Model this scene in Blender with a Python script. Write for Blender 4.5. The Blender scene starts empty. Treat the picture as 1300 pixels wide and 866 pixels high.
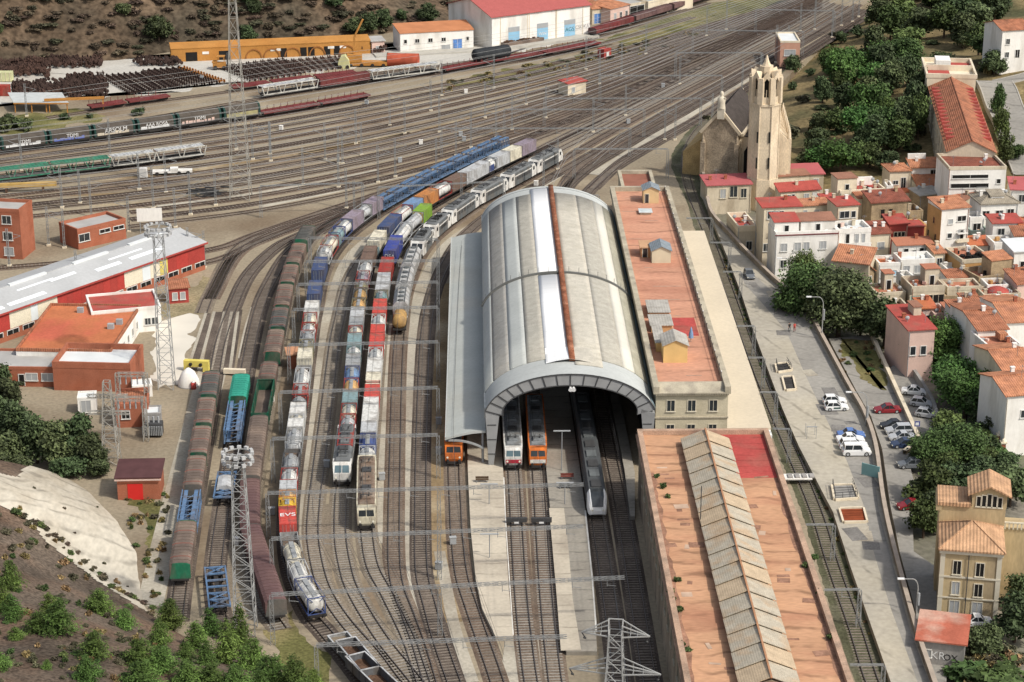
import bpy, bmesh, math, random
from mathutils import Vector, Matrix
R = math.radians
rnd = random.Random(7)
SC = bpy.context.scene
COL = SC.collection
F, PIT, CH = 2756.0, R(20.0), 134.0
CP, SP = math.cos(PIT), math.sin(PIT)
def ray(px, py):
    dx = (px - 650) / F; dy = (433 - py) / F
    return dx, CP + dy * SP, -SP + dy * CP
def G(px, py, z=0.0):
    d = ray(px, py); t = (z - CH) / d[2]
    return Vector((d[0] * t, d[1] * t, z))
def PJ(x, y, z):
    z = z - CH; w = y * CP - z * SP; v = y * SP + z * CP
    return 650 + F * x / w, 433 - F * v / w
def ZY(Y, py):                      # height at which a ray through row py crosses the vertical plane y = Y
    d = ray(650, py); return CH + d[2] * Y / d[1]
def XY(Y, px, py):
    d = ray(px, py); return d[0] * Y / d[1]
def DEP(Y0, py, z):                 # y of row py on plane z
    return G(650, py, z).y
YAW = R(1.0)                        # the station axis leans slightly left
class MB:
    def __init__(s): s.v = []; s.f = []; s.m = []; s.sm = []
    def add(s, vs, fs, m=0, smooth=False):
        o = len(s.v); s.v.extend(vs)
        for f in fs: s.f.append([i + o for i in f]); s.m.append(m); s.sm.append(smooth)
    def box(s, x0, x1, y0, y1, z0, z1, m=0, bottom=True):
        vs = [(x0,y0,z0),(x1,y0,z0),(x1,y1,z0),(x0,y1,z0),(x0,y0,z1),(x1,y0,z1),(x1,y1,z1),(x0,y1,z1)]
        fs = [(4,5,6,7),(0,1,5,4),(1,2,6,5),(2,3,7,6),(3,0,4,7)]
        if bottom: fs.append((3,2,1,0))
        s.add(vs, fs, m)
    def obox(s, c, sx, sy, z0, z1, a=0, m=0):
        ca, sa = math.cos(a), math.sin(a); vs = []
        for z in (z0, z1):
            for (u, w) in ((-1,-1),(1,-1),(1,1),(-1,1)):
                x, y = u*sx/2, w*sy/2; vs.append((c[0]+x*ca-y*sa, c[1]+x*sa+y*ca, z))
        s.add(vs, [(4,5,6,7),(0,1,5,4),(1,2,6,5),(2,3,7,6),(3,0,4,7),(3,2,1,0)], m)
    def prism(s, poly, z0, z1, m=0, mtop=None, bottom=True):      # poly ccw of (x,y); z1 may be a list
        n = len(poly); zt = z1 if isinstance(z1, (list, tuple)) else [z1]*n
        vs = [(p[0],p[1],z0) for p in poly] + [(p[0],p[1],zt[i]) for i, p in enumerate(poly)]
        for i in range(n):
            j = (i+1) % n
        s.add(vs, [(i,(i+1)%n,n+(i+1)%n,n+i) for i in range(n)] + ([tuple(range(n-1,-1,-1))] if bottom else []), m)
        s.add([(p[0],p[1],zt[i]) for i, p in enumerate(poly)], [tuple(range(n))], m if mtop is None else mtop)
    def ext(s, prof, y0, y1, m=0, caps=True):                     # profile in x,z extruded along y
        n = len(prof); vs = [(p[0],y0,p[1]) for p in prof] + [(p[0],y1,p[1]) for p in prof]
        s.add(vs, [(i,(i+1)%n,n+(i+1)%n,n+i) for i in range(n)] + ([tuple(range(n-1,-1,-1)), tuple(range(n,2*n))] if caps else []), m)
    def quad(s, a, b, c, d, m=0): s.add([tuple(a),tuple(b),tuple(c),tuple(d)], [(0,1,2,3)], m)
    def bar(s, p, q, w, m=0, w2=None):                            # square bar between two points
        p, q = Vector(p), Vector(q); d = (q-p)
        if d.length < 1e-6: return
        d.normalize(); up = Vector((0,0,1)) if abs(d.z) < .95 else Vector((1,0,0))
        a = d.cross(up).normalized(); b = d.cross(a).normalized(); w2 = w if w2 is None else w2
        vs = []
        for (P, k) in ((p, w), (q, w2)):
            for (i, j) in ((-1,-1),(1,-1),(1,1),(-1,1)): vs.append(tuple(P + a*i*k/2 + b*j*k/2))
        s.add(vs, [(0,1,5,4),(1,2,6,5),(2,3,7,6),(3,0,4,7),(3,2,1,0),(4,5,6,7)], m)
    def tube(s, p, q, r, n=8, m=0, r2=None, caps=True, smooth=True):
        p, q = Vector(p), Vector(q); d = (q-p).normalized(); up = Vector((0,0,1)) if abs(d.z) < .95 else Vector((1,0,0))
        a = d.cross(up).normalized(); b = d.cross(a); r2 = r if r2 is None else r2; vs = []
        for (P, k) in ((p, r), (q, r2)):
            for i in range(n):
                t = 2*math.pi*i/n; vs.append(tuple(P + a*math.cos(t)*k + b*math.sin(t)*k))
        s.add(vs, [(i,(i+1)%n,n+(i+1)%n,n+i) for i in range(n)], m, smooth)
        if caps: s.add(vs, [tuple(range(n-1,-1,-1)), tuple(range(n,2*n))], m)
    def lathe(s, prof, c=(0,0,0), axis='z', n=12, m=0, smooth=True):   # prof: (r, h)
        vs = []
        for (r, h) in prof:
            for i in range(n):
                t = 2*math.pi*i/n; x, y = r*math.cos(t), r*math.sin(t)
                vs.append((c[0]+x,c[1]+y,c[2]+h) if axis=='z' else (c[0]+x,c[1]+h,c[2]+y))
        fs = []
        for k in range(len(prof)-1):
            for i in range(n):
                j = (i+1)%n; fs.append((k*n+i,k*n+j,(k+1)*n+j,(k+1)*n+i))
        s.add(vs, fs, m, smooth)
    def lattice(s, base, top, w0, w1, step, t=.12, m=0):          # four legged lattice mast
        base, top = Vector(base), Vector(top); H = (top-base).length; n = max(2, int(H/step))
        def cor(k):
            f = k/n; c = base.lerp(top, f); w = (w0+(w1-w0)*f)/2
            return [c+Vector((i*w,j*w,0)) for (i,j) in ((-1,-1),(1,-1),(1,1),(-1,1))]
        for k in range(n):
            a, b = cor(k), cor(k+1)
            for i in range(4):
                j = (i+1)%4
                s.bar(a[i], b[i], t, m)
                if k % 2: s.bar(a[i], b[j], t*.6, m)
                else: s.bar(a[j], b[i], t*.6, m)
                s.bar(b[i], b[j], t*.55, m)
    def truss(s, p, q, w, h, step, t=.08, m=0):                   # box truss beam
        p, q = Vector(p), Vector(q); d = q-p; L = d.length; d.normalize(); sd = Vector((-d.y,d.x,0)).normalized()
        n = max(2, int(L/step)); up = Vector((0,0,1))
        cs = [sd*w/2+up*h/2, -sd*w/2+up*h/2, -sd*w/2-up*h/2, sd*w/2-up*h/2]
        for c in cs: s.bar(p+c, q+c, t, m)
        for k in range(n):
            a = p+d*(L*k/n); b = p+d*(L*(k+1)/n)
            for i in range(4):
                c0, c1 = cs[i], cs[(i+1)%4]
                if k%2: c0, c1 = c1, c0
                s.bar(a+c0, b+c1, t*.6, m)
    def build(s, name, mats, parent=None, loc=None, rz=0):
        me = bpy.data.meshes.new(name); me.from_pydata(s.v, [], s.f)
        if not isinstance(mats, (list, tuple)): mats = [mats]
        for m in mats: me.materials.append(m)
        me.polygons.foreach_set('material_index', s.m); me.polygons.foreach_set('use_smooth', s.sm)
        me.update(); o = bpy.data.objects.new(name, me); COL.objects.link(o)
        if parent: o.parent = parent
        if loc is not None: o.location = loc
        if rz: o.rotation_euler = (0,0,rz)
        return o
def tag(o, label=None, cat=None, group=None, kind=None):
    if label: o['label'] = label
    if cat: o['category'] = cat
    if group: o['group'] = group
    if kind: o['kind'] = kind
    return o
def thing(name, label, cat, loc=(0,0,0), rz=0.0, group=None):
    o = bpy.data.objects.new(name, None); COL.objects.link(o); o.empty_display_size = .3
    o.location = loc; o.rotation_euler = (0,0,rz); tag(o, label, cat, group); return o
def dup(o, parent=None):
    kids = KIDS.get(o.name) or [c for c in bpy.data.objects if c.parent == o]
    KIDS[o.name] = kids
    c = o.copy(); COL.objects.link(c); c.parent = parent
    for k in kids: dup(k, c)
    return c
KIDS = {}
def lin(h):
    h = h.lstrip('#'); c = [int(h[i:i+2],16)/255 for i in (0,2,4)]
    return tuple((x/12.92 if x <= .04045 else ((x+.055)/1.055)**2.4) for x in c)
_M = {}
def mat(name, col, rough=.8, var=.18, scale=.6, fine=.0, fscale=9., metal=0., tint=None, stain=None, stain_amt=.5, sscale=.12, stretch=(1,1,1), bump=0.0, spec=.12, island=0.0):
    """diffuse surface with two octaves of irregular colour, optional stains of a second colour"""
    if name in _M: return _M[name]
    if isinstance(col, str): col = lin(col)
    m = bpy.data.materials.new(name); m.use_nodes = True; nt = m.node_tree; N = nt.nodes; L = nt.links
    b = N['Principled BSDF']; b.inputs['Roughness'].default_value = rough; b.inputs['Metallic'].default_value = metal
    b.inputs['Specular IOR Level'].default_value = spec
    tc = N.new('ShaderNodeTexCoord'); mp = N.new('ShaderNodeMapping'); mp.inputs['Scale'].default_value = stretch
    L.new(tc.outputs['Object'], mp.inputs['Vector'])
    def noise(sc, det=4):
        n = N.new('ShaderNodeTexNoise'); n.inputs['Scale'].default_value = sc; n.inputs['Detail'].default_value = det
        L.new(mp.outputs['Vector'], n.inputs['Vector']); return n.outputs['Fac']
    def ramp(fac, lo, hi):
        r = N.new('ShaderNodeMapRange'); r.inputs['From Min'].default_value = .3; r.inputs['From Max'].default_value = .7
        r.inputs['To Min'].default_value = lo; r.inputs['To Max'].default_value = hi; L.new(fac, r.inputs['Value']); return r.outputs['Result']
    def mul(a, bb):
        x = N.new('ShaderNodeMath'); x.operation = 'MULTIPLY'; L.new(a, x.inputs[0]); L.new(bb, x.inputs[1]); return x.outputs[0]
    k = ramp(noise(scale), 1-var, 1+var)
    if fine: k = mul(k, ramp(noise(fscale, 2), 1-fine, 1+fine))
    if island:
        g = N.new('ShaderNodeNewGeometry'); k = mul(k, ramp2(N, L, g.outputs['Random Per Island'], 1-island, 1+island))
    base = N.new('ShaderNodeRGB'); base.outputs[0].default_value = (*col, 1); cur = base.outputs[0]
    if stain is not None:
        if isinstance(stain, str): stain = lin(stain)
        mx = N.new('ShaderNodeMix'); mx.data_type = 'RGBA'; L.new(cur, mx.inputs[6]); mx.inputs[7].default_value = (*stain, 1)
        r = N.new('ShaderNodeMapRange'); r.inputs['From Min'].default_value = .48; r.inputs['From Max'].default_value = .66
        r.inputs['To Max'].default_value = stain_amt; L.new(noise(sscale, 6), r.inputs['Value']); L.new(r.outputs['Result'], mx.inputs[0]); cur = mx.outputs[2]
    vm = N.new('ShaderNodeVectorMath'); vm.operation = 'SCALE'; L.new(cur, vm.inputs[0]); L.new(k, vm.inputs['Scale'])
    L.new(vm.outputs[0], b.inputs['Base Color'])
    if bump:
        bp = N.new('ShaderNodeBump'); bp.inputs['Strength'].default_value = bump; bp.inputs['Distance'].default_value = .1
        L.new(noise(fscale, 3), bp.inputs['Height']); L.new(bp.outputs['Normal'], b.inputs['Normal'])
    _M[name] = m; return m
def bands(m, period, dist=5.0, amt=.45, rot=0.0, width=.12, axis='Y'):
    """irregular dark lines (joints, cracks, drip lines) across an existing material"""
    if m.get('banded'): return m
    m['banded'] = 1; nt = m.node_tree; N = nt.nodes; L = nt.links; b = N['Principled BSDF']; src = b.inputs['Base Color'].links[0].from_socket
    tc = N.new('ShaderNodeTexCoord'); mp = N.new('ShaderNodeMapping'); mp.inputs['Rotation'].default_value = (0,0,rot); L.new(tc.outputs['Object'], mp.inputs['Vector'])
    w = N.new('ShaderNodeTexWave'); w.wave_type = 'BANDS'; w.bands_direction = axis; w.inputs['Scale'].default_value = .314/period; w.inputs['Distortion'].default_value = dist; w.inputs['Detail'].default_value = 3; w.inputs['Detail Scale'].default_value = 1.2; L.new(mp.outputs['Vector'], w.inputs['Vector'])
    r = N.new('ShaderNodeMapRange'); r.inputs['From Min'].default_value = 0; r.inputs['From Max'].default_value = width; r.inputs['To Min'].default_value = 1-amt; r.inputs['To Max'].default_value = 1; L.new(w.outputs['Fac'], r.inputs['Value'])
    n = N.new('ShaderNodeTexNoise'); n.inputs['Scale'].default_value = .35; L.new(tc.outputs['Object'], n.inputs['Vector']); q = N.new('ShaderNodeMapRange'); q.inputs['From Min'].default_value = .4; q.inputs['From Max'].default_value = .6; L.new(n.outputs['Fac'], q.inputs['Value'])
    mx = N.new('ShaderNodeMix'); mx.data_type = 'FLOAT'; L.new(q.outputs['Result'], mx.inputs[0]); mx.inputs[2].default_value = 1.0; L.new(r.outputs['Result'], mx.inputs[3])
    v = N.new('ShaderNodeVectorMath'); v.operation = 'SCALE'; L.new(src, v.inputs[0]); L.new(mx.outputs[0], v.inputs['Scale']); L.new(v.outputs[0], b.inputs['Base Color']); return m
def ramp2(N, L, fac, lo, hi):
    r = N.new('ShaderNodeMapRange'); r.inputs['To Min'].default_value = lo; r.inputs['To Max'].default_value = hi
    L.new(fac, r.inputs['Value']); return r.outputs['Result']
def tilemat(name, col, period=.35, axis='X', var=.25, depth=.35, stain=None, rough=.85):
    """rows of roof tiles or ribbed sheet: a wave across one object axis plus blotches"""
    if name in _M: return _M[name]
    m = mat(name, col, rough, var, .8, .12, 5., stain=stain, stain_amt=.6, sscale=.35)
    nt = m.node_tree; N = nt.nodes; L = nt.links; b = N['Principled BSDF']
    tc = N.new('ShaderNodeTexCoord'); sx = N.new('ShaderNodeSeparateXYZ'); L.new(tc.outputs['Object'], sx.inputs[0])
    mu = N.new('ShaderNodeMath'); mu.operation = 'MULTIPLY'; mu.inputs[1].default_value = 2*math.pi/period; L.new(sx.outputs[axis], mu.inputs[0])
    sn = N.new('ShaderNodeMath'); sn.operation = 'SINE'; L.new(mu.outputs[0], sn.inputs[0])
    bp = N.new('ShaderNodeBump'); bp.inputs['Strength'].default_value = depth*.8; bp.inputs['Distance'].default_value = .05
    L.new(sn.outputs[0], bp.inputs['Height']); L.new(bp.outputs['Normal'], b.inputs['Normal']); return m
def text_mesh(txt, size, depth=.01):
    cu = bpy.data.curves.new('lettering', 'FONT'); cu.body = txt; cu.size = size; cu.extrude = depth; cu.align_x = 'CENTER'; cu.align_y = 'CENTER'
    o = bpy.data.objects.new('lettering_tmp', cu); COL.objects.link(o)
    dg = bpy.context.evaluated_depsgraph_get(); me = bpy.data.meshes.new_from_object(o.evaluated_get(dg))
    bpy.data.objects.remove(o); return me
def lettering(txt, size, m, parent, loc, rot, name='lettering'):
    me = text_mesh(txt, size); me.materials.clear(); me.materials.append(m)
    o = bpy.data.objects.new(name, me); COL.objects.link(o); o.parent = parent; o.location = loc; o.rotation_euler = rot; return o
def catmull(P, step=1.5):
    P = [P[0]*2-P[1]] + P + [P[-1]*2-P[-2]]; out = []
    for i in range(1, len(P)-2):
        a, b, c, d = P[i-1], P[i], P[i+1], P[i+2]; n = max(2, int((c-b).length/step))
        for k in range(n):
            t = k/n; out.append(.5*((2*b)+(c-a)*t+(2*a-5*b+4*c-d)*t*t+(3*b-a-3*c+d)*t**3))
    out.append(P[-2]); return out
class Path:
    def __init__(s, px, z=0.0, step=1.5):
        s.p = catmull([G(x, y, z) for (x, y) in px], step); s.s = [0.0]
        for i in range(1, len(s.p)): s.s.append(s.s[-1] + (s.p[i]-s.p[i-1]).length)
        s.L = s.s[-1]
    def at(s, d):
        d = max(0, min(s.L, d)); lo, hi = 0, len(s.s)-1
        while hi-lo > 1:
            m = (lo+hi)//2
            if s.s[m] <= d: lo = m
            else: hi = m
        t = (d-s.s[lo])/max(1e-6, s.s[hi]-s.s[lo]); q = s.p[lo].lerp(s.p[hi], t); return q
    def pose(s, d0, d1):                    # middle and heading (+y local = forward along the path)
        a, b = s.at(d0), s.at(d1); m = (a+b)/2; d = b-a; return m, math.atan2(d.y, d.x) - math.pi/2
    def s_y(s, py, z=0.0, x=None):          # arc length where a point z above the path sits on row py
        best, bs = 1e9, 0
        for i, q in enumerate(s.p):
            e = abs(PJ(q.x, q.y, z)[1]-py)
            if e < best: best, bs = e, i
        i = bs; q = s.p[i]; e0 = PJ(q.x, q.y, z)[1]-py
        for j in (i-1, i+1):
            if 0 <= j < len(s.p):
                e1 = PJ(s.p[j].x, s.p[j].y, z)[1]-py
                if e0*e1 <= 0 and e0 != e1:
                    return s.s[i] + (s.s[j]-s.s[i])*e0/(e0-e1)
        return s.s[i]
def sweep(mb, path, prof, m=0, closed=True, every=1):
    pts = path.p[::every]
    if pts[-1] is not path.p[-1]: pts.append(path.p[-1])
    n = len(prof); vs = []
    for i, q in enumerate(pts):
        d = (pts[min(i+1, len(pts)-1)] - pts[max(i-1, 0)]); d.z = 0; d.normalize(); sd = Vector((d.y, -d.x, 0))
        for (u, z) in prof: vs.append((q.x+sd.x*u, q.y+sd.y*u, q.z+z))
    fs = []
    for i in range(len(pts)-1):
        for k in range(n if closed else n-1):
            j = (k+1) % n; fs.append((i*n+k, (i+1)*n+k, (i+1)*n+j, i*n+j))
    mb.add(vs, fs, m)
SUN_AZ, SUN_EL = R(124), R(47)         # azimuth clockwise from +Y (away from camera)
w = bpy.data.worlds.new('World'); SC.world = w; w.use_nodes = True
nt = w.node_tree; sky = nt.nodes.new('ShaderNodeTexSky'); sky.sky_type = 'NISHITA'; sky.sun_disc = False
sky.sun_elevation = SUN_EL; sky.sun_rotation = SUN_AZ; sky.air_density = 1.0; sky.dust_density = 3.0; sky.ozone_density = 1.0
hsv = nt.nodes.new('ShaderNodeHueSaturation'); hsv.inputs['Saturation'].default_value = .55
nt.links.new(sky.outputs[0], hsv.inputs['Color']); nt.links.new(hsv.outputs[0], nt.nodes['Background'].inputs[0]); nt.nodes['Background'].inputs[1].default_value = .15
sl = bpy.data.lights.new('sun', 'SUN'); sl.energy = 3.0; sl.angle = R(2.5); sl.color = (1, .945, .86)
so = bpy.data.objects.new('sun', sl); COL.objects.link(so)
sv = Vector((math.sin(SUN_AZ)*math.cos(SUN_EL), math.cos(SUN_AZ)*math.cos(SUN_EL), math.sin(SUN_EL)))
so.rotation_euler = sv.to_track_quat('Z', 'Y').to_euler(); so.location = sv*300
cd = bpy.data.cameras.new('camera'); cd.sensor_width = 36; cd.lens = 36*F/1300; cd.clip_start = 1; cd.clip_end = 6000
co = bpy.data.objects.new('camera', cd); COL.objects.link(co); co.location = (0,0,CH); co.rotation_euler = (math.pi/2-PIT, 0, 0); SC.camera = co
SC.view_settings.view_transform = 'Standard'; SC.view_settings.look = 'None'; SC.view_settings.exposure = 0.2
SC.view_settings.gamma = 1; SC.view_settings.use_curve_mapping = False
SC.render.engine = 'CYCLES'
M_YARD = mat('yard dirt', (.275,.23,.162), .95, .16, .05, .15, 1.6, stain=(.16,.115,.075), stain_amt=.8, sscale=.035)
M_TOWN = mat('town ground', (.20,.18,.145), .95, .2, .05, .2, 1.2, stain=(.10,.11,.06), stain_amt=.8, sscale=.04)
M_PLAT = mat('platform paving', (.48,.425,.335), .9, .10, .15, .08, 2., stain=(.30,.255,.20), stain_amt=.6, sscale=.09)
M_PLAT2 = mat('patched platform', (.30,.275,.23), .9, .14, .2, .1, 2., stain=(.20,.18,.15), stain_amt=.8, sscale=.10)
M_CONC = mat('forecourt concrete', (.365,.335,.275), .92, .10, .06, .10, 1.2, stain=(.43,.385,.295), stain_amt=.8, sscale=.045)
M_ASPH = mat('old asphalt', (.275,.26,.23), .92, .14, .08, .10, 1.5, stain=(.22,.21,.19), stain_amt=.6, sscale=.05)
M_GRASS = mat('dry verge', (.125,.12,.045), 1, .3, .12, .35, 2.2, stain=(.21,.17,.085), stain_amt=.8, sscale=.06)
M_WEED = mat('weedy ballast', (.085,.085,.05), 1, .25, .2, .35, 2.5, stain=(.135,.125,.09), stain_amt=.8, sscale=.12)
M_BAL_D = mat('dark oily ballast', (.082,.065,.053), .95, .22, .12, .3, 3., stain=(.15,.12,.095), stain_amt=.8, sscale=.06)
M_BAL_B = mat('rust brown ballast', (.135,.098,.072), .95, .2, .12, .3, 3., stain=(.23,.19,.145), stain_amt=.6, sscale=.07)
M_BAL_G = mat('grey ballast', (.20,.165,.122), .95, .16, .12, .25, 3., stain=(.135,.11,.085), stain_amt=.7, sscale=.06)
M_LANE = mat('pale cess', (.39,.355,.285), .95, .14, .1, .15, 2., stain=(.24,.20,.15), stain_amt=.7, sscale=.08)
M_RUST = mat('rusty cess', (.25,.18,.10), .95, .2, .1, .2, 2., stain=(.34,.29,.20), stain_amt=.7, sscale=.1)
M_SLP = mat('sleeper', (.19,.16,.13), .95, .25, .7, .2, 6.)
M_SLPG = mat('concrete sleeper', (.27,.245,.21), .95, .2, .7, .2, 6.)
M_RAIL = mat('rail steel', (.075,.05,.038), .55, .2, .5, metal=.2)
M_RAILT = mat('rail head', (.20,.18,.165), .35, .1, .5, metal=.7)
bands(M_CONC, 5.0, 3.0, .35, 1.2, .05); bands(M_ASPH, 6.0, 7.0, .30, .4, .06); bands(M_PLAT, 3.2, 1.2, .35, 0, .05); bands(M_PLAT2, 3.0, 3.0, .4, 0, .08)
mb = MB(); mb.quad((-2500,-600,-2.2),(2500,-600,-2.2),(2500,4500,-2.2),(-2500,4500,-2.2))
tag(mb.build('ground', M_TOWN), kind='structure')
WALL_PX = [(1188,866),(1160.5,798),(1132.6,697),(1120,646),(1122,640),(1115,598),(1112,570),(1097,529),(1077,494),(1042,429),(1022,392),(982.6,358),(947,323),(925,299),(903.6,274.6),(897,250),(888,215),(893,180),(915,140)]
WALL_PX = [(1188,880),(1160.5,798),(1134,700),(1121,640),(1111,570),(1097,529),(1077,494),(1042,429),(1022,392),(982.6,358),(947,323),(925,299),(903.6,274.6),(897,250),(891,215),(896,180)]
wallw = [G(x,y) for (x,y) in WALL_PX]
hill_e = [G(x,y) for (x,y) in ((930,150),(985,112),(1050,48),(1095,8),(1150,-30))]
poly = [(-330,150),(wallw[0].x+6,150)] + [(p.x,p.y) for p in wallw] + [(p.x,p.y) for p in hill_e] + [(330,1000),(-330,1000)]
mb = MB(); mb.prism(poly, -2.5, 0.0); tag(mb.build('yard_ground', M_YARD), kind='structure')
def sheet(name, px, z, m, zpix=None):
    mb = MB(); ps = [G(x,y,zpix if zpix is not None else z) for (x,y) in px]
    if name in ('verge','concrete_apron','storage_yard','trackbed'):
        q2 = []; am = 2.2 if name != 'trackbed' else .35
        for i, a in enumerate(ps):
            b = ps[(i+1)%len(ps)]; n = max(1, int((b-a).length/.9))
            for k in range(n): q = a.lerp(b, k/n); q2.append(q+Vector((rnd.gauss(0,.22)+am*.6*math.sin(q.x*.9+q.y*.37)*math.sin(q.y*.31), rnd.gauss(0,.22)+am*.7*math.sin(q.y*.53+q.x*.41),0))*min(1,am))
        ps = q2
    mb.add([(p.x,p.y,z) for p in ps], [tuple(range(len(ps)))]); o = mb.build(name, m)
    if o.data.polygons[0].normal.z < 0: o.data.flip_normals()
    return tag(o, kind='structure')
def slab(name, px, z0, z1, m, mtop=None):
    ps = [G(x,y,z1) for (x,y) in px]; a = sum(ps[i].x*ps[(i+1)%len(ps)].y-ps[(i+1)%len(ps)].x*ps[i].y for i in range(len(ps)))
    if a < 0: ps.reverse()
    mb = MB(); mb.prism([(p.x,p.y) for p in ps], z0, z1, 0, 1); return tag(mb.build(name, [m, mtop or m]), kind='structure')
PATHS = {}
def track(key, px, bal=M_BAL_B, wid=2.75, slp=M_SLP, step=.75, sl=True, zb=.06):
    p = Path(px, 0.0, 1.5); PATHS[key] = p; mb = MB()
    if bal is not None: sweep(mb, p, [(-wid/2-.35,.004),(-wid/2,zb),(wid/2,zb),(wid/2+.35,.004)], 0, closed=False)
    if sl:
        n = int(p.L/step)
        for k in range(n):
            q = p.at((k+.5)*step); r = p.at((k+.5)*step+.3); d = (r-q); d.normalize(); sd = Vector((d.y,-d.x,0)); h = 1.28+rnd.uniform(-.04,.04)
            a = q-sd*h-d*.13; b = q+sd*h-d*.13; c = q+sd*h+d*.13; e = q-sd*h+d*.13; z = zb+.05
            mb.add([(a.x,a.y,z),(b.x,b.y,z),(c.x,c.y,z),(e.x,e.y,z),(a.x,a.y,.02),(b.x,b.y,.02),(c.x,c.y,.02),(e.x,e.y,.02)], [(0,1,2,3),(4,5,1,0),(6,7,3,2),(5,6,2,1),(7,4,0,3)], 1)
    for sgn in (-1, 1):
        x = sgn*.83; z = zb+.05
        sweep(mb, p, [(x-.07,z),(x-.05,z+.15),(x+.05,z+.15),(x+.07,z)], 2, closed=False)
        sweep(mb, p, [(x-.036,z+.155),(x+.036,z+.155)], 3, closed=False)
    return tag(mb.build('railway_track', [bal or M_BAL_B, slp, M_RAIL, M_RAILT]), kind='structure')
track('g1', [(224,790),(231,735),(252,600),(263,535),(272,480),(281,432),(296,390),(316,349),(350,315),(382,298),(437,275),(520,243)], M_BAL_D, sl=True)
track('g2', [(286,810),(276,765),(274,720),(283,650),(293,590),(302,530),(309,490),(318,440),(330,390),(343,360),(365,324),(390,304),(440,278),(530,243),(600,210)], M_BAL_D)
track('g3', [(356,800),(330,760),(319,700),(318,650),(322,600),(338,510),(350,450),(360,400),(369,362),(383,325),(402,297),(440,270),(520,234),(620,190)], M_BAL_G, slp=M_SLPG)
track('A', [(488,890),(464,866),(442,838),(409,799),(392,779),(374,735),(367,698),(366,660),(370,612),(381,530),(391,450),(400,390),(408,352),(420,326),(440,302),(470,279),(505,258),(564,226),(665,178),(760,134),(860,84),(960,34),(1030,-2)], M_BAL_D)
track('a', [(520,886),(500,866),(473,830),(438,790),(414,753),(403,720),(397,680),(399,640),(405,590),(414,520),(424,440),(432,400),(440,366),(452,340),(470,318),(500,293),(540,268),(600,235),(700,182),(800,132),(900,80),(1000,28),(1050,0)], M_BAL_G, slp=M_SLPG)
track('B', [(550,892),(517,852),(482,808),(449,753),(438,720),(432,680),(433,630),(438,600),(446,520),(452,440),(457,400),(464,360),(474,331),(490,308),(512,287),(540,268),(582,244),(625,221),(690,190),(800,138),(900,88),(1000,36),(1056,4)], M_BAL_G, slp=M_SLPG)
track('C', [(545,890),(530,845),(517,808),(490,753),(473,720),(466,680),(465,640),(468,580),(474,510),(480,440),(484,400),(490,362),(499,332),(515,307),(533,290),(549,276),(600,248),(700,196),(800,146),(900,95),(1000,44),(1064,6)], M_BAL_G, slp=M_SLPG)
track('D', [(552,892),(545,866),(532,821),(517,779),(504,742),(500,690),(502,560),(505,460),(509,410),(513,380),(520,354),(531,328),(545,309),(563,293),(582,279),(604,264),(630,250),(653,237),(696,214),(722,199),(800,155),(900,103),(1000,51),(1074,8)], M_BAL_B)
track('E', [(583,892),(576,866),(569,847),(556,808),(545,768),(536,731),(534,680),(535,560),(540,430),(550,375),(566,335),(592,297),(640,260),(700,225),(760,191),(830,152),(900,114),(1000,60),(1084,10)], M_BAL_D)
track('F', [(640,892),(631,866),(626,851),(611,808),(598,770),(586,731),(580,680),(578,640),(576,590),(578,520),(581,440),(586,350),(592,322)], M_BAL_B)
for (k, b, t2) in (('S1',(678,892),(619,300)), ('S2',(709,892),(644,300)), ('S3',(790,892),(700,270)), ('S4',(830,892),(728,270))):
    pass
track('S1', [(678,880),(672,852),(661,750),(652,600),(646,500),(640,420),(634,330)], M_BAL_B, slp=M_SLPG)
track('S2', [(708,880),(703,850),(693,750),(683,600),(676,500),(669,420),(660,330)], M_BAL_B, slp=M_SLPG)
track('S3', [(790,880),(786,850),(772,750),(754,630),(740,540),(722,420),(706,310),(714,250),(742,218),(800,182),(870,142),(940,100),(1020,54),(1094,12)], M_BAL_D)
track('S4', [(829,880),(822,850),(806,750),(786,630),(768,540),(748,420),(732,320),(736,262),(770,222),(820,190),(880,155),(950,110),(1030,60),(1104,14)], M_BAL_D)
track('M1', [(700,270),(726,222),(765,192),(830,156),(900,118),(960,82),(1040,37),(1090,6)], M_BAL_B)
track('M2', [(752,240),(790,205),(840,176),(900,142),(970,101),(1040,58),(1110,14)], M_BAL_D)
XS = [0,165,330,480,600,700,790,870,960,1040]
U0 = [195,173,149,123,100,81,62,40,15,-9]
U1 = [305,289,268,238,205,170,133,95,52,14]
us = [0.0,.07,.13,.20,.27,.345,.43,.50,.565,.63,.695,.765,.84,.92,1.0]
for k, u in enumerate(us):
    j = rnd.uniform(-.01,.01)
    pts = [(x, a+(b-a)*(u+j*(1-i/9))) for i, (x, a, b) in enumerate(zip(XS, U0, U1))]
    pts = [(-140, pts[0][1]+20)] + pts
    if u > .8: pts = [p for p in pts if p[0] >= 160]
    track('Y%d' % k, pts, (M_BAL_B, M_BAL_D, M_BAL_G, M_BAL_B)[k % 4], wid=2.5, step=.9)
    if u > .25 and k % 2:     # crossovers between neighbouring tracks
        pass
track('Y20', [(-60,345),(120,331),(264,318),(330,296),(420,266),(500,240),(600,203)], M_BAL_B)
track('Y21', [(110,352),(264,333),(330,306),(420,272),(510,242),(610,204)], M_BAL_B)
track('Y22', [(235,385),(268,380),(299,325),(339,303),(415,277),(520,246),(640,194)][1:], M_BAL_B)
track('Y24', [(257,398),(268,372),(299,318),(345,293),(420,270),(510,240)], M_BAL_G)
track('Z1', [(60,150),(140,138),(210,128),(330,112),(470,95),(560,84),(700,62),(790,38),(900,4)], M_BAL_G)
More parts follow.
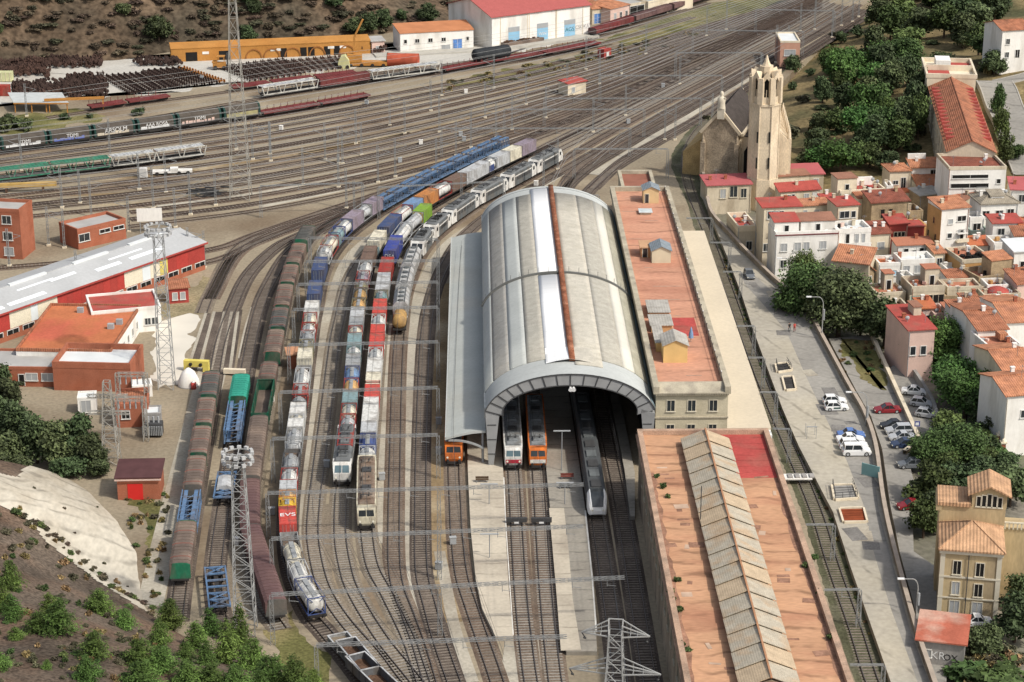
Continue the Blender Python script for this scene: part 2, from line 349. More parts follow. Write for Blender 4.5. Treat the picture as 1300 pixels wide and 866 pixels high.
track('Z2', [(180,152),(250,140),(330,126),(450,108),(570,92),(700,71),(790,49),(880,22)], M_BAL_G)
def lane(px, w, m, z=.02, name='service_path'):
    mb = MB(); sweep(mb, Path(px, 0, 2.0), [(-w/2,z-.03),(-w/2,z),(w/2,z),(w/2,z-.03)], 0, closed=False); return tag(mb.build(name, m), kind='structure')
lane([(612,892),(556,850),(541,808),(524,760),(517,710),(518,640),(519,560),(524,440),(531,385),(546,345),(576,305),(640,264),(720,215),(800,172)], 2.9, M_LANE)
lane([(385,700),(384,640),(391,590),(402,520),(412,450),(420,400),(428,368),(440,336),(460,312),(490,290),(530,266),(590,232),(640,207)], 3.0, M_LANE)
lane([(480,690),(483,640),(484,560),(489,470),(494,400)], 1.9, M_LANE)
lane([(415,740),(412,690),(415,640)], 1.6, M_BAL_G, .03)
lane([(560,850),(575,790),(561,740),(557,680),(556,560),(562,440),(570,360)][1:], 2.6, M_RUST, .025)
lane([(600,866),(578,800),(568,752),(558,700)], 1.6, M_LANE, .03)
lane([(668,812),(661,880)], 5.5, M_LANE, .03)
lane([(228,735),(247,630),(268,520),(285,450)], 2.2, M_LANE, .03)
lane([(190,770),(208,690),(228,610),(246,540),(262,480),(270,455)], 3.6, M_LANE, .035)
lane([(287,760),(287,690),(297,620),(310,560),(322,500)], 1.8, M_BAL_G, .03)
lane([(325,390),(316,420),(309,455)], 2.0, M_LANE, .03)
lane([(700,170),(800,122),(900,68),(1000,18)], 3.0, M_LANE, .02)
lane([(640,215),(740,163),(830,112),(940,52),(1040,0)], 2.6, M_LANE, .02)
lane([(755,222),(820,182),(890,135),(960,92)], 3.2, M_LANE, .02)
lane([(330,262),(480,230),(600,195),(690,162),(790,122),(880,78)], 2.6, M_LANE, .015)
lane([(20,225),(210,200),(330,180),(470,154),(600,126),(720,98)], 1.4, M_RUST, .015)
lane([(200,262),(330,242),(420,228),(480,216)], 6.0, M_LANE, .012)
for (x0,y0,x1,y1) in ((30,250,330,233),(60,262,330,247),(10,236,330,208),(200,222,520,168),(380,196,640,140),(420,215,640,158),(500,222,700,152),(560,232,760,128),(620,170,860,70)): lane([(x0,y0),((x0+x1)/2,(y0+y1)/2+3),(x1,y1)], 1.5, M_RUST, .011)
slab('platform', [(594,598),(597,661),(598,676),(604,735),(612,772),(629,808),(652,808),(646,750),(641,660),(639,600),(632,500),(622,380),(612,320),(590,320),(590,420)], 0, .6, M_PLAT, M_PLAT)
slab('platform', [(694,600),(701,672),(708,700),(712,750),(719,827),(758,827),(754,750),(745,661),(736,593),(722,500),(705,380),(695,310),(672,310),(680,420)], 0, .6, M_PLAT2, M_PLAT2)
slab('platform', [(793,597),(800,656),(806,656),(806,600),(790,520),(760,400),(742,310),(738,310),(755,400),(778,520)], 0, .6, M_PLAT2, M_PLAT2)
sheet('platform_edge', [(640.3,606),(642.5,660),(648,745),(652.3,806),(651,806),(646.8,745),(641.2,660),(639,606)], .605, mat('white edge line', (.62,.60,.54), .9), .605)
sheet('platform_paving', [(697,645),(701,690),(707,760),(712,826),(738,826),(727,760),(722,700),(716,645)], .606, M_PLAT, .606)
sheet('platform_edge', [(744,648),(753,735),(758,800),(756,800),(751,735),(742,648)], .607, mat('white edge line', (.62,.60,.54), .9), .607)
EDGE = [(1150,905),(1131,866),(1108,800),(1080,720),(1057.6,650),(1046,628),(1014,566),(994,520),(970,456),(955,415),(942,375),(924.5,329),(904,278),(893,250)]
CUTL = [(1104,905),(1086,866),(1062,800),(1036,710),(1018,650),(990,580),(972,533),(930,420),(905,350),(880,285),(872,255)]
sheet('trackbed', CUTL + EDGE[::-1], .012, M_WEED)
sheet('trackbed', [(893,250),(872,255),(862,235),(852,212),(853,195),(868,172),(900,140),(930,122),(912,150),(896,180),(890,215)], .014, M_WEED)
track('R', [(1128,905),(1107,866),(1086,800),(1058,720),(1036,650),(1002,567),(980,516),(955,452),(928,376),(911,330),(893,283),(880,252),(872,225),(872,195),(885,168),(915,138),(960,108),(1020,70),(1090,24)], M_WEED, slp=M_SLP)
pf = slab('forecourt', EDGE + [(x,y) for (x,y) in WALL_PX[::-1][2:]], -.5, .9, M_CONC, M_CONC)
M_PATCH = mat('dark road patch', (.19,.18,.165), .95, .2, .4, .2, 3.)
def on(px, z): return [(x,y) for (x,y) in px]
sheet('forecourt_road', [(1165,866),(1130,770),(1106,690),(1096,640),(1075,585),(1048,530),(1022,475),(998,420),(972,390),(945,360),(940,345),(958,350),(990,378),(1024,408),(1044,440),(1072,494),(1092,535),(1107,575),(1110,605),(1116,650),(1130,703),(1155,798),(1180,866)], .904, M_ASPH, .904)
for k in range(16):
    t = rnd.random(); i = rnd.randrange(2,9); x = WALL_PX[i][0]+(WALL_PX[i+1][0]-WALL_PX[i][0])*t-rnd.uniform(14,44); y = WALL_PX[i][1]+(WALL_PX[i+1][1]-WALL_PX[i][1])*t; q = G(x,y,.9); mb = MB(); mb.obox((q.x,q.y),rnd.uniform(.8,3),rnd.uniform(1,5),.9,.909+.0015*k,rnd.uniform(-.3,.3)); tag(mb.build('road_patch', (M_PATCH, M_LANE, M_PATCH)[k%3]), kind='structure')
ZL = -1.2
slab('street', [(1200,900),(1168,798),(1142,700),(1130,640),(1120,570),(1106,529),(1086,494),(1052,430),(1104,425),(1126,470),(1149,520),(1168,562),(1152,580),(1160,610),(1158,640),(1160,700),(1196,725),(1205,780)], -2.4, ZL, M_ASPH)
slab('side_street', [(1126,470),(1149,520),(1168,562),(1185,556),(1190,522),(1172,488),(1155,470),(1146,455)], -2.4, ZL-.1, M_ASPH)
sheet('verge', [(1060,434),(1104,428),(1122,468),(1128,500),(1118,488),(1092,478),(1070,455)], ZL+.01, M_GRASS, ZL)
M_CRETE = mat('storage hardstanding', (.47,.45,.40), .92, .12, .05, .1, 1.2, stain=(.30,.27,.22), stain_amt=.6, sscale=.05)
sheet('storage_yard', [(-60,140),(60,128),(210,118),(330,101),(480,82),(560,84),(690,60),(760,42),(690,48),(500,62),(470,58),(220,72),(60,76),(-60,86)], .008, M_CRETE)
sheet('verge', [(560,110),(640,106),(700,94),(760,82),(830,66),(870,50),(850,46),(760,66),(690,80),(600,96)], .018, M_GRASS)
sheet('verge', [(760,52),(830,22),(905,2),(1010,-4),(960,14),(880,38),(800,58)], .02, M_GRASS)
sheet('verge', [(0,172),(60,164),(140,150),(100,138),(30,146),(-40,160)], .02, M_GRASS)
sheet('verge', [(160,632),(206,620),(214,660),(205,745),(196,770),(190,700),(176,655)], .02, M_GRASS)
sheet('verge', [(200,378),(262,352),(276,358),(262,396),(230,404),(200,400)], .02, mat('dusty verge', (.26,.215,.13), 1, .25, .12, .3, 2., stain=(.14,.13,.06), stain_amt=.7, sscale=.08))
sheet('concrete_apron', [(196,410),(236,400),(250,404),(236,462),(232,490),(200,494)], .03, mat('pale concrete apron', (.58,.54,.46), .9, .1, .1))
sheet('verge', [(330,800),(378,780),(400,812),(420,866),(360,880)], .02, M_GRASS)
from mathutils import noise as MN
def nz(x, y, s, o=0.0): return MN.noise(Vector((x*s+o, y*s-o, o*.37)))
def seg_dist(P, x, y):                  # signed distance to an open polyline: + on its left side
    best = 1e9; sg = 1
    for i in range(len(P)-1):
        ax, ay, bx, by = P[i].x, P[i].y, P[i+1].x, P[i+1].y
        dx, dy = bx-ax, by-ay; t = max(0, min(1, ((x-ax)*dx+(y-ay)*dy)/(dx*dx+dy*dy)))
        qx, qy = ax+dx*t, ay+dy*t; d = math.hypot(x-qx, y-qy)
        if d < best - 1e-6: best = d; sg = 1 if dx*(y-ay)-dy*(x-ax) > 0 else -1
    return best*sg
def grid_hill(name, hf, x0, x1, y0, y1, st, m, mfun=None, mats=None, zmin=.0):
    nx, ny = int((x1-x0)/st)+1, int((y1-y0)/st)+1; vs = []; hs = []
    for j in range(ny):
        for i in range(nx):
            x, y = x0+i*st, y0+j*st; h = hf(x, y); vs.append((x,y,h)); hs.append(h)
    mb = MB(); mb.v = vs
    for j in range(ny-1):
        for i in range(nx-1):
            a = j*nx+i; q = [a, a+1, a+nx+1, a+nx]
            if max(hs[k] for k in q) <= zmin: continue
            mb.f.append(q); mb.sm.append(True)
            mb.m.append(mfun(x0+(i+.5)*st, y0+(j+.5)*st) if mfun else 0)
    o = mb.build(name, mats or [m]); return tag(o, kind='structure')
def march(hf, px, py, d0=120.0, d1=1100.0, st=1.5):
    d = ray(px, py); t = d0
    while t < d1:
        x, y, z = d[0]*t, d[1]*t, CH+d[2]*t
        if z <= max(hf(x, y), -2.2): return Vector((x, y, max(hf(x, y), -2.2)))
        t += st
    return None
TB = [G(-420,110), G(-200,96), G(0,88), G(60,80), G(150,79), G(240,64), G(330,56), G(470,46), G(560,36), G(600,14), G(680,4), G(760,-16), G(900,-40)]
def h_back(x, y):
    d = seg_dist(TB, x, y)
    if d <= 0: return -1.0 + d*.02
    n = nz(x,y,.018)*9 + nz(x,y,.06,3)*3.0 + nz(x,y,.17,7)*1.0
    return -1 + .62*d + max(0, min(1, d/25))*n*1.1
M_HB = mat('dry scrub hillside', (.105,.074,.048), 1, .4, .035, .45, .7, stain=(.055,.048,.034), stain_amt=.95, sscale=.025, bump=.8)
grid_hill('hillside', h_back, -300, 160, 560, 900, 2.5, M_HB)
TF = [G(560,905), G(450,878), G(330,838), G(262,812), G(222,790), G(200,770), G(188,700), G(160,660), G(125,622), G(90,600), G(20,592), G(-60,585), G(-200,590)]
CT = [G(260,830), G(190,790), G(100,722), G(40,676), G(-10,640), G(-80,600)]      # placeholder, only pixel rows
def h_front(x, y):
    d = seg_dist(TF, x, y)             # + on the left / near side
    if d <= 0: return -1.0
    e = min(d, 26)*.58 + max(0, d-26)*.30
    k = min(1, d/8)
    return -1 + min(e, d*.9) + k*(nz(x,y,.05)*1.6 + nz(x,y,.16,5)*.5)
M_HF = mat('reddish scrub earth', (.105,.082,.062), 1, .4, .09, .45, 2.2, stain=(.13,.085,.058), stain_amt=.85, sscale=.08, bump=.9)
M_SHOT = mat('sprayed concrete', (.47,.43,.35), .95, .14, .08, .12, 1.5, stain=(.35,.30,.225), stain_amt=.8, sscale=.09, stretch=(1,.35,1))
bands(M_SHOT, 4.5, 9.0, .35, R(-35), .22)
def hf_px(x, y): return PJ(x, y, h_front(x, y))
CPOLY = [(-60,590),(20,606),(60,598),(94,603),(130,630),(168,668),(186,700),(194,740),(200,782),(196,784),(150,757),(104,727),(60,690),(24,655),(-60,610)]
def inpoly(P, x, y):
    c = False
    for i in range(len(P)):
        (xi, yi), (xj, yj) = P[i], P[i-1]
        if (yi > y) != (yj > y) and x < (xj-xi)*(y-yi)/(yj-yi)+xi: c = not c
    return c
grid_hill('hillside', h_front, -110, 5, 190, 345, 1.0, None, lambda x, y: 0, [M_HF], zmin=-.9)
def h_conc(x, y):
    px, py = hf_px(x, y)
    return h_front(x, y)+.12
CW = [march(h_front, px, py) for (px, py) in CPOLY if True]
CW = [c for c in CW if c is not None]
mb = MB(); st = .5; keep = {}
CWP = [(c.x, c.y) for c in CW]
for j in range(int(120/st)):
    for i in range(int(110/st)):
        x, y = -105+i*st, 235+j*st
        wob = nz(x, y, .25, 2)*.7
        if inpoly(CWP, x+wob, y+wob):
            keys = []
            for (a, b) in ((0,0),(1,0),(1,1),(0,1)):
                k = (i+a, j+b)
                if k not in keep:
                    keep[k] = len(mb.v); X, Y = -105+(i+a)*st-st/2, 235+(j+b)*st-st/2; mb.v.append((X, Y, h_front(X, Y)+.10+.06*nz(X,Y,.5,9)))
                keys.append(keep[k])
            mb.f.append(keys); mb.m.append(0); mb.sm.append(True)
tag(mb.build('concrete_slope', M_SHOT), kind='structure')
TE = [G(906,190), G(940,150), G(985,112), G(1048,50), G(1095,8), G(1160,-40), G(1240,-90)]
def h_east(x, y):
    d = -seg_dist(TE, x, y)
    if d <= 0: return -2.0
    f = max(0, min(1, (y-455)/70.0))
    return -2 + f*(min(d,14)*.30 + max(0, d-14)*.16 + min(1, d/20)*(nz(x,y,.03)*3+nz(x,y,.11,4)*.8))
M_HE = mat('grassy hillside', (.19,.145,.072), 1, .3, .06, .35, 1., stain=(.06,.062,.03), stain_amt=.95, sscale=.05)
grid_hill('hillside', h_east, 55, 330, 440, 950, 2.5, M_HE, zmin=-1.95)
def drape(name, px, w, m, hf=h_east, dz=.12, kerb=True):
    pts = [march(hf, x, y) for (x, y) in px]; pts = catmull(pts, 2.0); mb = MB(); vs = []
    for i, q in enumerate(pts):
        d = pts[min(i+1,len(pts)-1)]-pts[max(i-1,0)]; d.z = 0; d.normalize(); sd = Vector((d.y,-d.x,0)); z = hf(q.x,q.y)
        z = max(hf(q.x+sd.x*u, q.y+sd.y*u) for u in (-w/2,-w/4,0,w/4,w/2)); z = max(z, -2.2)
        for u, zz in ((-w/2-.3,-1.2),(-w/2-.3,.22),(-w/2,.22),(-w/2,.1),(w/2,.1),(w/2,.22),(w/2+.3,.22),(w/2+.3,-1.2)): vs.append((q.x+sd.x*u, q.y+sd.y*u, z+zz))
    fs = []; n = 8; ms = []
    mb.v = vs
    for i in range(len(pts)-1):
        for k in range(n-1):
            mb.f.append([i*n+k,(i+1)*n+k,(i+1)*n+k+1,i*n+k+1]); mb.m.append(0 if k == 3 else 1); mb.sm.append(False)
    return tag(mb.build(name, [m, mat('kerb stone', (.36,.34,.30), .9, .1)]), kind='structure')
drape('hill_road', [(1262,108),(1272,128),(1284,155),(1296,190),(1312,225)], 8.5, M_ASPH)
drape('hill_road', [(1262,108),(1275,104),(1300,98),(1330,90)], 4.5, M_ASPH)
O = G(620,595); ca, sa = math.cos(YAW), math.sin(YAW)
def W2L(p): dx, dy = p[0]-O.x, p[1]-O.y; return (dx*ca+dy*sa, -dx*sa+dy*ca)
def LP(px, py, z): return W2L(G(px, py, z))                       # station coordinates of a pixel on plane z
def front_uz(px, py, v):                                         # where a pixel's ray meets the station plane at depth v
    d = ray(px, py)
    nx, ny = -sa, ca; c0 = O.x*nx+O.y*ny+v
    t = c0/(d[0]*nx+d[1]*ny); P = (d[0]*t, d[1]*t); return W2L(P)[0], CH+d[2]*t
M_SHD = [mat('shed sheet border', (.42,.435,.415), .9, .06, .15, .05, 2.),                                   #0
         tilemat('shed sheet grey', (.30,.29,.262), .6, 'Y', .12, .15, stain=(.33,.31,.27), rough=.95),              #1
         mat('shed sheet pale', (.40,.415,.39), .9, .06, .15, .05, 2.),                                   #2
         tilemat('shed sheet beige', (.37,.35,.295), .6, 'Y', .12, .15, stain=(.38,.355,.30), rough=.95),              #3
         mat('shed white membrane', (.80,.80,.78), .9, .03, .2),                                           #4
         mat('rusty ridge strip', (.20,.075,.04), .9, .3, .6, .4, 4., stain=(.32,.15,.09), stain_amt=.7, sscale=.5), #5
         tilemat('shed sheet cream', (.46,.43,.36), .6, 'Y', .10, .12, stain=(.40,.37,.30), rough=.95),              #6
         mat('shed sheet olive', (.345,.325,.25), .7, .14, .3, .1, 2., stain=(.31,.29,.22), stain_amt=.6, sscale=.2), #7
         mat('shed blue glass', (.22,.30,.34), .6, .12, .3, .1, 2., stain=(.34,.38,.38), stain_amt=.5, sscale=.2), #8
         mat('shed cream white', (.58,.555,.475), .6, .05, .2)]                                             #9
for q_ in M_SHD[:5]+M_SHD[6:8]+M_SHD[9:]: bands(q_, 2.4, .5, .09, 0, .05)
M_STEEL = mat('grey painted steel', (.30,.31,.31), .55, .12, .5, metal=.1)
M_STEELD = mat('dark steel', (.07,.07,.07), .6, .15, .5, metal=.2)
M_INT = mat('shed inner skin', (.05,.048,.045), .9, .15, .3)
SHED = thing('train_shed', 'large vaulted train shed with pale banded sheet roof spanning the platforms', 'train shed', O, YAW)
ZB = 4.558
prof = [(550+x/ZB, 400+y/ZB) for (x, y) in ((300,552),(345,520),(400,478),(450,449),(500,420),(560,391),(620,369),(680,352),(740,343),(795,340),(860,343),(930,352),(1000,371),(1060,396),(1120,428),(1170,461),(1220,498),(1285,550))]
P0 = [front_uz(x, y, 0) for (x, y) in prof]
uL, uR = P0[0][0], P0[-1][0]; uc, hw = (uL+uR)/2, (uR-uL)/2; zs = (P0[0][1]+P0[-1][1])/2; za = max(p[1] for p in P0)
def vault(t, off=0.0):                                            # t in -1..1 across
    a = t*R(74); k = math.sin(R(74))
    u = uc + (hw)*math.sin(a)/k; c = (math.cos(a)-math.cos(R(74)))/(1-math.cos(R(74)))
    return u - off*math.sin(a)*.9, zs + (za-zs)*c**.92 - off*math.cos(a)*.95
Ybk = DEP(0, 236.5, za); VB = W2L(G(688,236.5,za))[1]
print('SHED', 'width', round(2*hw,1), 'spring', round(zs,1), 'apex', round(za,1), 'length', round(VB,1))
def t_of_px(px):                                                  # vault parameter from column at the front edge
    best = min(range(-1000,1001), key=lambda k: abs(PJ(*(O.x+vault(k/1000)[0]*ca, O.y+vault(k/1000)[0]*sa, vault(k/1000)[1]))[0]-px)); return best/1000
edges_t = [-1.0, -.80, -.57, -.385, -.205, 0.0, .05, .30, .52, .66, .875, 1.0]
mats_t = [2, 1, 2, 3, 4, 5, 6, 3, 9, 7, 8]
mb = MB(); border_f, border_b = 7.0, 5.0
def strip(t0, t1, v0, v1, m, off=0.0, lift=0.0):
    n = max(2, int((t1-t0)*26)); pa = [vault(t0+(t1-t0)*k/n, off-lift) for k in range(n+1)]
    nv = max(1, int((v1-v0)/12)); vs = []
    for j in range(nv+1):
        v = v0+(v1-v0)*j/nv
        for p in pa: vs.append((p[0], v, p[1]))
    fs = [(j*(n+1)+k, j*(n+1)+k+1, (j+1)*(n+1)+k+1, (j+1)*(n+1)+k) for j in range(nv) for k in range(n)]
    mb.add(vs, fs, m, True)
strip(-1, 1, 0, border_f, 0); strip(-1, 1, border_f, VB, 0)
mb.build('roof_skin', M_SHD, SHED)
mb = MB()
for (a, b, m) in zip(edges_t[:-1], edges_t[1:], mats_t):
    if m == 8: continue
    x0 = border_f*.55 if m in (4,5,6) else border_f
    mb2 = MB(); keep_mb = mb; mb = mb2
    if m == 4:
        strip(a, b, border_f*.8, VB*.46, 4, 0, .20); strip(a, b, VB*.475, VB-2.0, 4, 0, .20)
        n = 6
    elif m == 5: strip(a, b, border_f*.72, VB-1, 5, 0, .66)
    else: strip(a, b, x0, VB-border_b, m, 0, .16)
    mb = keep_mb
    o = mb2.build('ridge_strip' if m == 5 else 'roof_panel', M_SHD, SHED)
    sm_ = o.modifiers.new('thickness', 'SOLIDIFY'); sm_.thickness = -.14 if m != 5 else -.4; sm_.offset = 1
mb = MB(); strip(edges_t[-2], 1.0, .4, VB-.4, 8, 0, .10); mb.build('roof_glazing', M_SHD, SHED)
mb = MB(); v = border_f*.78
pa = [vault(-.205), vault(-.1), vault(0), vault(.1), vault(.22)]; pb = [vault(-.205,-.12), vault(-.1,-.40), vault(0,-.62), vault(.1,-.42), vault(.22,-.12)]
mb.add([(p[0], v, p[1]+.02) for p in pa] + [(p[0], v, p[1]) for p in pb], [(k,k+1,5+k+1,5+k) for k in range(4)])
mb.add([(p[0], v-.5, p[1]) for p in pb[:3]] + [(p[0], v+6.0, vault(t)[1]+.24) for p, t in zip(pb[:3], (-.205,-.1,0))], [(k,k+1,3+k+1,3+k) for k in range(2)], 1)
mb.add([(p[0], v-.5, p[1]) for p in pb[2:]] + [(p[0], v+6.0, vault(t)[1]+.24) for p, t in zip(pb[2:], (0,.1,.22))], [(k,k+1,3+k+1,3+k) for k in range(2)], 2)
mb.build('ridge_end', [M_STEELD, M_SHD[4], M_SHD[6]], SHED)
mb = MB(); vj = VB*.468
for k in range(40):
    a, b = vault(-1+2*k/40, -.30), vault(-1+2*(k+1)/40, -.30)
    mb.bar((a[0], vj, a[1]), (b[0], vj, b[1]), .42, 0)
    if k % 2 == 0: mb.bar((a[0], vj+.4, a[1]), (a[0], vj+.4, a[1]+1.0), .07, 0)
mb.build('roof_joint', mat('joint grey', (.13,.13,.12), .7, .1), SHED)
def arch(v0, v1, depth, name):
    mb = MB(); n = 48; outer = [vault(-1+2*k/n, .06) for k in range(n+1)]
    lo = outer[0]; inner = []
    for k in range(n+1):
        t = -1+2*k/n; d = depth*(1+.55*abs(t)**6); p = vault(t, d); inner.append((uc+(p[0]-uc)*(1-.012*abs(t)**8), p[1]))
    for k in range(n):
        a, b, c, d = outer[k], outer[k+1], inner[k+1], inner[k]
        mb.add([(a[0],v0,a[1]),(b[0],v0,b[1]),(c[0],v0,c[1]),(d[0],v0,d[1])], [(0,3,2,1)], 0)
        mb.add([(a[0],v1,a[1]),(b[0],v1,b[1]),(c[0],v1,c[1]),(d[0],v1,d[1])], [(0,1,2,3)], 0)
        mb.add([(d[0],v0,d[1]),(c[0],v0,c[1]),(c[0],v1,c[1]),(d[0],v1,d[1])], [(0,3,2,1)], 1)
        if k % 3 == 0: mb.bar((a[0],v0-.05,a[1]), (d[0],v0-.05,d[1]), .13, 1)
        if k < n: mb.bar((a[0],v0-.06,a[1]), (b[0],v0-.06,b[1]), .15, 1); mb.bar((d[0],v0-.06,d[1]), (c[0],v0-.06,c[1]), .14, 1)
    return mb, inner
mb, inner = arch(.0, 1.2, 2.0, 'front_arch'); mb.build('front_arch', [mat('arch panel', (.27,.272,.268), .8, .14, .4), M_STEELD], SHED)
mb, _ = arch(VB-1.2, VB, 2.0, 'rear_arch'); mb.build('rear_arch', [mat('arch panel', (.27,.272,.268), .8, .14, .4), M_STEELD], SHED)
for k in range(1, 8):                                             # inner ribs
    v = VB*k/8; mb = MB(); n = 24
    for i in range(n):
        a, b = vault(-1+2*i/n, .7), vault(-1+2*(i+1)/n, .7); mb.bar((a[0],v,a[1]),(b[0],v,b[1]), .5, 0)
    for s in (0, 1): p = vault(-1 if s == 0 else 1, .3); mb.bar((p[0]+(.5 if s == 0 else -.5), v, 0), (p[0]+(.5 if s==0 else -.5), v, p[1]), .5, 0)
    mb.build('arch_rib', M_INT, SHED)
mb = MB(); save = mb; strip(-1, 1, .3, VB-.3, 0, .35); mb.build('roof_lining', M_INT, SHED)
for s in (-1, 1):
    mb = MB(); p = vault(s, .0); x0 = p[0]; x1 = p[0]-s*2.2
    xs = sorted((x0-s*.02, x1)); fo = sorted((x0-s*.55, x0-s*1.25))
    vs = [(xs[0],.0,zs+.1),(xs[1],.0,zs-.6),(fo[1],.0,0),(fo[0],.0,0),(xs[0],1.2,zs+.1),(xs[1],1.2,zs-.6),(fo[1],1.2,0),(fo[0],1.2,0)]
    mb.add(vs, [(0,3,2,1),(4,5,6,7),(0,4,7,3),(1,2,6,5),(0,1,5,4)], 0)
    for k in range(1,4): mb.box(min(fo[0],xs[0])+.35, max(fo[1],xs[1])-.45, -.07, -.01, zs*k/4, zs*k/4+.12, 1)
    mb.build('arch_leg', [mat('arch panel', (.27,.272,.268), .8, .14, .4), M_STEELD], SHED)
for s in (-1,1):                                                  # loudspeakers at the crown
    mb = MB(); p = vault(.015+s*.016, 2.4); mb.tube((p[0],-.75,p[1]-.1),(p[0],.3,p[1]+.1), .34, 10, 0, .08); mb.build('loudspeaker', mat('white enamel', (.75,.75,.73), .4, .04), SHED)
aL = LP(566,556,6.0); za_ = front_uz(566,556,.5)[1]; xa0 = front_uz(566,556,.5)[0]; VA = W2L(G(563,302,za_))[1]
mb = MB(); x1 = uL+.1; n = 6
pr = [(xa0+(x1-xa0)*k/n, za_ + 1.15*math.sin(k/n*math.pi/2*1.0)) for k in range(n+1)]
vs = []
for v in (.5, VA):
    for p in pr: vs.append((p[0], v, p[1]))
mb.add(vs, [(k,k+1,n+1+k+1,n+1+k) for k in range(n)], 0, True)
mb.add([(p[0],v,p[1]-.35) for v in (.5,VA) for p in pr], [(k+1,k,n+1+k,n+1+k+1) for k in range(n)], 2, True)
mb.add([(p[0],.5,p[1]) for p in pr]+[(p[0],.5,p[1]-.35) for p in pr], [(k,n+1+k,n+1+k+1,k+1) for k in range(n)], 1)
mb.add([(p[0],VA,p[1]) for p in pr]+[(p[0],VA,p[1]-.35) for p in pr], [(k+1,n+1+k+1,n+1+k,k) for k in range(n)], 1)
mb.box(xa0-.15, xa0+.05, .5, VA, za_-.4, za_+.12, 1)
mb.box(xa0+1.55, xa0+1.75, .9, VA-.3, za_+.30, za_+.36, 1) if False else None
mb.build('side_awning', [mat('awning sheet', (.40,.415,.385), .9, .05, .2, .05, 2., stain=(.40,.39,.34), stain_amt=.6, sscale=.08), M_SHD[0], M_INT], SHED)
mb = MB(); mb.box(uL-.12, uL+.25, .6, VB-.6, zs-1.5, zs+.22, 0); mb.build('gutter', M_SHD[0], SHED)
mb = MB()
for k in range(6):
    a = k/6; mb.bar((xa0+.4+ (uL-xa0-.6)*a, .62, za_-.45-1.4*a**2.4), (xa0+.4+(uL-xa0-.6)*(k+1)/6, .62, za_-.45-1.4*((k+1)/6)**2.4), .28, 0)
mb.build('awning_bracket', M_STEEL, SHED)
for k in range(0, 9):                                             # awning posts
    mb = MB(); v = 1.2+k*(VA-3)/8; mb.tube((uL-.4,v,0),(uL-.4,v,za_+.9), .2, 8); mb.build('column', M_STEEL, SHED)
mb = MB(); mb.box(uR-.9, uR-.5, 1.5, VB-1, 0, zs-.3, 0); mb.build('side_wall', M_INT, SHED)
M_STONE = mat('cream render', (.50,.445,.32), .9, .10, .4, .08, 4., stain=(.36,.31,.215), stain_amt=.6, sscale=.3)
M_STONED = mat('weathered cornice', (.40,.355,.265), .95, .16, .5, .12, 5., stain=(.23,.20,.16), stain_amt=.6, sscale=.4)
M_TERR = mat('terracotta roof deck', (.50,.26,.17), .92, .10, .12, .14, 2.2, stain=(.38,.17,.11), stain_amt=.6, sscale=.10, stretch=(.5,1.6,1))
M_TERR2 = mat('peach roof deck', (.485,.275,.16), .92, .10, .10, .12, 2., stain=(.35,.165,.10), stain_amt=.75, sscale=.12, stretch=(.45,1.6,1))
bands(M_TERR, 5.0, 4.0, .35, 0, .10); bands(M_TERR2, 3.6, 7.0, .42, .06, .20)
M_RED = mat('red membrane', (.38,.07,.06), .9, .16, .2, .12, 2., stain=(.28,.085,.065), stain_amt=.8, sscale=.25); bands(M_RED, 2.2, 2.5, .3, 0, .08)
M_GLS = mat('dark window glass', (.030,.035,.038), .15, .3, .8, spec=.5)
M_TRIM = mat('pale stone trim', (.56,.51,.40), .9, .08, .6)
def win(parent, x, y, z, w_, h_, face='F', mframe=None, mglass=None, sill=True, name='window'):
    """window with frame proud of a wall; face F faces -y, L faces -x, R faces +x, B faces +y; (x,y) on the wall plane, z its bottom"""
    mb = MB(); f = .12; gl = mglass or M_GLS
    def bx(a0,a1,d0,d1,z0,z1,m):
        if face == 'F': mb.box(x+a0,x+a1,y-d1,y-d0,z0,z1,m)
        elif face == 'B': mb.box(x+a0,x+a1,y+d0,y+d1,z0,z1,m)
        elif face == 'L': mb.box(x-d1,x-d0,y+a0,y+a1,z0,z1,m)
        else: mb.box(x+d0,x+d1,y+a0,y+a1,z0,z1,m)
    bx(-w_/2,w_/2,.004,.03,z,z+h_,1)
    bx(-w_/2-f,-w_/2,.0,.09,z-.02,z+h_+f,0); bx(w_/2,w_/2+f,.0,.09,z-.02,z+h_+f,0); bx(-w_/2,w_/2,.0,.09,z+h_,z+h_+f,0)
    if w_ > .9: bx(-.035,.035,.03,.05,z,z+h_,0)
    if sill: bx(-w_/2-.2,w_/2+.2,.0,.2,z-.16,z-.03,0)
    return mb.build(name, [mframe or M_TRIM, gl], parent)
v0 = .8
uA, zc = front_uz(829.5,495.5,v0); uB, _ = front_uz(927.8,493,v0); wA = front_uz(832.8,510,v0)[0]; wB = front_uz(924.5,510,v0)[0]
VS = W2L(G(715,240,zc))[1]; VS = W2L(G(814,240.5,zc))[1]
print('STATION', 'cornice z', round(zc,1), 'u', round(uA,1), round(uB,1), 'len', round(VS,1))
ST = thing('station_building', 'long cream station building with flat terracotta roof beside the vaulted shed', 'station', O, YAW)
mb = MB(); mb.box(wA, wB, v0+.25, VS, 0, zc-.55, 0); mb.build('wall', M_STONE, ST)
mb = MB(); mb.box(uA, uB, v0-.35, VS+.3, zc-.55, zc-.35, 0); mb.box(uA+.25, uB-.25, v0-.1, VS+.1, zc-.85, zc-.55, 0)
n = 30
for k in range(n): x = uA+.5+(uB-uA-1)*k/(n-1); mb.box(x-.11, x+.11, v0-.3, v0-.02, zc-.8, zc-.56, 0)
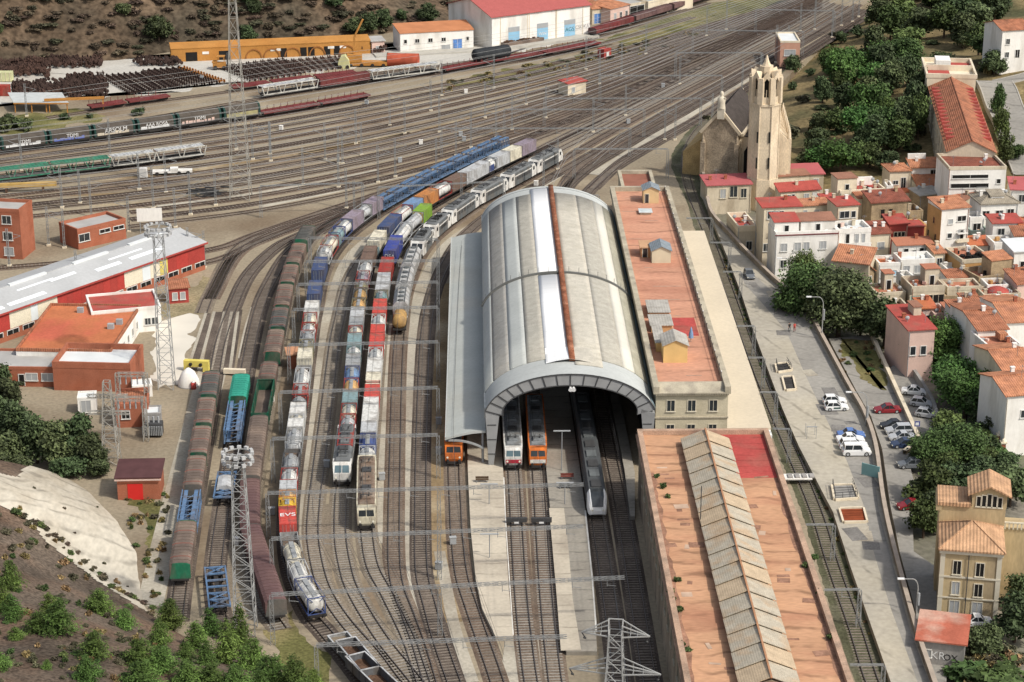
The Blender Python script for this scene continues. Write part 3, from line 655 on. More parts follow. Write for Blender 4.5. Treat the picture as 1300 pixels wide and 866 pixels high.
mb.box(wA-.12, wB+.12, v0+.08, v0+.25, zc-4.75, zc-4.5, 0); mb.box(wA-.12, wB+.12, v0+.08, v0+.25, zc-8.9, zc-8.65, 0)
mb.build('cornice', M_STONED, ST)
pt, ph = .9, 1.0
mb = MB(); ztop = zc+.05
mb.box(uA, uA+pt, v0-.3, VS+.3, zc-.35, ztop+ph*.6, 0); mb.box(uB-pt, uB, v0-.3, VS+.3, zc-.35, ztop+ph*.6, 0)
mb.box(uA+pt, uB-pt, VS-.6, VS+.3, zc-.35, ztop+ph*.6, 0); mb.add([(uA+pt,v0-.3,zc-.35),(uB-pt,v0-.3,zc-.35),(uB-pt,v0+2.6,zc+.3),(uA+pt,v0+2.6,zc+.3)], [(0,1,2,3)], 0)
mb.box(uA+pt, uB-pt, v0+2.6, v0+2.9, zc-.35, zc+.3, 0)
mb.build('parapet', M_STONED, ST)
mb = MB(); mb.box(uA+pt, uB-pt, v0+2.9, VS-.6, zc-.45, zc-.25, 0)
mb.build('roof_deck', M_TERR, ST)
for r, zz in enumerate((zc-3.55, zc-7.6, zc-11.6)):
    if zz < .4: continue
    for k in range(3):
        uu, _ = front_uz((852,878.5,906)[k], 510, v0); win(ST, uu, v0+.25, zz, 1.15, 1.75)
nw = 15
for k in range(nw):
    for zz in (zc-3.55, zc-7.6, zc-11.6):
        win(ST, wB, v0+3+k*(VS-5)/nw, zz, 1.1, 1.8, 'R')
def hut(parent, px0, px1, pyb, pyt, dpt, wallc, roofc, name='roof_hut', zb=None, gable=True):
    zb = zc-.25 if zb is None else zb
    a = LP(px0, pyb, zb); b = LP(px1, pyb, zb); Y0 = (a[1]+b[1])/2; x0, x1 = a[0], b[0]
    d0 = G(px0, pyb, zb); h = ZY(d0.y, pyt)-zb
    mb = MB(); xm = (x0+x1)/2; e = .25
    if gable:
        hr = (x1-x0)*.22
        mb.ext([(x0,zb),(x1,zb),(x1,zb+h),(xm,zb+h+hr),(x0,zb+h)], Y0, Y0+dpt, 0)
        o = mb.build(name, wallc, parent); mb = MB()
        for (xa, za, xb, zb_) in ((x0-e, zb+h-.08, xm, zb+h+hr+.06), (xm, zb+h+hr+.06, x1+e, zb+h-.08)):
            mb.add([(xa,Y0-e,za+.02),(xb,Y0-e,zb_+.02),(xb,Y0+dpt+e,zb_+.02),(xa,Y0+dpt+e,za+.02),(xa,Y0-e,za+.14),(xb,Y0-e,zb_+.14),(xb,Y0+dpt+e,zb_+.14),(xa,Y0+dpt+e,za+.14)], [(4,5,6,7),(3,2,1,0),(0,1,5,4),(1,2,6,5),(2,3,7,6),(3,0,4,7)])
        mb.build('hut_roof', roofc, o)
    else:
        mb.box(x0,x1,Y0,Y0+dpt,zb,zb+h,0); o = mb.build(name, wallc, parent); mb = MB(); mb.box(x0-e,x1+e,Y0-e,Y0+dpt+e,zb+h,zb+h+.15,0); mb.build('hut_roof', roofc, o)
    return o, (x0, x1, Y0, zb, h)
M_HUT = mat('pale hut render', (.56,.50,.36), .9, .08, .5); M_HUTY = mat('yellow hut render', (.62,.43,.18), .9, .08, .5)
M_SLATE = tilemat('grey hut sheet', (.20,.23,.25), .3, 'X', .15, .4); M_GREY = tilemat('grey fibre sheet', (.37,.35,.31), .45, 'X', .15, .3, stain=(.27,.25,.21))
Z7 = 3.936
o, d = hut(ST, 640+738/Z7, 640+832/Z7, 210+488/Z7, 210+428/Z7, 4.5, M_HUT, M_SLATE); 
o, d = hut(ST, 640+684/Z7, 640+735/Z7, 210+462/Z7, 210+412/Z7, 4.0, mat('ochre hut wall', (.45,.24,.12), .9, .1), mat('ochre hut top', (.46,.28,.16), .9, .1), gable=False); win(o, d[0]*.62+d[1]*.38, d[2], d[3]+.1, .8, 1.7, sill=False, name='hut_door')
o, d = hut(ST, 640+695/Z7, 640+772/Z7, 210+190/Z7, 210+125/Z7, 3.5, mat('peach hut render', (.60,.44,.24), .9, .08), M_SLATE); win(o, d[0]+.7, d[2], d[3]+.1, .7, 1.8, sill=False, name='hut_door')
o, d = hut(ST, 640+795/Z7, 640+915/Z7, 420+160/Z7, 420+75/Z7, 5.0, M_HUTY, M_GREY)
o, d = hut(ST, 640+760/Z7, 640+798/Z7, 420+105/Z7, 420+60/Z7, 8.0, M_HUTY, M_GREY, gable=False)
o, d = hut(ST, 640+725/Z7, 640+825/Z7, 210+765/Z7, 210+735/Z7, 6.0, mat('tan hut', (.48,.30,.15), .9, .1), M_GREY, gable=False)
o, d = hut(ST, 640+735/Z7, 640+838/Z7, 210+835/Z7, 210+800/Z7, 5.0, mat('tan hut', (.48,.30,.15), .9, .1), M_GREY, gable=False)
o, d = hut(ST, 640+680/Z7, 640+735/Z7, 210+246/Z7, 210+236/Z7, 2.2, mat('skylight curb', (.5,.42,.3), .9), mat('skylight pane', (.50,.55,.55), .3), 'skylight', gable=False)
mb = MB(); a = LP(640+850/Z7, 420-5/Z7, zc-.25); b = LP(640+975/Z7, 420+25/Z7, zc-.25); mb.box(a[0], b[0], b[1], a[1]+6, zc-.249, zc-.235); mb.build('roof_mat', M_RED, ST)
mb = MB()                                                          # railing with little lamps along the right parapet
for k in range(34):
    v = v0+4+k*(VS-8)/33; mb.bar((uB-pt-.15, v, zc-.3), (uB-pt-.15, v, zc+1.5), .07, 0); mb.box(uB-pt-.22, uB-pt-.08, v-.07, v+.07, zc+1.5, zc+1.64, 1 if k % 3 == 0 else 0)
mb.bar((uB-pt-.15, v0+4, zc+1.1), (uB-pt-.15, VS-4, zc+1.1), .06, 0); mb.build('railing', [M_STEELD, mat('white enamel', (.75,.75,.73), .4, .04)], ST)
mb = MB()
for k in range(12):                                                # patched joints on the deck
    v = v0+8+k*(VS-14)/11+rnd.uniform(-2,2); x = uA+pt+rnd.uniform(.3,5); mb.box(x, x+rnd.uniform(1,5), v, v+.22, zc-.25, zc-.235)
mb.build('roof_patch', mat('grey bitumen patch', (.33,.24,.18), .9, .2, 1.), ST)
a = front_uz(792,238,VS+.6); zw = zc-3.5; w0 = LP(640+590/Z7, 210+110/Z7, zw); w1 = LP(640+755/Z7, 210+110/Z7, zw); VW = LP(640+660/Z7, 210+30/Z7, zw)[1]
mb = MB(); mb.box(w0[0], w1[0], VS+.35, VW, 0, zw-.6, 0); mb.build('rear_wing', M_STONE, ST)
mb = MB(); mb.box(w0[0]-.2, w0[0]+.5, VS+.35, VW+.2, zw-.6, zw+.3, 0); mb.box(w1[0]-.5, w1[0]+.2, VS+.35, VW+.2, zw-.6, zw+.3, 0); mb.box(w0[0]+.5, w1[0]-.5, VW-.5, VW+.2, zw-.6, zw+.3, 0); mb.build('parapet', M_STONED, ST)
mb = MB(); mb.box(w0[0]+.5, w1[0]-.5, VS+.4, VW-.5, zw-.6, zw-.45, 0); mb.build('roof_deck', mat('dark terracotta', (.26,.11,.075), .9, .15, .3), ST)
M_DAMP = mat('damp grime', (.27,.15,.10), .95, .3, .5, .2, 3.); M_PALEP = mat('pale bitumen patch', (.46,.33,.24), .95, .2, .5)
zg = 11.2
GB = thing('goods_building', 'long stone goods building with peach flat roof and central ridged lantern in the foreground', 'warehouse', O, YAW)
bl, br = LP(808,546,zg), LP(973,542,zg); fl = LP(872,872,zg); fr = LP(1088,872,zg)
gu0, gu1 = (bl[0]+fl[0])/2, (br[0]+fr[0])/2; gv1 = (bl[1]+br[1])/2; gv0 = fl[1]-45
print('GOODS', [round(v,1) for v in (*bl,*br,*fl,*fr)], 'v', round(gv0,1), round(gv1,1))
M_OLDW = mat('old rubble wall', (.30,.245,.18), .95, .22, .3, .2, 4., stain=(.17,.135,.10), stain_amt=.85, sscale=.25, stretch=(1,1,.35))
mb = MB(); mb.box(gu0+.3, gu1-.3, gv0, gv1-.3, -.1, zg-.9, 0); mb.build('wall', M_OLDW, GB)
M_PARA = mat('worn parapet', (.40,.27,.19), .95, .2, .6, .2, 5., stain=(.23,.17,.125), stain_amt=.7, sscale=.4)
mb = MB(); t = .75
mb.box(gu0, gu0+t, gv0, gv1, zg-.9, zg, 0); mb.box(gu1-t, gu1, gv0, gv1, zg-.9, zg, 0); mb.box(gu0+t, gu1-t, gv1-t, gv1, zg-.9, zg, 0); mb.box(gu0-.2, gu0+.1, gv0, gv1+.1, zg-1.15, zg-.92, 0)
mb.build('parapet', M_PARA, GB)
mb = MB(); mb.box(gu0+t, gu1-t, gv0, gv1-t, zg-.9, zg-.7, 0); mb.build('roof_deck', M_TERR2, GB)
a = LP(640+930/Z7, 420+500/Z7, zg-.7); b = LP(640+1299/Z7, 420+735/Z7, zg-.7)
mb = MB(); mb.box(a[0]-.3, gu1-t-.05, b[1], gv1-t-.05, zg-.7, zg-.685, 0); mb.build('roof_mat', M_RED, GB)
for k in range(26):
    mb = MB(); x = rnd.choice((rnd.uniform(gu0+1.2,gu0+6.5), rnd.uniform(gu1-6,gu1-1.5))); y = rnd.uniform(gv0+46,gv1-12); mb.obox((x,y),rnd.uniform(.4,2.2),rnd.uniform(.4,1.6),zg-.7,zg-.692+.0022*k,rnd.uniform(-.2,.2)); mb.build('roof_patch', M_DAMP if k % 3 else M_PALEP, GB)
for x0, x1 in ((gu0+t+.02,gu0+t+.55),(gu1-t-.6,gu1-t-.02)):
    mb = MB(); n = 60; vs = []
    for i in range(n+1):
        y = gv0+(gv1-t-gv0-14)*i/n; q = .5*(rnd.random()-.3); vs += [(x0-(q if x0 > gu0+4 else 0),y,zg-.696),(x1+(q if x0 < gu0+4 else 0),y,zg-.696)]
    mb.add(vs, [(2*i,2*i+1,2*i+3,2*i+2) for i in range(n)]); mb.build('damp_edge', M_DAMP, GB)
l0, l1 = LP(864,560,zg-.2), LP(923,556,zg-.2); f0, f1 = LP(937,858,zg-.2), LP(1010,856,zg-.2)
lu0, lu1 = (l0[0]+f0[0])/2, (l1[0]+f1[0])/2; lv1 = l0[1]; lv0 = W2L(G(970,868,zg+1.0))[1]; lm = (lu0+lu1)/2; he, hr = .9, 2.3
LAN = MB(); LAN.ext([(lu0+.25,zg-.72),(lu1-.25,zg-.72),(lu1-.25,zg-.72+he),(lm,zg-.72+hr-.2),(lu0+.25,zg-.72+he)], lv0, lv1, 0)
lan = LAN.build('roof_lantern', mat('lantern side', (.22,.17,.12), .95, .2), GB)
n = 17
M_LP = tilemat('lantern sheet', (.40,.355,.275), .28, 'X', .12, .2, stain=(.42,.28,.16)); M_LP2 = tilemat('lantern sheet tan', (.45,.35,.235), .28, 'X', .12, .2)
for k in range(n):
    va = lv0+(lv1-lv0)*k/n; vb = lv0+(lv1-lv0)*(k+1)/n
    for s in (0, 1):
        mb = MB(); xe = lu0-.15 if s == 0 else lu1+.15; z0, z1 = zg-.72+he-.05, zg-.72+hr
        ta, tb = va+.05, vb+.16; dz0, dz1 = .26, .02                # each panel laps over the next: near edge lifted
        vs = [(xe,ta,z0+dz0),(lm,ta,z1+dz0),(lm,tb,z1+dz1),(xe,tb,z0+dz1)]
        vs2 = [(p[0],p[1],p[2]-.09) for p in vs]
        fs = [(0,1,2,3),(7,6,5,4),(0,4,5,1),(1,5,6,2),(2,6,7,3),(3,7,4,0)]
        if s: fs = [tuple(reversed(f)) for f in fs]
        mb.add(vs+vs2, fs, 0); mb.build('lantern_panel', M_LP2 if (k*7+s*3) % 5 == 0 else M_LP, lan)
mb = MB(); mb.bar((lm, lv0, zg-.72+hr+.22), (lm, lv1, zg-.72+hr+.22), .22, 0); mb.build('ridge_cap', mat('ridge rust', (.38,.20,.11), .9, .2), lan)
win_n = 16
for k in range(win_n): win(GB, gu0+.3, gv0+48+k*(gv1-gv0-52)/win_n, 5.6, 1.6, 2.6, 'L', M_STONED)
for k in range(win_n): win(GB, gu1-.3, gv0+48+k*(gv1-gv0-52)/win_n, 5.6, 1.6, 2.6, 'R', M_STONED)
a = LP(640+985/Z7, 420+866/Z7, zg-.7)                              # slim mast on the deck
mb = MB(); p = LP(889,668,zg-.7); mb.tube((p[0],p[1],zg-.7),(p[0],p[1],zg+5.2), .07, 6); mb.build('roof_pole', M_STEELD, GB)
zk = 5.2
CA = thing('platform_canopy', 'long flat beige canopy between the station building and the eastern track', 'canopy', O, YAW)
k0 = LP(979,543,zk); k1 = LP(893,290,zk); ku1 = (k0[0]+k1[0])/2; kv0, kv1 = k0[1], LP(880,293,zk)[1]
kx = [(wB+.3,kv0),(k0[0],kv0),(k1[0],kv1),(wB+.3,kv1)]
M_CAN = mat('beige canopy sheet', (.55,.48,.365), .9, .05, .1, .05, 2.)
mb = MB(); mb.prism(kx, zk-.35, zk, 0); mb.build('canopy_roof', M_CAN, CA)
mb = MB(); mb.prism([(wB+.3,kv0-2.2),(k0[0]-.1,kv0-2.2),(k0[0]-.1,kv0-.01),(wB+.3,kv0-.01)], zk-.9, zk-.36, 0); mb.build('front_valance', mat('white valance', (.72,.72,.68), .8, .05), CA)
for k in range(9):
    mb = MB(); v = kv0+2+k*(kv1-kv0-4)/8; u = k0[0]+(k1[0]-k0[0])*(v-kv0)/(kv1-kv0)-1.4; mb.tube((u,v,-.2),(u,v,zk-.34), .14, 8); mb.build('column', M_STEEL, CA)
def paint(name, col, rough=.6, var=.14, stain=(.105,.085,.065), amt=.55): return mat('paint '+name, col, .8, var*1.4, .5, .14, 3., stain=stain, stain_amt=amt, sscale=.6, spec=.12, stretch=(1,1,.5))
PC = dict(red=paint('red',(.32,.05,.042)), brightred=paint('bright red',(.50,.075,.06)), orange=paint('orange',(.46,.20,.07)), yellow=paint('yellow',(.62,.40,.05)),
 white=paint('white',(.60,.595,.56)), cream=paint('cream',(.62,.58,.46)), grey=paint('grey',(.30,.31,.31)), lgrey=paint('light grey',(.44,.45,.45)), dgrey=paint('dark grey',(.12,.125,.13)),
 blue=paint('blue',(.06,.09,.22)), navy=paint('navy',(.06,.085,.17)), royal=paint('royal blue',(.055,.075,.27)), teal=paint('teal',(.20,.29,.30)), tan=paint('tan',(.42,.26,.10)), peach=paint('peach',(.58,.36,.15)),
 brown=paint('brown',(.17,.115,.09)), purple=paint('purple grey',(.27,.225,.265)), olive=paint('olive',(.22,.20,.12)), green=paint('green',(.02,.13,.07)), lime=paint('lime',(.20,.34,.05)), black=paint('black',(.03,.03,.03)), sky=paint('sky',(.17,.27,.42)))
M_UND = mat('underframe black', (.035,.032,.03), .8, .2); M_BLUEF = paint('carrier blue', (.10,.17,.28)); M_SILV = paint('silver tank', (.40,.40,.39), .45); M_FRM = paint('tank frame grey', (.26,.27,.27))
M_WHT = mat('white enamel', (.75,.75,.73), .4, .04); M_LAMP = mat('lamp lens', (.75,.72,.6), .2, .02)
def bogie(mb, y, m=0):
    for s in (-1, 1):
        mb.box(.72*s-.08+.18*s, .72*s+.08+.18*s, y-1.3, y+1.3, .42, .72, m)
        for k in (-.9, .9): mb.tube((s*.70,y+k,.6),(s*.83,y+k,.6), .46, 10, m)
    mb.box(-.9,.9,y-.2,y+.2,.45,.85,m)
def flat_wagon(L, label, m=None, group=None):
    r = thing('flat_wagon', label, 'wagon', group=group)
    mb = MB()
    for x in (-1.1, 1.1): mb.box(x-.12, x+.12, -L/2+.3, L/2-.3, .85, 1.12, 0)
    for k in range(int(L/2)+1): y = -L/2+.4+k*(L-.8)/int(L/2); mb.box(-.98,.98,y-.1,y+.1,.9,1.08,0)
    mb.box(-.2,.2,-L/2+.3,L/2-.3,.8,1.0,0); mb.box(-1.25,1.25,-L/2+.12,-L/2+.3,.8,1.12,0); mb.box(-1.25,1.25,L/2-.3,L/2-.12,.8,1.12,0)
    mb.build('frame', m or M_UND, r)
    for y in (-L/2+2.1, L/2-2.1):
        mb = MB(); bogie(mb, y); mb.build('bogie', M_UND, r)
    for y in (-L/2+.05, L/2-.05):
        mb = MB()
        for x in (-.88,.88): mb.tube((x,y-.1,1.0),(x,y+.1,1.0), .22, 8)
        mb.build('buffers', M_UND, r)
    return r
def container(L, m, label, md=None, h=2.62, name='container'):
    r = thing(name, label, 'container'); w = 1.25; mb = MB()
    mb.box(-w+.05,w-.05,-L/2+.06,L/2-.06,.08,h-.05,0)
    n = max(6, int(L/.45))
    for k in range(n):
        y = -L/2+.3+k*(L-.6)/(n-1)
        for s in (-1,1): mb.box(s*(w-.05)-(.04 if s<0 else 0), s*(w-.05)+(.04 if s>0 else 0), y-.11, y+.11, .2, h-.15, 0)
        if k % 2 == 0: mb.box(-w+.1,w-.1,y-.1,y+.1,h-.05,h-.015,0)
    for x in (-w,w-.14):
        for y in (-L/2,L/2-.14): mb.box(x,x+.14,y,y+.14,0,h,1)
        mb.box(x+.02,x+.12,-L/2+.14,L/2-.14,h-.13,h-.002,1); mb.box(x+.02,x+.12,-L/2+.14,L/2-.14,.0,.15,1)
    for y in (-L/2+.02,L/2-.12): mb.box(-w+.14,w-.14,y,y+.1,h-.14,h-.004,1); mb.box(-w+.14,w-.14,y,y+.1,.01,.15,1)
    mb.build('container_body', [m, m], r)
    for s in (-1,1):
        mb = MB(); y = s*(L/2-.06)
        for x0,x1 in ((-w+.17,-.02),(.02,w-.17)): mb.box(x0,x1,min(y,y+s*.04),max(y,y+s*.04),.18,h-.18,0)
        for x in (-.75,-.3,.3,.75): mb.bar((x,y+s*.06,.2),(x,y+s*.06,h-.2),.045,1)
        mb.build('end_door', [md or m, M_STEEL], r)
    return r
def tank(L, m, label, mf=None, rr=1.16, frame=True, stripe=None):
    r = thing('tank_container', label, 'tank container'); zc_ = 1.3; mb = MB(); d = .42
    pf = [(.02,-L/2+.08),(rr*.55,-L/2+.12),(rr*.86,-L/2+.25),(rr,-L/2+.55),(rr,L/2-.55),(rr*.86,L/2-.25),(rr*.55,L/2-.12),(.02,L/2-.08)]
    mb.lathe(pf,(0,0,zc_),'y',16,0); o = mb.build('tank_barrel', m, r)
    mb = MB()
    for k in (-.28, .28):
        y = L*k; n = 16
        for i in range(n):
            a, b = 2*math.pi*i/n, 2*math.pi*(i+1)/n; q = rr+.03
            mb.bar((q*math.cos(a),y,zc_+q*math.sin(a)),(q*math.cos(b),y,zc_+q*math.sin(b)), .09)
    mb.build('tank_band', stripe or m, r)
    mb = MB(); mb.box(-.32,.32,-L/2+.5,L/2-.5,zc_+rr+.03,zc_+rr+.08,0)
    mb.tube((0,L*.08,zc_+rr),(0,L*.08,zc_+rr+.22),.3,8,0); mb.build('walkway', M_STEEL, r)
    if frame:
        mb = MB()
        for y in (-L/2+.06,L/2-.06):
            for x in (-1.19,1.19): mb.box(x-.06,x+.06,y-.06,y+.06,0,2.56,0)
            mb.box(-1.13,1.13,y-.05,y+.05,2.45,2.56,0); mb.box(-1.13,1.13,y-.05,y+.05,.02,.13,0)
            mb.bar((-1.15,y,.1),(0,y,.9),.08); mb.bar((1.15,y,.1),(0,y,.9),.08); mb.bar((-1.15,y,2.45),(-.5,y,1.9),.08); mb.bar((1.15,y,2.45),(.5,y,1.9),.08)
        for x in (-1.19,1.19): mb.box(x-.05,x+.05,-L/2+.12,L/2-.12,.02,.13,0); mb.box(x-.04,x+.04,-L/2+.12,L/2-.12,2.47,2.54,0)
        mb.build('frame', mf or M_FRM, r)
    return r
def open_box(L, m, label, load=None):
    r = thing('open_container', label, 'container'); mb = MB(); w=1.24; h=1.5
    for x in (-w,w-.08): mb.box(x,x+.08,-L/2,L/2,0,h,0)
    for y in (-L/2,L/2-.08): mb.box(-w+.08,w-.08,y,y+.08,0,h,0)
    for k in range(5):
        y = -L/2+.2+k*(L-.4)/4
        for s in (-1,1): mb.box(s*w-(.07 if s<0 else -.0), s*w+(.07 if s>0 else 0), y-.06,y+.06,.05,h-.03,0)
    mb.build('side_wall', m, r)
    mb = MB(); mb.box(-w+.08,w-.08,-L/2+.08,L/2-.08,.05,h*.55,0); mb.build('load', load or M_BAL_B, r); return r
def place(r, path, s0, s1, z):
    mpos, hd = path.pose(s0, s1); r.location = (mpos.x, mpos.y, z); r.rotation_euler = (0,0,hd); return r
ZT = dict(box=3.8, tank=3.55, open=2.65, hopper=4.2, loco=3.9, flat=1.15)
DK = .29                                                          # rail head above ground
def run_train(key, tname, items, yend, grp):
    """items: (row of the near roof edge, kind, colour, short description, extras)"""
    p = PATHS[key]; ss = [p.s_y(it[0], ZT[it[1]]+DK) for it in items] + [p.s_y(yend, 3.8)]
    cur = []; base = None
    def flush():
        nonlocal cur
        if not cur: return
        a, b = cur[0][0]-.35, cur[-1][1]+.35; nm = [c[2] for c in cur]
        w_ = flat_wagon(b-a-.15, (lambda q: q if len(q.split()) < 17 else 'flat wagon under the %s on the %s' % (nm[0], tname))(('flat wagon under the %s' % nm[0]) + (' and %s' % nm[-1] if len(nm) > 1 else '') + ' on the ' + tname), group='flat wagons of the container trains')
        place(w_, p, a, b, DK); cur = []
    for i, it in enumerate(items):
        yy, kind, col, ds = it[:4]; ex = it[4] if len(it) > 4 else {}
        s0, s1 = ss[i]+.1, ss[i+1]-.2; L = s1-s0
        if ex.get('L'): L = ex['L']; s1 = s0+L
        if L < 1.5: L = 2.2; s1 = s0+L
        pv = items[i-1][3] if i else None; nx = items[i+1][3] if i+1 < len(items) else None
        lab = ds + (' between the %s and the %s' % (pv, nx) if pv and nx else (' behind the %s' % pv if pv else ' ahead of the %s' % nx)) + ' on the ' + tname
        for alt in (ds + ' right behind the %s on the %s' % (pv, tname), ds + ' on the ' + tname):
            if len(lab.split()) > 16: lab = alt
        m = PC[col]
        if kind in ('loco', 'hopper'):
            flush(); r = ex['fn'](L, lab); place(r, p, s0, s1, DK); continue
        if kind == 'box': r = container(L, m, lab, PC[ex['door']] if 'door' in ex else None)
        elif kind == 'tank': r = tank(L, m, lab, PC[ex['fr']] if 'fr' in ex else None, stripe=PC[ex['band']] if 'band' in ex else None)
        else: r = open_box(L, m, lab)
        r['group'] = grp; place(r, p, s0, s1, DK+1.13)
        if 'txt' in ex: lettering(ex['txt'], ex.get('ts', 1.0), M_WHT, r, (0,-L/2-.09,1.4), (math.pi/2,0,0))
        if 'top' in ex: lettering(ex['top'], 1.5, M_WHT, r, (0,0,2.63), (0,0,0))
        if cur and (s1-cur[0][0] > 19.5): flush()
        cur.append((s0, s1, ds))
    flush()
def loco(L, label, cab, side, roof, nose='slope', stripe=None, glass=None, gear=True, name='locomotive', cat='locomotive', face=None, pan=True):
    r = thing(name, label, cat); w = 1.46; h = 3.65; sl_ = .9 if nose == 'slope' else .35
    pf = [(-L/2+.15,.75),(-L/2,1.1),(-L/2,2.15),(-L/2+sl_,3.2),(-L/2+sl_+.25,h-.15),(-L/2+2.6,h-.12)]
    body = [(-L/2+2.6,.75),(-L/2+2.6,h-.14),(L/2-2.6,h-.14),(L/2-2.6,.75)]
    def side_ext(prof, x0, x1, m):
        n = len(prof); vs = [(x0,p[0],p[1]) for p in prof]+[(x1,p[0],p[1]) for p in prof]
        mb.add(vs, [(i,n+i,n+(i+1)%n,(i+1)%n) for i in range(n)]+[tuple(range(n)), tuple(range(2*n-1,n-1,-1))], m)
    mb = MB(); side_ext(body, -w, w, 0)
    if stripe:
        for s in (-1,1): mb.box(s*w-.01 if s<0 else s*w-.0, s*w+.012 if s>0 else s*w+.0, -L/2+2.7, L/2-2.7, 2.75, 3.0, 1)
    for k in range(6):                                            # side grilles
        y = -L/2+4+k*(L-8)/5
        for s in (-1,1): mb.box(min(s*w,s*(w+.02)), max(s*w,s*(w+.02)), y-.5, y+.5, 1.9, 2.6, 2)
    mb.build('body', [side, stripe or side, M_STEELD], r)
    for s in (1,-1):
        mb = MB(); q = [(p[0]*s, p[1]) for p in pf] + [(s*(-L/2+2.6), .75)]
        if s < 0: q.reverse()
        wn = w-.02; n = len(q)
        def wx(p): return wn*(1-.10*max(0, 1-(L/2-abs(p[0]))/1.2))
        vs = [(-wx(p),p[0],p[1]) for p in q]+[(wx(p),p[0],p[1]) for p in q]
        mb.add(vs, [(i,n+i,n+(i+1)%n,(i+1)%n) for i in range(n)]+[tuple(range(n)), tuple(range(2*n-1,n-1,-1))], 0)
        for sx in (-1,1): mb.box(sx*w-(.0 if sx<0 else .03), sx*w+(.03 if sx<0 else .0), min(s*(-L/2+1.3),s*(-L/2+2.0)), max(s*(-L/2+1.3),s*(-L/2+2.0)), 2.2, 3.0, 1)
        o = mb.build('cab', [cab, M_GLS], r)
        mb = MB(); a = Vector((0,s*(-L/2+.06),2.24)); b = Vector((0,s*(-L/2+sl_-.06),3.12)); nrm = Vector((0,-s*(b.z-a.z),abs(b.y-a.y))).normalized()*.03
        for x0, x1 in ((-1.12,-.06),(.06,1.12)):
            pts = [(x0,a.y,a.z),(x1,a.y,a.z),(x1*.94,b.y,b.z),(x0*.94,b.y,b.z)]; pts = [(x,y+nrm.y,z+nrm.z) for (x,y,z) in pts]
            mb.add(pts, [(0,1,2,3) if s > 0 else (3,2,1,0)], 0)
        mb.build('windshield', glass or M_GLS, o)
        for x in (-.95,.95):
            mb = MB(); mb.tube((x,s*(-L/2+.0),1.45),(x,s*(-L/2-.05),1.45), .17, 8); mb.build('headlight', M_LAMP, o)
        if face:
            mb = MB(); mb.box(-1.2,1.2,min(s*(-L/2-.03),s*(-L/2)),max(s*(-L/2-.03),s*(-L/2)),1.15,1.75,0); mb.build('front_panel', face, o)
        mb = MB(); mb.box(-1.2,1.2,min(s*(-L/2-.05),s*(-L/2+.4)),max(s*(-L/2-.05),s*(-L/2+.4)),.35,.74,0)
        for x in (-.88,.88): mb.tube((x,s*(-L/2+.1),1.0),(x,s*(-L/2-.4),1.0),.2,8)
        mb.build('buffer_beam', M_UND, r)
    mb = MB(); mb.ext([(-1.25,h-.14),(1.25,h-.14),(.95,h+.05),(-.95,h+.05)], -L/2+1.4, L/2-1.4, 0)
    if gear:
        for k in range(5):
            y = -L/2+3.6+k*(L-7.2)/4; mb.box(-.7,.7,y-.8,y+.8,h+.05,h+.28,1 if k % 2 else 0); mb.tube((0.35,y,h+.28),(0.35,y,h+.55),.09,6,1)
        mb.bar((-.55,-L/2+2.5,h+.5),(-.55,L/2-2.5,h+.5),.07,1)
    mb.build('roof', [roof, M_STEELD], r)
    if gear and pan:
        for s in (1,-1):
            mb = MB(); y0 = s*(-L/2+3.1)
            for x in (-.5,.5): mb.bar((x,y0,h+.1),(x*.6,y0+s*1.5,h+.5),.06); mb.bar((x*.6,y0+s*1.5,h+.5),(x*1.2,y0+s*.2,h+.62),.05)
            mb.bar((-.9,y0+s*.2,h+.65),(.9,y0+s*.2,h+.65),.1); mb.build('pantograph', M_STEELD, r)
    for y in (-L/2+3.2, L/2-3.2):
        mb = MB(); bogie(mb, y); mb.build('bogie', M_UND, r)
    return r
M_LW = paint('locomotive white', (.60,.59,.55), .5, .08, (.25,.2,.16), .45); M_LB = paint('locomotive beige', (.52,.48,.36), .6, .12, (.20,.14,.10), .6); M_ROOFB = mat('rusty loco roof', (.16,.115,.085), .9, .3, .8, .2, 3., stain=(.28,.24,.19), stain_amt=.7, sscale=.5)
M_LG = paint('locomotive grey', (.11,.12,.122)); M_ROOFG = mat('grey loco roof', (.14,.145,.145), .8, .2, .6)
def lf_white(L, lab): return loco(L, lab, M_LW, M_LG, M_ROOFG, stripe=M_LW, glass=mat('pale cab glass', (.10,.15,.17), .1))
def lf_beige(L, lab): return loco(L, lab, M_LB, M_LB, M_ROOFB, nose='steep')
def lf_grey(L, lab): return loco(L, lab, M_LW, M_LG, M_ROOFG, stripe=M_LW)
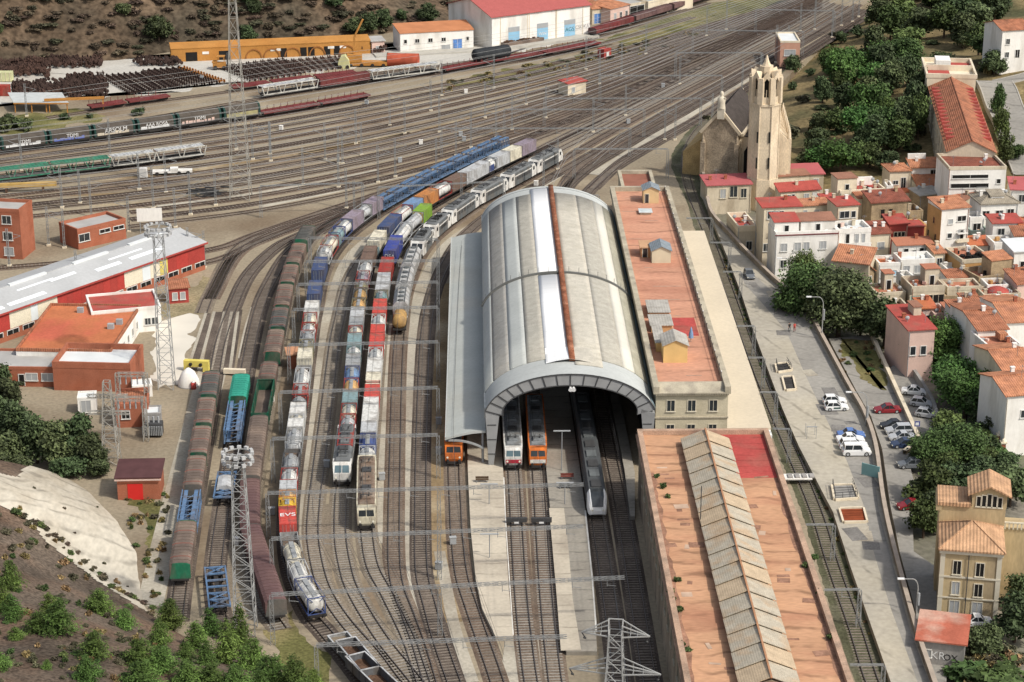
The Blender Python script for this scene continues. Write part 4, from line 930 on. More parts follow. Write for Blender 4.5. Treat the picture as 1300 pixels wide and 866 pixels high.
def hopper(L, lab, m=None, end=None):
    r = thing('hopper_wagon', lab, 'wagon', group='silver hopper wagons'); w = 1.4; m = m or M_SILV
    mb = MB(); mb.ext([(-w,1.5),(-.6,.8),(.6,.8),(w,1.5),(w,3.3),(.9,3.95),(-.9,3.95),(-w,3.3)], -L/2+.9, L/2-.9, 0)
    for k in range(6):
        y = -L/2+1.2+k*(L-2.4)/5
        for s in (-1,1): mb.box(min(s*w,s*(w+.07)),max(s*w,s*(w+.07)),y-.06,y+.06,1.5,3.3,0)
    mb.build('body', m, r)
    mb = MB()
    for k in range(4): y = -L/2+1.8+k*(L-3.6)/3; mb.tube((0,y,3.9),(0,y,4.15),.55,10,0)
    mb.bar((-.75,-L/2+1,4.05),(-.75,L/2-1,4.05),.12); mb.bar((.75,-L/2+1,4.05),(.75,L/2-1,4.05),.12); mb.build('roof_hatches', M_LG, r)
    for s in (-1,1):
        mb = MB(); y = s*(L/2-.9)
        mb.box(-1.25,1.25,min(y,y+s*.75),max(y,y+s*.75),1.15,1.3,0)
        for x in (-1.1,1.1): mb.bar((x,y+s*.6,1.2),(x*.85,y,3.2),.09)
        mb.build('end_platform', M_LW, r)
    mb = MB()
    for y in (-L/2+1.8,L/2-1.8): bogie(mb, y)
    mb.box(-.25,.25,-L/2,L/2,.85,1.1); mb.build('underframe', M_UND, r)
    return r
TA, TB_, TC = 'leftmost train', 'middle train', 'right hand train'
run_train('A', TA, [
 (760,'tank','white','bare white tank with four hatches',{'fr':'blue'}),(733,'tank','white','white tank with pale dome',{'fr':'lgrey'}),(711,'tank','cream','soiled cream tank',{'fr':'dgrey'}),(693,'open','grey','empty grey tray'),
 (665,'box','brightred','bright red container',{'top':'EVS'}),(643,'tank','yellow','yellow tank',{'fr':'yellow'}),(632,'tank','peach','yellowish framed tank',{'fr':'orange'}),(620,'box','lgrey','light grey short box'),(610,'tank','white','white round ended tank',{'fr':'red'}),(594,'tank','grey','grey hatched tank',{'fr':'dgrey'}),(581,'open','dgrey','dark framed tray'),(562,'tank','lgrey','smooth grey tank',{'fr':'grey'}),
 (541,'box','white','tall white curtained box'),(532,'tank','cream','pale domed tank',{'fr':'lgrey'}),(524,'box','white','square white top box'),(511,'tank','grey','dirty grey tank',{'fr':'black'}),(502,'tank','red','small red framed tank',{'fr':'red'}),(487,'tank','white','big white rounded tank',{'fr':'lgrey'}),(473,'open','grey','low grey tray'),
 (455,'box','cream','cream canvas box'),(442,'tank','olive','olive grey tank',{'fr':'olive'}),(431,'tank','grey','plain grey tank',{'fr':'grey'}),(420,'tank','white','white tank in red frame',{'fr':'red'}),(410,'tank','cream','pinkish tank in red frame',{'fr':'red'}),(395,'box','white','white flat topped box'),(388,'open','grey','shallow grey tray'),
 (373,'box','navy','near navy container',{'L':8.2}),(343,'box','navy','far navy container',{'L':8.6}),(321,'tank','white','white tank with round end',{'fr':'lgrey'}),(312,'tank','cream','rust streaked tank',{'fr':'red'}),(304,'open','teal','teal tray'),(296,'tank','teal','pale teal tank',{'fr':'blue'}),(288,'tank','white','white capped tank',{'fr':'blue'}),
 (277,'box','purple','mauve and crimson box',{'door':'grey'}),(267,'tank','lgrey','blue grey tank',{'fr':'grey'}),(258,'box','purple','mauve and white box',{'door':'white'})], 250, 'containers on the leftmost train')
run_train('B', TB_, [
 (588,'loco','white','white electric locomotive',{'fn':lf_white,'L':17.5}),(565,'box','red','short crimson box with white top'),(550,'tank','lgrey','ringed tank with red hoops',{'fr':'red','band':'red'}),(540,'tank','lgrey','second red hooped tank',{'fr':'red','band':'red'}),(526,'tank','cream','cream tank in red frame',{'fr':'red'}),(510,'box','teal','blue grey container'),
 (496,'tank','peach','peach domed tank',{'fr':'red'}),(480,'tank','sky','steel blue tank',{'fr':'blue'}),(463,'box','grey','slate grey container'),(449,'tank','white','white ended tank',{'fr':'teal'}),(437,'box','teal','teal framed box'),(423,'tank','cream','red framed cream tank',{'fr':'red'}),(412,'box','grey','ribbed grey box'),(401,'box','lgrey','silver grey box'),
 (390,'tank','peach','peach tank with dark band',{'fr':'olive'}),(379,'tank','tan','tan tank',{'fr':'dgrey'}),(366,'tank','olive','olive brown tank',{'fr':'brown'}),(356,'tank','purple','pale mauve tank',{'fr':'red'}),(344,'tank','white','white hatched tank',{'fr':'lgrey'}),(330,'box','brown','brown container'),(318,'open','teal','dark teal tray'),(306,'box','cream','tall cream box'),
 (298,'open','dgrey','black tray'),(288,'box','navy','dark navy container with white side'),(272,'tank','white','white tank in crimson frame',{'fr':'red'}),(259,'box','sky','faded blue container'),(250,'box','orange','orange container'),(240,'tank','white','red and white tank',{'fr':'red'}),(229,'box','brown','brown grey container'),(219,'box','lgrey','grey container with orange lettering',{'txt':'LOGS','ts':.9}),(210,'open','blue','blue tray'),(205,'tank','white','white rounded container tank',{'fr':'lgrey'}),(199,'box','lgrey','silver container'),(191,'box','cream','large cream container'),(184,'box','purple','dull mauve container')], 177, 'containers on the middle train')
run_train('C', TC, [
 (643,'loco','cream','beige locomotive with rusty roof',{'fn':lf_beige,'L':20.5}),(577,'tank','white','white half round tank',{'fr':'lgrey'}),(566,'tank','blue','blue ribbed tank',{'fr':'blue'}),(548,'box','lgrey','pale grey box',{'door':'blue'}),(534,'box','white','white container with blue end',{'door':'royal','L':10.6}),(504,'box','brightred','near red container',{'L':7.6}),(487,'box','cream','off white box'),(471,'box','white','white panelled box'),(455,'tank','white','white dome tank',{'fr':'white'}),
 (439,'box','brightred','second red container'),(422,'box','brightred','third red container'),(412,'tank','white','bright white rounded tank',{'fr':'white'}),(397,'box','brightred','fourth red container'),(380,'tank','teal','tank with green crest',{'fr':'olive'}),(367,'box','lgrey','pale teal box'),
 (345,'box','red','dark red long container',{'L':9.5}),(318,'box','royal','royal blue container',{'txt':'DSA','ts':1.1,'L':10.5}),(300,'tank','white','white frosted tank',{'fr':'lgrey'}),(283,'tank','lgrey','silver tank',{'fr':'grey'}),(268,'box','lime','lime and yellow container',{'door':'yellow'})], 259, 'containers on the right hand train')
PD = PATHS['D']
def seq(path, rows, z): return [path.s_y(r, z) for r in rows]
hs = seq(PD, [386,362,336,311], 4.2)
names = ['tan ended silver hopper wagon nearest the camera on the grey locomotive line','middle silver hopper wagon on the grey locomotive line','silver hopper wagon coupled to the nearest grey locomotive']
for i in range(3):
    place(hopper(min(hs[i+1]-hs[i]-.3, 13.5), names[i]), PD, hs[i], hs[i]+min(hs[i+1]-hs[i]-.3, 13.5), DK)
mb = MB(); L_ = 5.0; r = thing('tank_container', 'tan tank standing at the near end of the silver hopper wagons', 'tank container'); q = PD.s_y(392, 3.6)
mb.lathe([(.02,-L_/2),(.8,-L_/2+.1),(1.25,-L_/2+.4),(1.25,L_/2-.4),(.8,L_/2-.1),(.02,L_/2)],(0,0,2.3),'y',16); mb.build('tank_barrel', PC['tan'], r)
mb = MB(); mb.box(-1.2,1.2,-L_/2,L_/2,.85,1.1); bogie(mb, 0); mb.build('frame', M_UND, r); place(r, PD, q-L_, q, DK)
lrows = [308,287,268,243,223,204,186]
ls = seq(PD, lrows, 3.9); words = ['nearest','second nearest','third','fourth','fifth','farthest']
for i in range(6):
    s0, s1 = ls[i], min(ls[i+1]-.3, ls[i]+21)
    place(loco(s1-s0, '%s of six grey locomotives with white cabs in a row' % words[i] if i not in (2,3,4) else '%s grey locomotive with white cabs counting from the near end of the row' % words[i], M_LW, M_LG, M_ROOFG, stripe=M_LW), PD, s0, s1, DK)['group'] = 'row of six grey locomotives'
def car_carrier(L, label, m, group=None, deck=None, solid=False):
    r = thing('car_transporter', label, 'wagon', group=group); mb = MB()
    for x in (-1.32,1.32): mb.box(x-.1,x+.1,-L/2,L/2,.8,1.1,0); mb.box(x-.08,x+.08,-L/2+.3,L/2-.3,2.85,3.05,0)
    n = max(3, int(L/3.2))
    for k in range(n+1):
        y = -L/2+.5+k*(L-1)/n
        for x in (-1.32,1.32):
            mb.bar((x,y-.5,1.0),(x,y-.1,2.95),.12); mb.bar((x,y+.5,1.0),(x,y+.1,2.95),.12)
    mb.build('side_frame', m, r)
    for zz, nm in ((2.95,'upper_deck'),(1.05,'lower_deck')):
        mb = MB()
        if solid and zz > 2: mb.box(-1.22,1.22,-L/2+.3,L/2-.3,zz-.05,zz,0)
        else:
            for x in (-.75,.75): mb.box(x-.28,x+.28,-L/2+.3,L/2-.3,zz-.06,zz,0)
            for k in range(int(L/1.6)): y = -L/2+.6+k*1.6; mb.box(-1.22,1.22,y-.09,y+.09,zz-.13,zz-.065,0); 
            for k in range(int(L/3.2)): y = -L/2+1+k*3.2; mb.bar((-.47,y,zz-.02),(.47,y+1.6,zz-.02),.07)
        mb.build(nm, deck or m, r)
    mb = MB()
    for y in (-L/2+1.5, L/2-1.5): bogie(mb, y)
    mb.build('bogies', M_UND, r); return r
PA = PATHS['A']; cr = [254,244,234,224,214,204,195,186,178,172]; cs = seq(PA, cr, 3.3)
for i in range(9):
    lab = ['blue car transporter wagon coupled behind the mauve and white box','blue car transporter wagon at the far end of the leftmost train'][0 if i == 0 else 1] if i in (0,8) else 'empty blue car transporter wagon in the run behind the leftmost train'
    place(car_carrier(cs[i+1]-cs[i]-.4, lab, M_BLUEF, 'blue car transporters behind the leftmost train'), PA, cs[i], cs[i+1]-.4, DK)
def gondola(L, label, m, load, h=2.4, group=None, name='open_wagon'):
    r = thing(name, label, 'wagon', group=group); w = 1.38; mb = MB()
    for x in (-w,w-.1): mb.box(x,x+.1,-L/2+.3,L/2-.3,1.0,h,0)
    for y in (-L/2+.3,L/2-.4): mb.box(-w+.1,w-.1,y,y+.1,1.0,h,0)
    mb.box(-w-.06,-w+.14,-L/2+.3,L/2-.3,h,h+.1,1); mb.box(w-.14,w+.06,-L/2+.3,L/2-.3,h,h+.1,1); mb.box(-w+.14,w-.14,-L/2+.28,-L/2+.48,h,h+.1,1); mb.box(-w+.14,w-.14,L/2-.48,L/2-.28,h,h+.1,1)
    for k in range(8):
        y = -L/2+.6+k*(L-1.2)/7
        for s in (-1,1): mb.box(min(s*w,s*(w+.08)),max(s*w,s*(w+.08)),y-.07,y+.07,1.05,h-.02,0)
    mb.build('side_wall', [m, PC['lgrey'] if h < 3 else m], r)
    mb = MB(); nx, ny = 6, 14; vs = []
    for j in range(ny+1):
        for i in range(nx+1):
            x = -w+.1+(2*w-.2)*i/nx; y = -L/2+.4+(L-.8)*j/ny; vs.append((x,y,1.25+.55*max(0,nz(x+L,y,.45,label.count('e'))+.35)*(1-abs(x/w))))
    mb.add(vs, [(j*(nx+1)+i,j*(nx+1)+i+1,(j+1)*(nx+1)+i+1,(j+1)*(nx+1)+i) for j in range(ny) for i in range(nx)], 0, True); mb.build('load', load, r)
    mb = MB(); mb.box(-1.2,1.2,-L/2,L/2,.8,1.0)
    for y in (-L/2+2, L/2-2): bogie(mb, y)
    mb.build('underframe', M_UND, r); return r
M_SCRAP = mat('brown scrap load', (.10,.06,.04), 1, .4, .8, .4, 4.)
s0 = PA.s_y(853, 2.4); s1 = PA.s_y(811, 2.4); place(gondola(s1-s0-.3, 'pale rimmed open wagon with brown scrap behind the pine crowns', PC['dgrey'], M_SCRAP), PA, s0, s1-.3, DK)
q = PA.s_y(800, 2.4); place(gondola(q-s1-.3 if q-s1 > 3 else 3, 'short dull tray wagon between the scrap wagon and the white tank', PC['grey'], M_BAL_G, 1.7), PA, s1, q-.3, DK)
place(gondola(14, 'pale rimmed open wagon cut off by the bottom edge of the photo', PC['dgrey'], M_SCRAP), PA, s0-14.4, s0-.4, DK)
def covered(L, label, m, ends, group='ribbed covered wagons in the left sidings', h=3.3, rib=None):
    r = thing('covered_wagon', label, 'wagon', group=group); w = 1.4; mb = MB()
    mb.box(-w,w,-L/2+.35,L/2-.35,1.0,h-.3,0)
    for k in range(10):
        y = -L/2+.6+k*(L-1.2)/9
        for s in (-1,1): mb.box(min(s*w,s*(w+.06)),max(s*w,s*(w+.06)),y-.07,y+.07,1.05,h-.35,0)
    mb.build('body', m, r)
    mb = MB(); pf = [(-w-.05,h-.3),(w+.05,h-.3),(w*.7,h-.06),(0,h),(-w*.7,h-.06)]; mb.ext(pf, -L/2+.45, L/2-.45, 0)
    n = max(6, int(L/1.0))
    for k in range(n):
        y = -L/2+.6+k*(L-1.2)/(n-1)
        for a, b in ((pf[1],pf[2]),(pf[2],pf[3]),(pf[3],pf[4]),(pf[4],pf[0])): mb.bar((a[0],y,a[1]+.02),(b[0],y,b[1]+.02),.09,1 if (k*5+int(L)) % 4 == 0 else 0)
    mb.build('roof', [m, rib or m], r)
    for s in (-1,1):
        mb = MB(); y = s*(L/2-.45); q = [(p[0]*1.0,p[1]+.05) for p in pf]; q = [(-w-.05,1.0),(w+.05,1.0)]+q[1:]
        mb.ext(q, min(y,y+s*.12), max(y,y+s*.12), 0); mb.build('end_wall', ends, r)
    mb = MB(); mb.box(-1.2,1.2,-L/2,L/2,.8,1.0)
    for y in (-L/2+2, L/2-2): bogie(mb, y)
    mb.build('underframe', M_UND, r); return r
M_WB = mat('brown wagon sheet', (.135,.104,.086), .85, .2, .3, .12, 3., stain=(.20,.15,.115), stain_amt=.6, sscale=.25); M_WD = mat('dark wagon sheet', (.085,.085,.078), .85, .2, .3, .1, 3., stain=(.14,.11,.09), stain_amt=.6, sscale=.2)
M_WP = mat('purple brown sheet', (.115,.068,.066), .8, .15, .3, .1, 3., stain=(.16,.10,.085), stain_amt=.5, sscale=.2); M_WR = mat('red rib', (.24,.09,.07), .9, .2); M_DG = paint('dark green', (.012,.07,.04)); M_TG = mat('teal tarpaulin', (.035,.25,.18), .7, .12, .4, .1, 3.)
def rowrun(key, rows, fn, z=3.4):
    p = PATHS[key]; ss = seq(p, rows, z+DK)
    for i in range(len(rows)-1):
        o = fn(i, max(3.0, ss[i+1]-ss[i]-.4))
        if o is not None: place(o, p, ss[i], ss[i+1]-.4, DK)
lab1 = ['brown ribbed wagon with bright green near end at the siding buffers', None, 'brown ribbed wagon behind the near blue skeleton wagon','second brown ribbed wagon in the outermost siding','third brown ribbed wagon in the outermost siding','dark ribbed wagon at the far end of the outermost siding']
def f1(i, L):
    if i == 1: return car_carrier(L, 'blue skeleton wagon between two brown wagons in the outermost siding', M_BLUEF)
    return covered(L, lab1[i], (M_WB,0,M_WB,M_WB,M_WB,M_WD)[i], (PC['green'],0,M_WD,M_DG,M_DG,M_DG)[i], rib=M_WR)
rowrun('g1', [716,657,616,575,537,501,468], f1)
def flat_frame(L, label, tarp=None):
    r = thing('frame_wagon', label, 'wagon'); mb = MB(); w = 1.5
    for x in (-w,w-.22): mb.box(x,x+.22,-L/2,L/2,1.3,1.6,0)
    for k in range(7): y = -L/2+.15+k*(L-.3)/6; mb.box(-w+.22,w-.22,y-.15,y+.15,1.35,1.55,0)
    for k in range(6):
        y = -L/2+.15+k*(L-.3)/6
        if k in (0,1,5): mb.bar((-w+.2,y,1.5),(w-.2,y+(L-.3)/6,1.5),.14); mb.bar((w-.2,y,1.5),(-w+.2,y+(L-.3)/6,1.5),.14)
    mb.build('frame', M_BLUEF, r)
    if tarp: mb = MB(); mb.ext([(-1.2,1.4),(1.2,1.4),(1.1,1.9),(.4,2.15),(-.4,2.15),(-1.1,1.9)], -L*.2, L*.22, 0); mb.build('tarpaulin', tarp, r)
    mb = MB(); mb.box(-.3,.3,-L/2,L/2,.9,1.2)
    for y in (-L/2+1.6, L/2-1.6): bogie(mb, y)
    mb.build('underframe', M_UND, r); return r
def f2(i, L):
    if i == 0: return flat_frame(L, 'blue framed empty wagon at the buffers beside the floodlight mast')
    if i == 2: return flat_frame(L, 'blue framed wagon with grey sheeted load behind the floodlight mast', PC['lgrey'])
    if i == 4: return car_carrier(L, 'blue skeleton wagon coupled to the teal covered wagon', M_BLUEF)
    if i == 5: return covered(L, 'wagon under a bright teal tarpaulin in the second siding', M_TG, M_DG, group=None)
rowrun('g2', [764,712,626,592,553,512,480], f2, 2.2)
lab3 = ['long purple brown roofed wagon beside the floodlight mast','second purple brown wagon right behind the first one','brown ribbed wagon in front of the dark green open wagon','dark green open wagon with a ribbed load in the third siding','brown ribbed wagon right behind the dark green open wagon',None,'greyish brown ribbed wagon beside the orange cabin','dark ribbed wagon beyond the orange cabin','reddish ribbed wagon in the middle of the third siding','pale brown ribbed wagon near the signal gantries','last pale ribbed wagon before the green tailed tank','green ended wagon with grey tarpaulin at the siding head']
def f3(i, L):
    if lab3[i] is None: return None
    if i == 3: return gondola(L, lab3[i], M_DG, M_WB, 3.1)
    if i == 11: return covered(L, lab3[i], M_WD, PC['green'], group=None, h=3.6)
    return covered(L, lab3[i], (M_WP,M_WP,M_WB,0,M_WB,0,M_WB,M_WD,M_WB,M_WB,M_WB)[i], (M_WD,M_WP,M_WD,0,M_WB,0,M_DG,M_DG,M_DG,M_DG,M_DG)[i], rib=M_WR if i > 3 else None)
rowrun('g3', [762,662,604,524,478,456,447,415,387,358,333,306,286], f3)
M_OR = paint('train orange', (.62,.16,.03)); M_TR = paint('train crimson', (.40,.03,.05)); M_EG = paint('train grey', (.20,.21,.215))
def emu(key, row, n, L, cab, side, roof, face, label, gear=True, glass=None, z=3.7):
    p = PATHS[key]; s = p.s_y(row, z); 
    r = loco(L, label, cab, side, roof, nose='steep', gear=gear, name='passenger_train', cat='train', face=face, glass=glass); place(r, p, s, s+L, DK); return r
emu('S1', 571, 1, 24, M_LW, M_LW, M_EG, M_TR, 'red and white passenger train nosing out under the vault', glass=mat('pale cab glass', (.10,.15,.17), .1))
emu('S2', 571, 1, 24, M_OR, M_OR, M_EG, M_LW, 'orange fronted passenger train beside the red and white one under the vault')
emu('F', 566, 1, 22, M_OR, M_OR, M_EG, M_OR, 'orange passenger train half hidden under the side awning')
def railcar(L, label):
    r = thing('railcar', label, 'train'); w = 1.45; mb = MB()
    mb.ext([(-w,.6),(w,.6),(w,2.9),(w*.8,3.5),(-w*.8,3.5),(-w,2.9)], -L/2+3.2, L/2, 0); mb.build('body', mat('railcar dark grey', (.075,.08,.082), .7, .15), r)
    mb = MB(); n = 10; rings = []
    for (y, sx, z1, z0) in ((3.2,1,3.5,.6),(2.2,.99,3.42,.6),(1.3,.96,3.1,.6),(.6,.90,2.55,.62),(.15,.80,1.9,.7),(0,.62,1.4,.85)):
        yy = -L/2+y; ww = w*sx; rings.append([(-ww,yy,z0),(ww,yy,z0),(ww,yy,z0+(z1-z0)*.78),(ww*.78,yy,z1),(-ww*.78,yy,z1),(-ww,yy,z0+(z1-z0)*.78)])
    vs = [p for g_ in rings for p in g_]; fs = []
    for k in range(5):
        for i in range(6): fs.append((k*6+i,k*6+(i+1)%6,(k+1)*6+(i+1)%6,(k+1)*6+i))
    fs.append(tuple(30+i for i in range(6))); mb.add(vs, fs, 0, False); o = mb.build('nose', M_WHT, r)
    mb = MB(); g1 = [(-.85,-L/2+.62,2.62),(.85,-L/2+.62,2.62),(.95,-L/2+1.3,3.14),(.95,-L/2+2.2,3.46),(.98,-L/2+3.3,3.53),(-.98,-L/2+3.3,3.53),(-.95,-L/2+2.2,3.46),(-.95,-L/2+1.3,3.14)]
    g1 = [(x,y-.05,z+.05) for (x,y,z) in g1]; mb.add(g1, [(0,1,2,7),(7,2,3,6),(6,3,4,5)], 0); mb.add([(-.8,-L/2+.1,1.98),(.8,-L/2+.1,1.98),(.85,-L/2+.57,2.67),(-.85,-L/2+.57,2.67)], [(0,1,2,3)], 0); mb.build('windshield', M_GLS, o)
    for x in (-.8,.8): mb = MB(); mb.tube((x,-L/2+.3,1.5),(x,-L/2-.02,1.45),.16,8); mb.build('headlight', M_LAMP, o)
    mb = MB()
    for k in range(int(L/4)):
        y = -L/2+5+k*3.8; mb.box(-.75,.75,y-1.2,y+1.2,3.5,3.72,k % 2)
    mb.build('roof_gear', [M_STEELD, mat('railcar roof box', (.12,.13,.13), .8, .2)], r)
    mb = MB()
    for s in (-1,1): mb.box(min(s*w,s*(w+.02)),max(s*w,s*(w+.02)),-L/2+4,L/2-1,1.7,2.6,0)
    mb.build('window_band', M_GLS, r)
    mb = MB()
    for k in range(int(L/16)+1): bogie(mb, -L/2+3.2+k*15)
    mb.build('bogies', M_UND, r); return r
p3 = PATHS['S3']; s = p3.s_y(651, 1.4); place(railcar(54, 'long dark grey railcar with white streamlined nose leaving the vault'), p3, s, s+54, DK)
for key, row, lb in (('S1',661,'black buffer stop on the platform track under the red train'),('S2',661,'black buffer stop on the platform track under the orange train')):
    p = PATHS[key]; s = p.s_y(row, 1.0); r = thing('buffer_stop', lb, 'buffer stop', group='buffer stops between the platforms'); mb = MB(); mb.box(-1.5,1.5,-.25,.25,.5,1.15,0); mb.build('beam', M_STEELD, r)
    mb = MB()
    for x in (-.9,.9): mb.bar((x,.1,.6),(x,1.6,0),.2)
    mb.build('strut', M_STEELD, r); mb = MB(); mb.box(-.35,.35,-.32,-.26,.35,.6); mb.build('plate', M_WHT, r); place(r, p, s, s+.5, .2)
M_WALLW = mat('white render', (.76,.735,.68), .9, .06, .35, .05, 4., stain=(.48,.45,.39), stain_amt=.6, sscale=.3, stretch=(1,1,.3))
M_WALLC = mat('cream wall', (.67,.585,.44), .9, .07, .35, .05, 4., stain=(.44,.37,.26), stain_amt=.6, sscale=.3, stretch=(1,1,.3))
M_WALLB = mat('beige wall', (.55,.48,.36), .9, .10, .4, .08, 4., stain=(.31,.25,.175), stain_amt=.7, sscale=.3, stretch=(1,1,.35))
M_WALLS = mat('tan stone wall', (.36,.27,.165), .95, .2, .7, .22, 5., stain=(.23,.17,.11), stain_amt=.7, sscale=.4)
M_WALLO = mat('ochre wall', (.50,.285,.115), .9, .1, .4, .06, 4., stain=(.38,.22,.10), stain_amt=.6, sscale=.3)
M_WALLP = mat('pink wall', (.60,.43,.36), .9, .08, .4, .05, 4.)
M_WALLG = mat('grey stained wall', (.30,.285,.265), .95, .16, .4, .1, 4., stain=(.19,.18,.165), stain_amt=.7, sscale=.25, stretch=(1,1,.35))
M_WALLR = mat('red painted wall', (.33,.06,.05), .9, .1, .4, .06, 4.)
M_WALLK = mat('pale green wall', (.34,.41,.34), .9, .1, .4)
M_BRICK = mat('orange brick', (.33,.12,.07), .92, .12, .5, .16, 6., stain=(.30,.095,.05), stain_amt=.6, sscale=.4)
M_TILE = tilemat('clay tile', (.33,.135,.075), .4, 'X', .28, .8, stain=(.20,.095,.06)); M_TILEO = tilemat('orange tile', (.42,.185,.10), .4, 'X', .25, .8, stain=(.28,.13,.085)); M_TILED = tilemat('dark clay tile', (.22,.075,.05), .4, 'X', .25, .5, stain=(.14,.06,.045))
M_TILER = tilemat('red sheet roof', (.35,.075,.06), .5, 'X', .12, .3); M_TILEP = mat('pink red roof', (.38,.105,.105), .9, .10, .3, .05, 3.); M_SLATER = tilemat('grey old tile', (.27,.235,.18), .4, 'X', .2, .5, stain=(.18,.16,.13))
M_DECK = mat('clay roof deck', (.40,.165,.10), .92, .14, .3, .1, 3., stain=(.29,.125,.08), stain_amt=.6, sscale=.3); M_DECKR = mat('red roof paint', (.36,.075,.06), .92, .14, .3, .1, 3., stain=(.27,.10,.075), stain_amt=.8, sscale=.35); M_DECKO = mat('orange roof paint', (.45,.155,.07), .9, .14, .2, .1, 2., stain=(.40,.085,.06), stain_amt=.7, sscale=.1); M_DECKB = mat('brown roof deck', (.27,.135,.09), .92, .15, .3, .1, 3.)
M_DECKW = mat('white roof deck', (.60,.62,.61), .85, .08, .3); M_DECKG = mat('grey roof deck', (.36,.35,.33), .9, .12, .3)
M_DOORB = paint('door blue', (.10,.22,.50)); M_SHUT = mat('grey shutter', (.33,.34,.34), .7, .1); M_DARK = mat('dark opening', (.018,.017,.016), .9, .2)
M_WFR = mat('window white trim', (.60,.59,.55), .8, .05)
def bldg(name, label, cat, A, B, h, depth, wallm, roofm, roof='flat', zg=-2.2, rise=1.6, over=.35, wins='auto', group=None, floors=None, winmats=None, parm=None, ph=.7, ang=None, sides='L', hz=None, trimz=True):
    """A, B: pixels of the two ends of the near eave at height zg+h; depth in metres"""
    z = zg+h; a, b = G(*A, z), G(*B, z); 
    if ang is None: ang = math.atan2(b.y-a.y, b.x-a.x)
    w_ = (b.xy-a.xy).length; r = thing(name, label, cat, (a.x, a.y, zg), ang, group); r['w'] = w_
    d = depth; mb = MB()
    if roof in ('gx',):      # ridge parallel to the front
        mb.add([(0,0,-1),(w_,0,-1),(w_,d,-1),(0,d,-1),(0,0,h),(w_,0,h),(w_,d,h),(0,d,h),(0,d/2,h+rise),(w_,d/2,h+rise)], [(0,1,5,4),(2,3,7,6),(1,2,6,9,5),(3,0,4,8,7)])
        mb.build('wall', wallm, r); mb = MB(); o = over
        for y0,z0,y1,z1 in ((-o,h-o*rise*2/d,d/2,h+rise),(d/2,h+rise,d+o,h-o*rise*2/d)):
            mb.add([(-o,y0,z0+.03),(w_+o,y0,z0+.03),(w_+o,y1,z1+.03),(-o,y1,z1+.03),(-o,y0,z0+.2),(w_+o,y0,z0+.2),(w_+o,y1,z1+.2),(-o,y1,z1+.2)], [(4,5,6,7),(3,2,1,0),(0,1,5,4),(1,2,6,5),(2,3,7,6),(3,0,4,7)])
        mb.bar((-o,d/2,h+rise+.2),(w_+o,d/2,h+rise+.2),.22); mb.build('roof', roofm, r)
    elif roof == 'gy':       # gable towards the camera
        mb.ext([(0,-1),(w_,-1),(w_,h),(w_/2,h+rise),(0,h)], 0, d); mb.build('wall', wallm, r); mb = MB(); o = over
        for x0,z0,x1,z1 in ((-o,h-o*rise*2/w_,w_/2,h+rise),(w_/2,h+rise,w_+o,h-o*rise*2/w_)):
            mb.add([(x0,-o,z0+.03),(x1,-o,z1+.03),(x1,d+o,z1+.03),(x0,d+o,z0+.03),(x0,-o,z0+.2),(x1,-o,z1+.2),(x1,d+o,z1+.2),(x0,d+o,z0+.2)], [(4,5,6,7),(3,2,1,0),(0,1,5,4),(1,2,6,5),(2,3,7,6),(3,0,4,7)])
        mb.bar((w_/2,-o,h+rise+.2),(w_/2,d+o,h+rise+.2),.22); mb.build('roof', roofm, r)
    elif roof == 'mono':
        mb.add([(0,0,-1),(w_,0,-1),(w_,d,-1),(0,d,-1),(0,0,h),(w_,0,h),(w_,d,h+rise),(0,d,h+rise)], [(0,1,5,4),(2,3,7,6),(1,2,6,5),(3,0,4,7)])
        mb.build('wall', wallm, r); mb = MB(); o = over; k = rise/d
        vs = [(-o,-o,h-o*k+.02),(w_+o,-o,h-o*k+.02),(w_+o,d+o*.3,h+rise+o*.3*k+.02),(-o,d+o*.3,h+rise+o*.3*k+.02)]
        mb.add(vs+[(x,y,zz+.2) for (x,y,zz) in vs], [(4,5,6,7),(3,2,1,0),(0,1,5,4),(1,2,6,5),(2,3,7,6),(3,0,4,7)]); mb.build('roof', roofm, r)
    elif roof == 'hip':
        mb.box(0,w_,0,d,-1,h); mb.build('wall', wallm, r); mb = MB(); o = over; m_ = min(w_,d)/2
        lo = [(-o,-o,h),(w_+o,-o,h),(w_+o,d+o,h),(-o,d+o,h)]; lo2 = [(x,y,zz+.22) for (x,y,zz) in lo]
        if w_ >= d: top = [(m_,d/2,h+rise),(w_-m_+.01,d/2,h+rise)]; fs = [(4,5,9,8),(5,6,9),(6,7,8,9),(7,4,8)]
        else: top = [(w_/2,m_,h+rise),(w_/2,d-m_,h+rise)]; fs = [(4,5,8),(5,6,9,8),(6,7,9),(7,4,8,9)]
        mb.add(lo+lo2+top, [(3,2,1,0),(0,1,5,4),(1,2,6,5),(2,3,7,6),(3,0,4,7)]+fs)
        for i, t in ((4,0),(5,0 if w_ < d else 1),(6,1),(7,1 if w_ < d else 0)): mb.bar((lo+lo2)[i], top[t], .2)
        mb.build('roof', roofm, r)
    else:
        mb.box(0,w_,0,d,-1,h-ph-.22); o = mb.build('wall', wallm, r)
        mb = MB(); t = .3; z0, z1 = h-ph-.22, h
        mb.box(-.05,w_+.05,-.05,t,z0,z1); mb.box(-.05,w_+.05,d-t,d+.05,z0,z1); mb.box(-.05,t,t,d-t,z0,z1); mb.box(w_-t,w_+.05,t,d-t,z0,z1); mb.build('parapet', parm or wallm, r)
        mb = MB(); mb.box(t,w_-t,t,d-t,z0,z0+.12); mb.build('roof_deck', roofm, r)
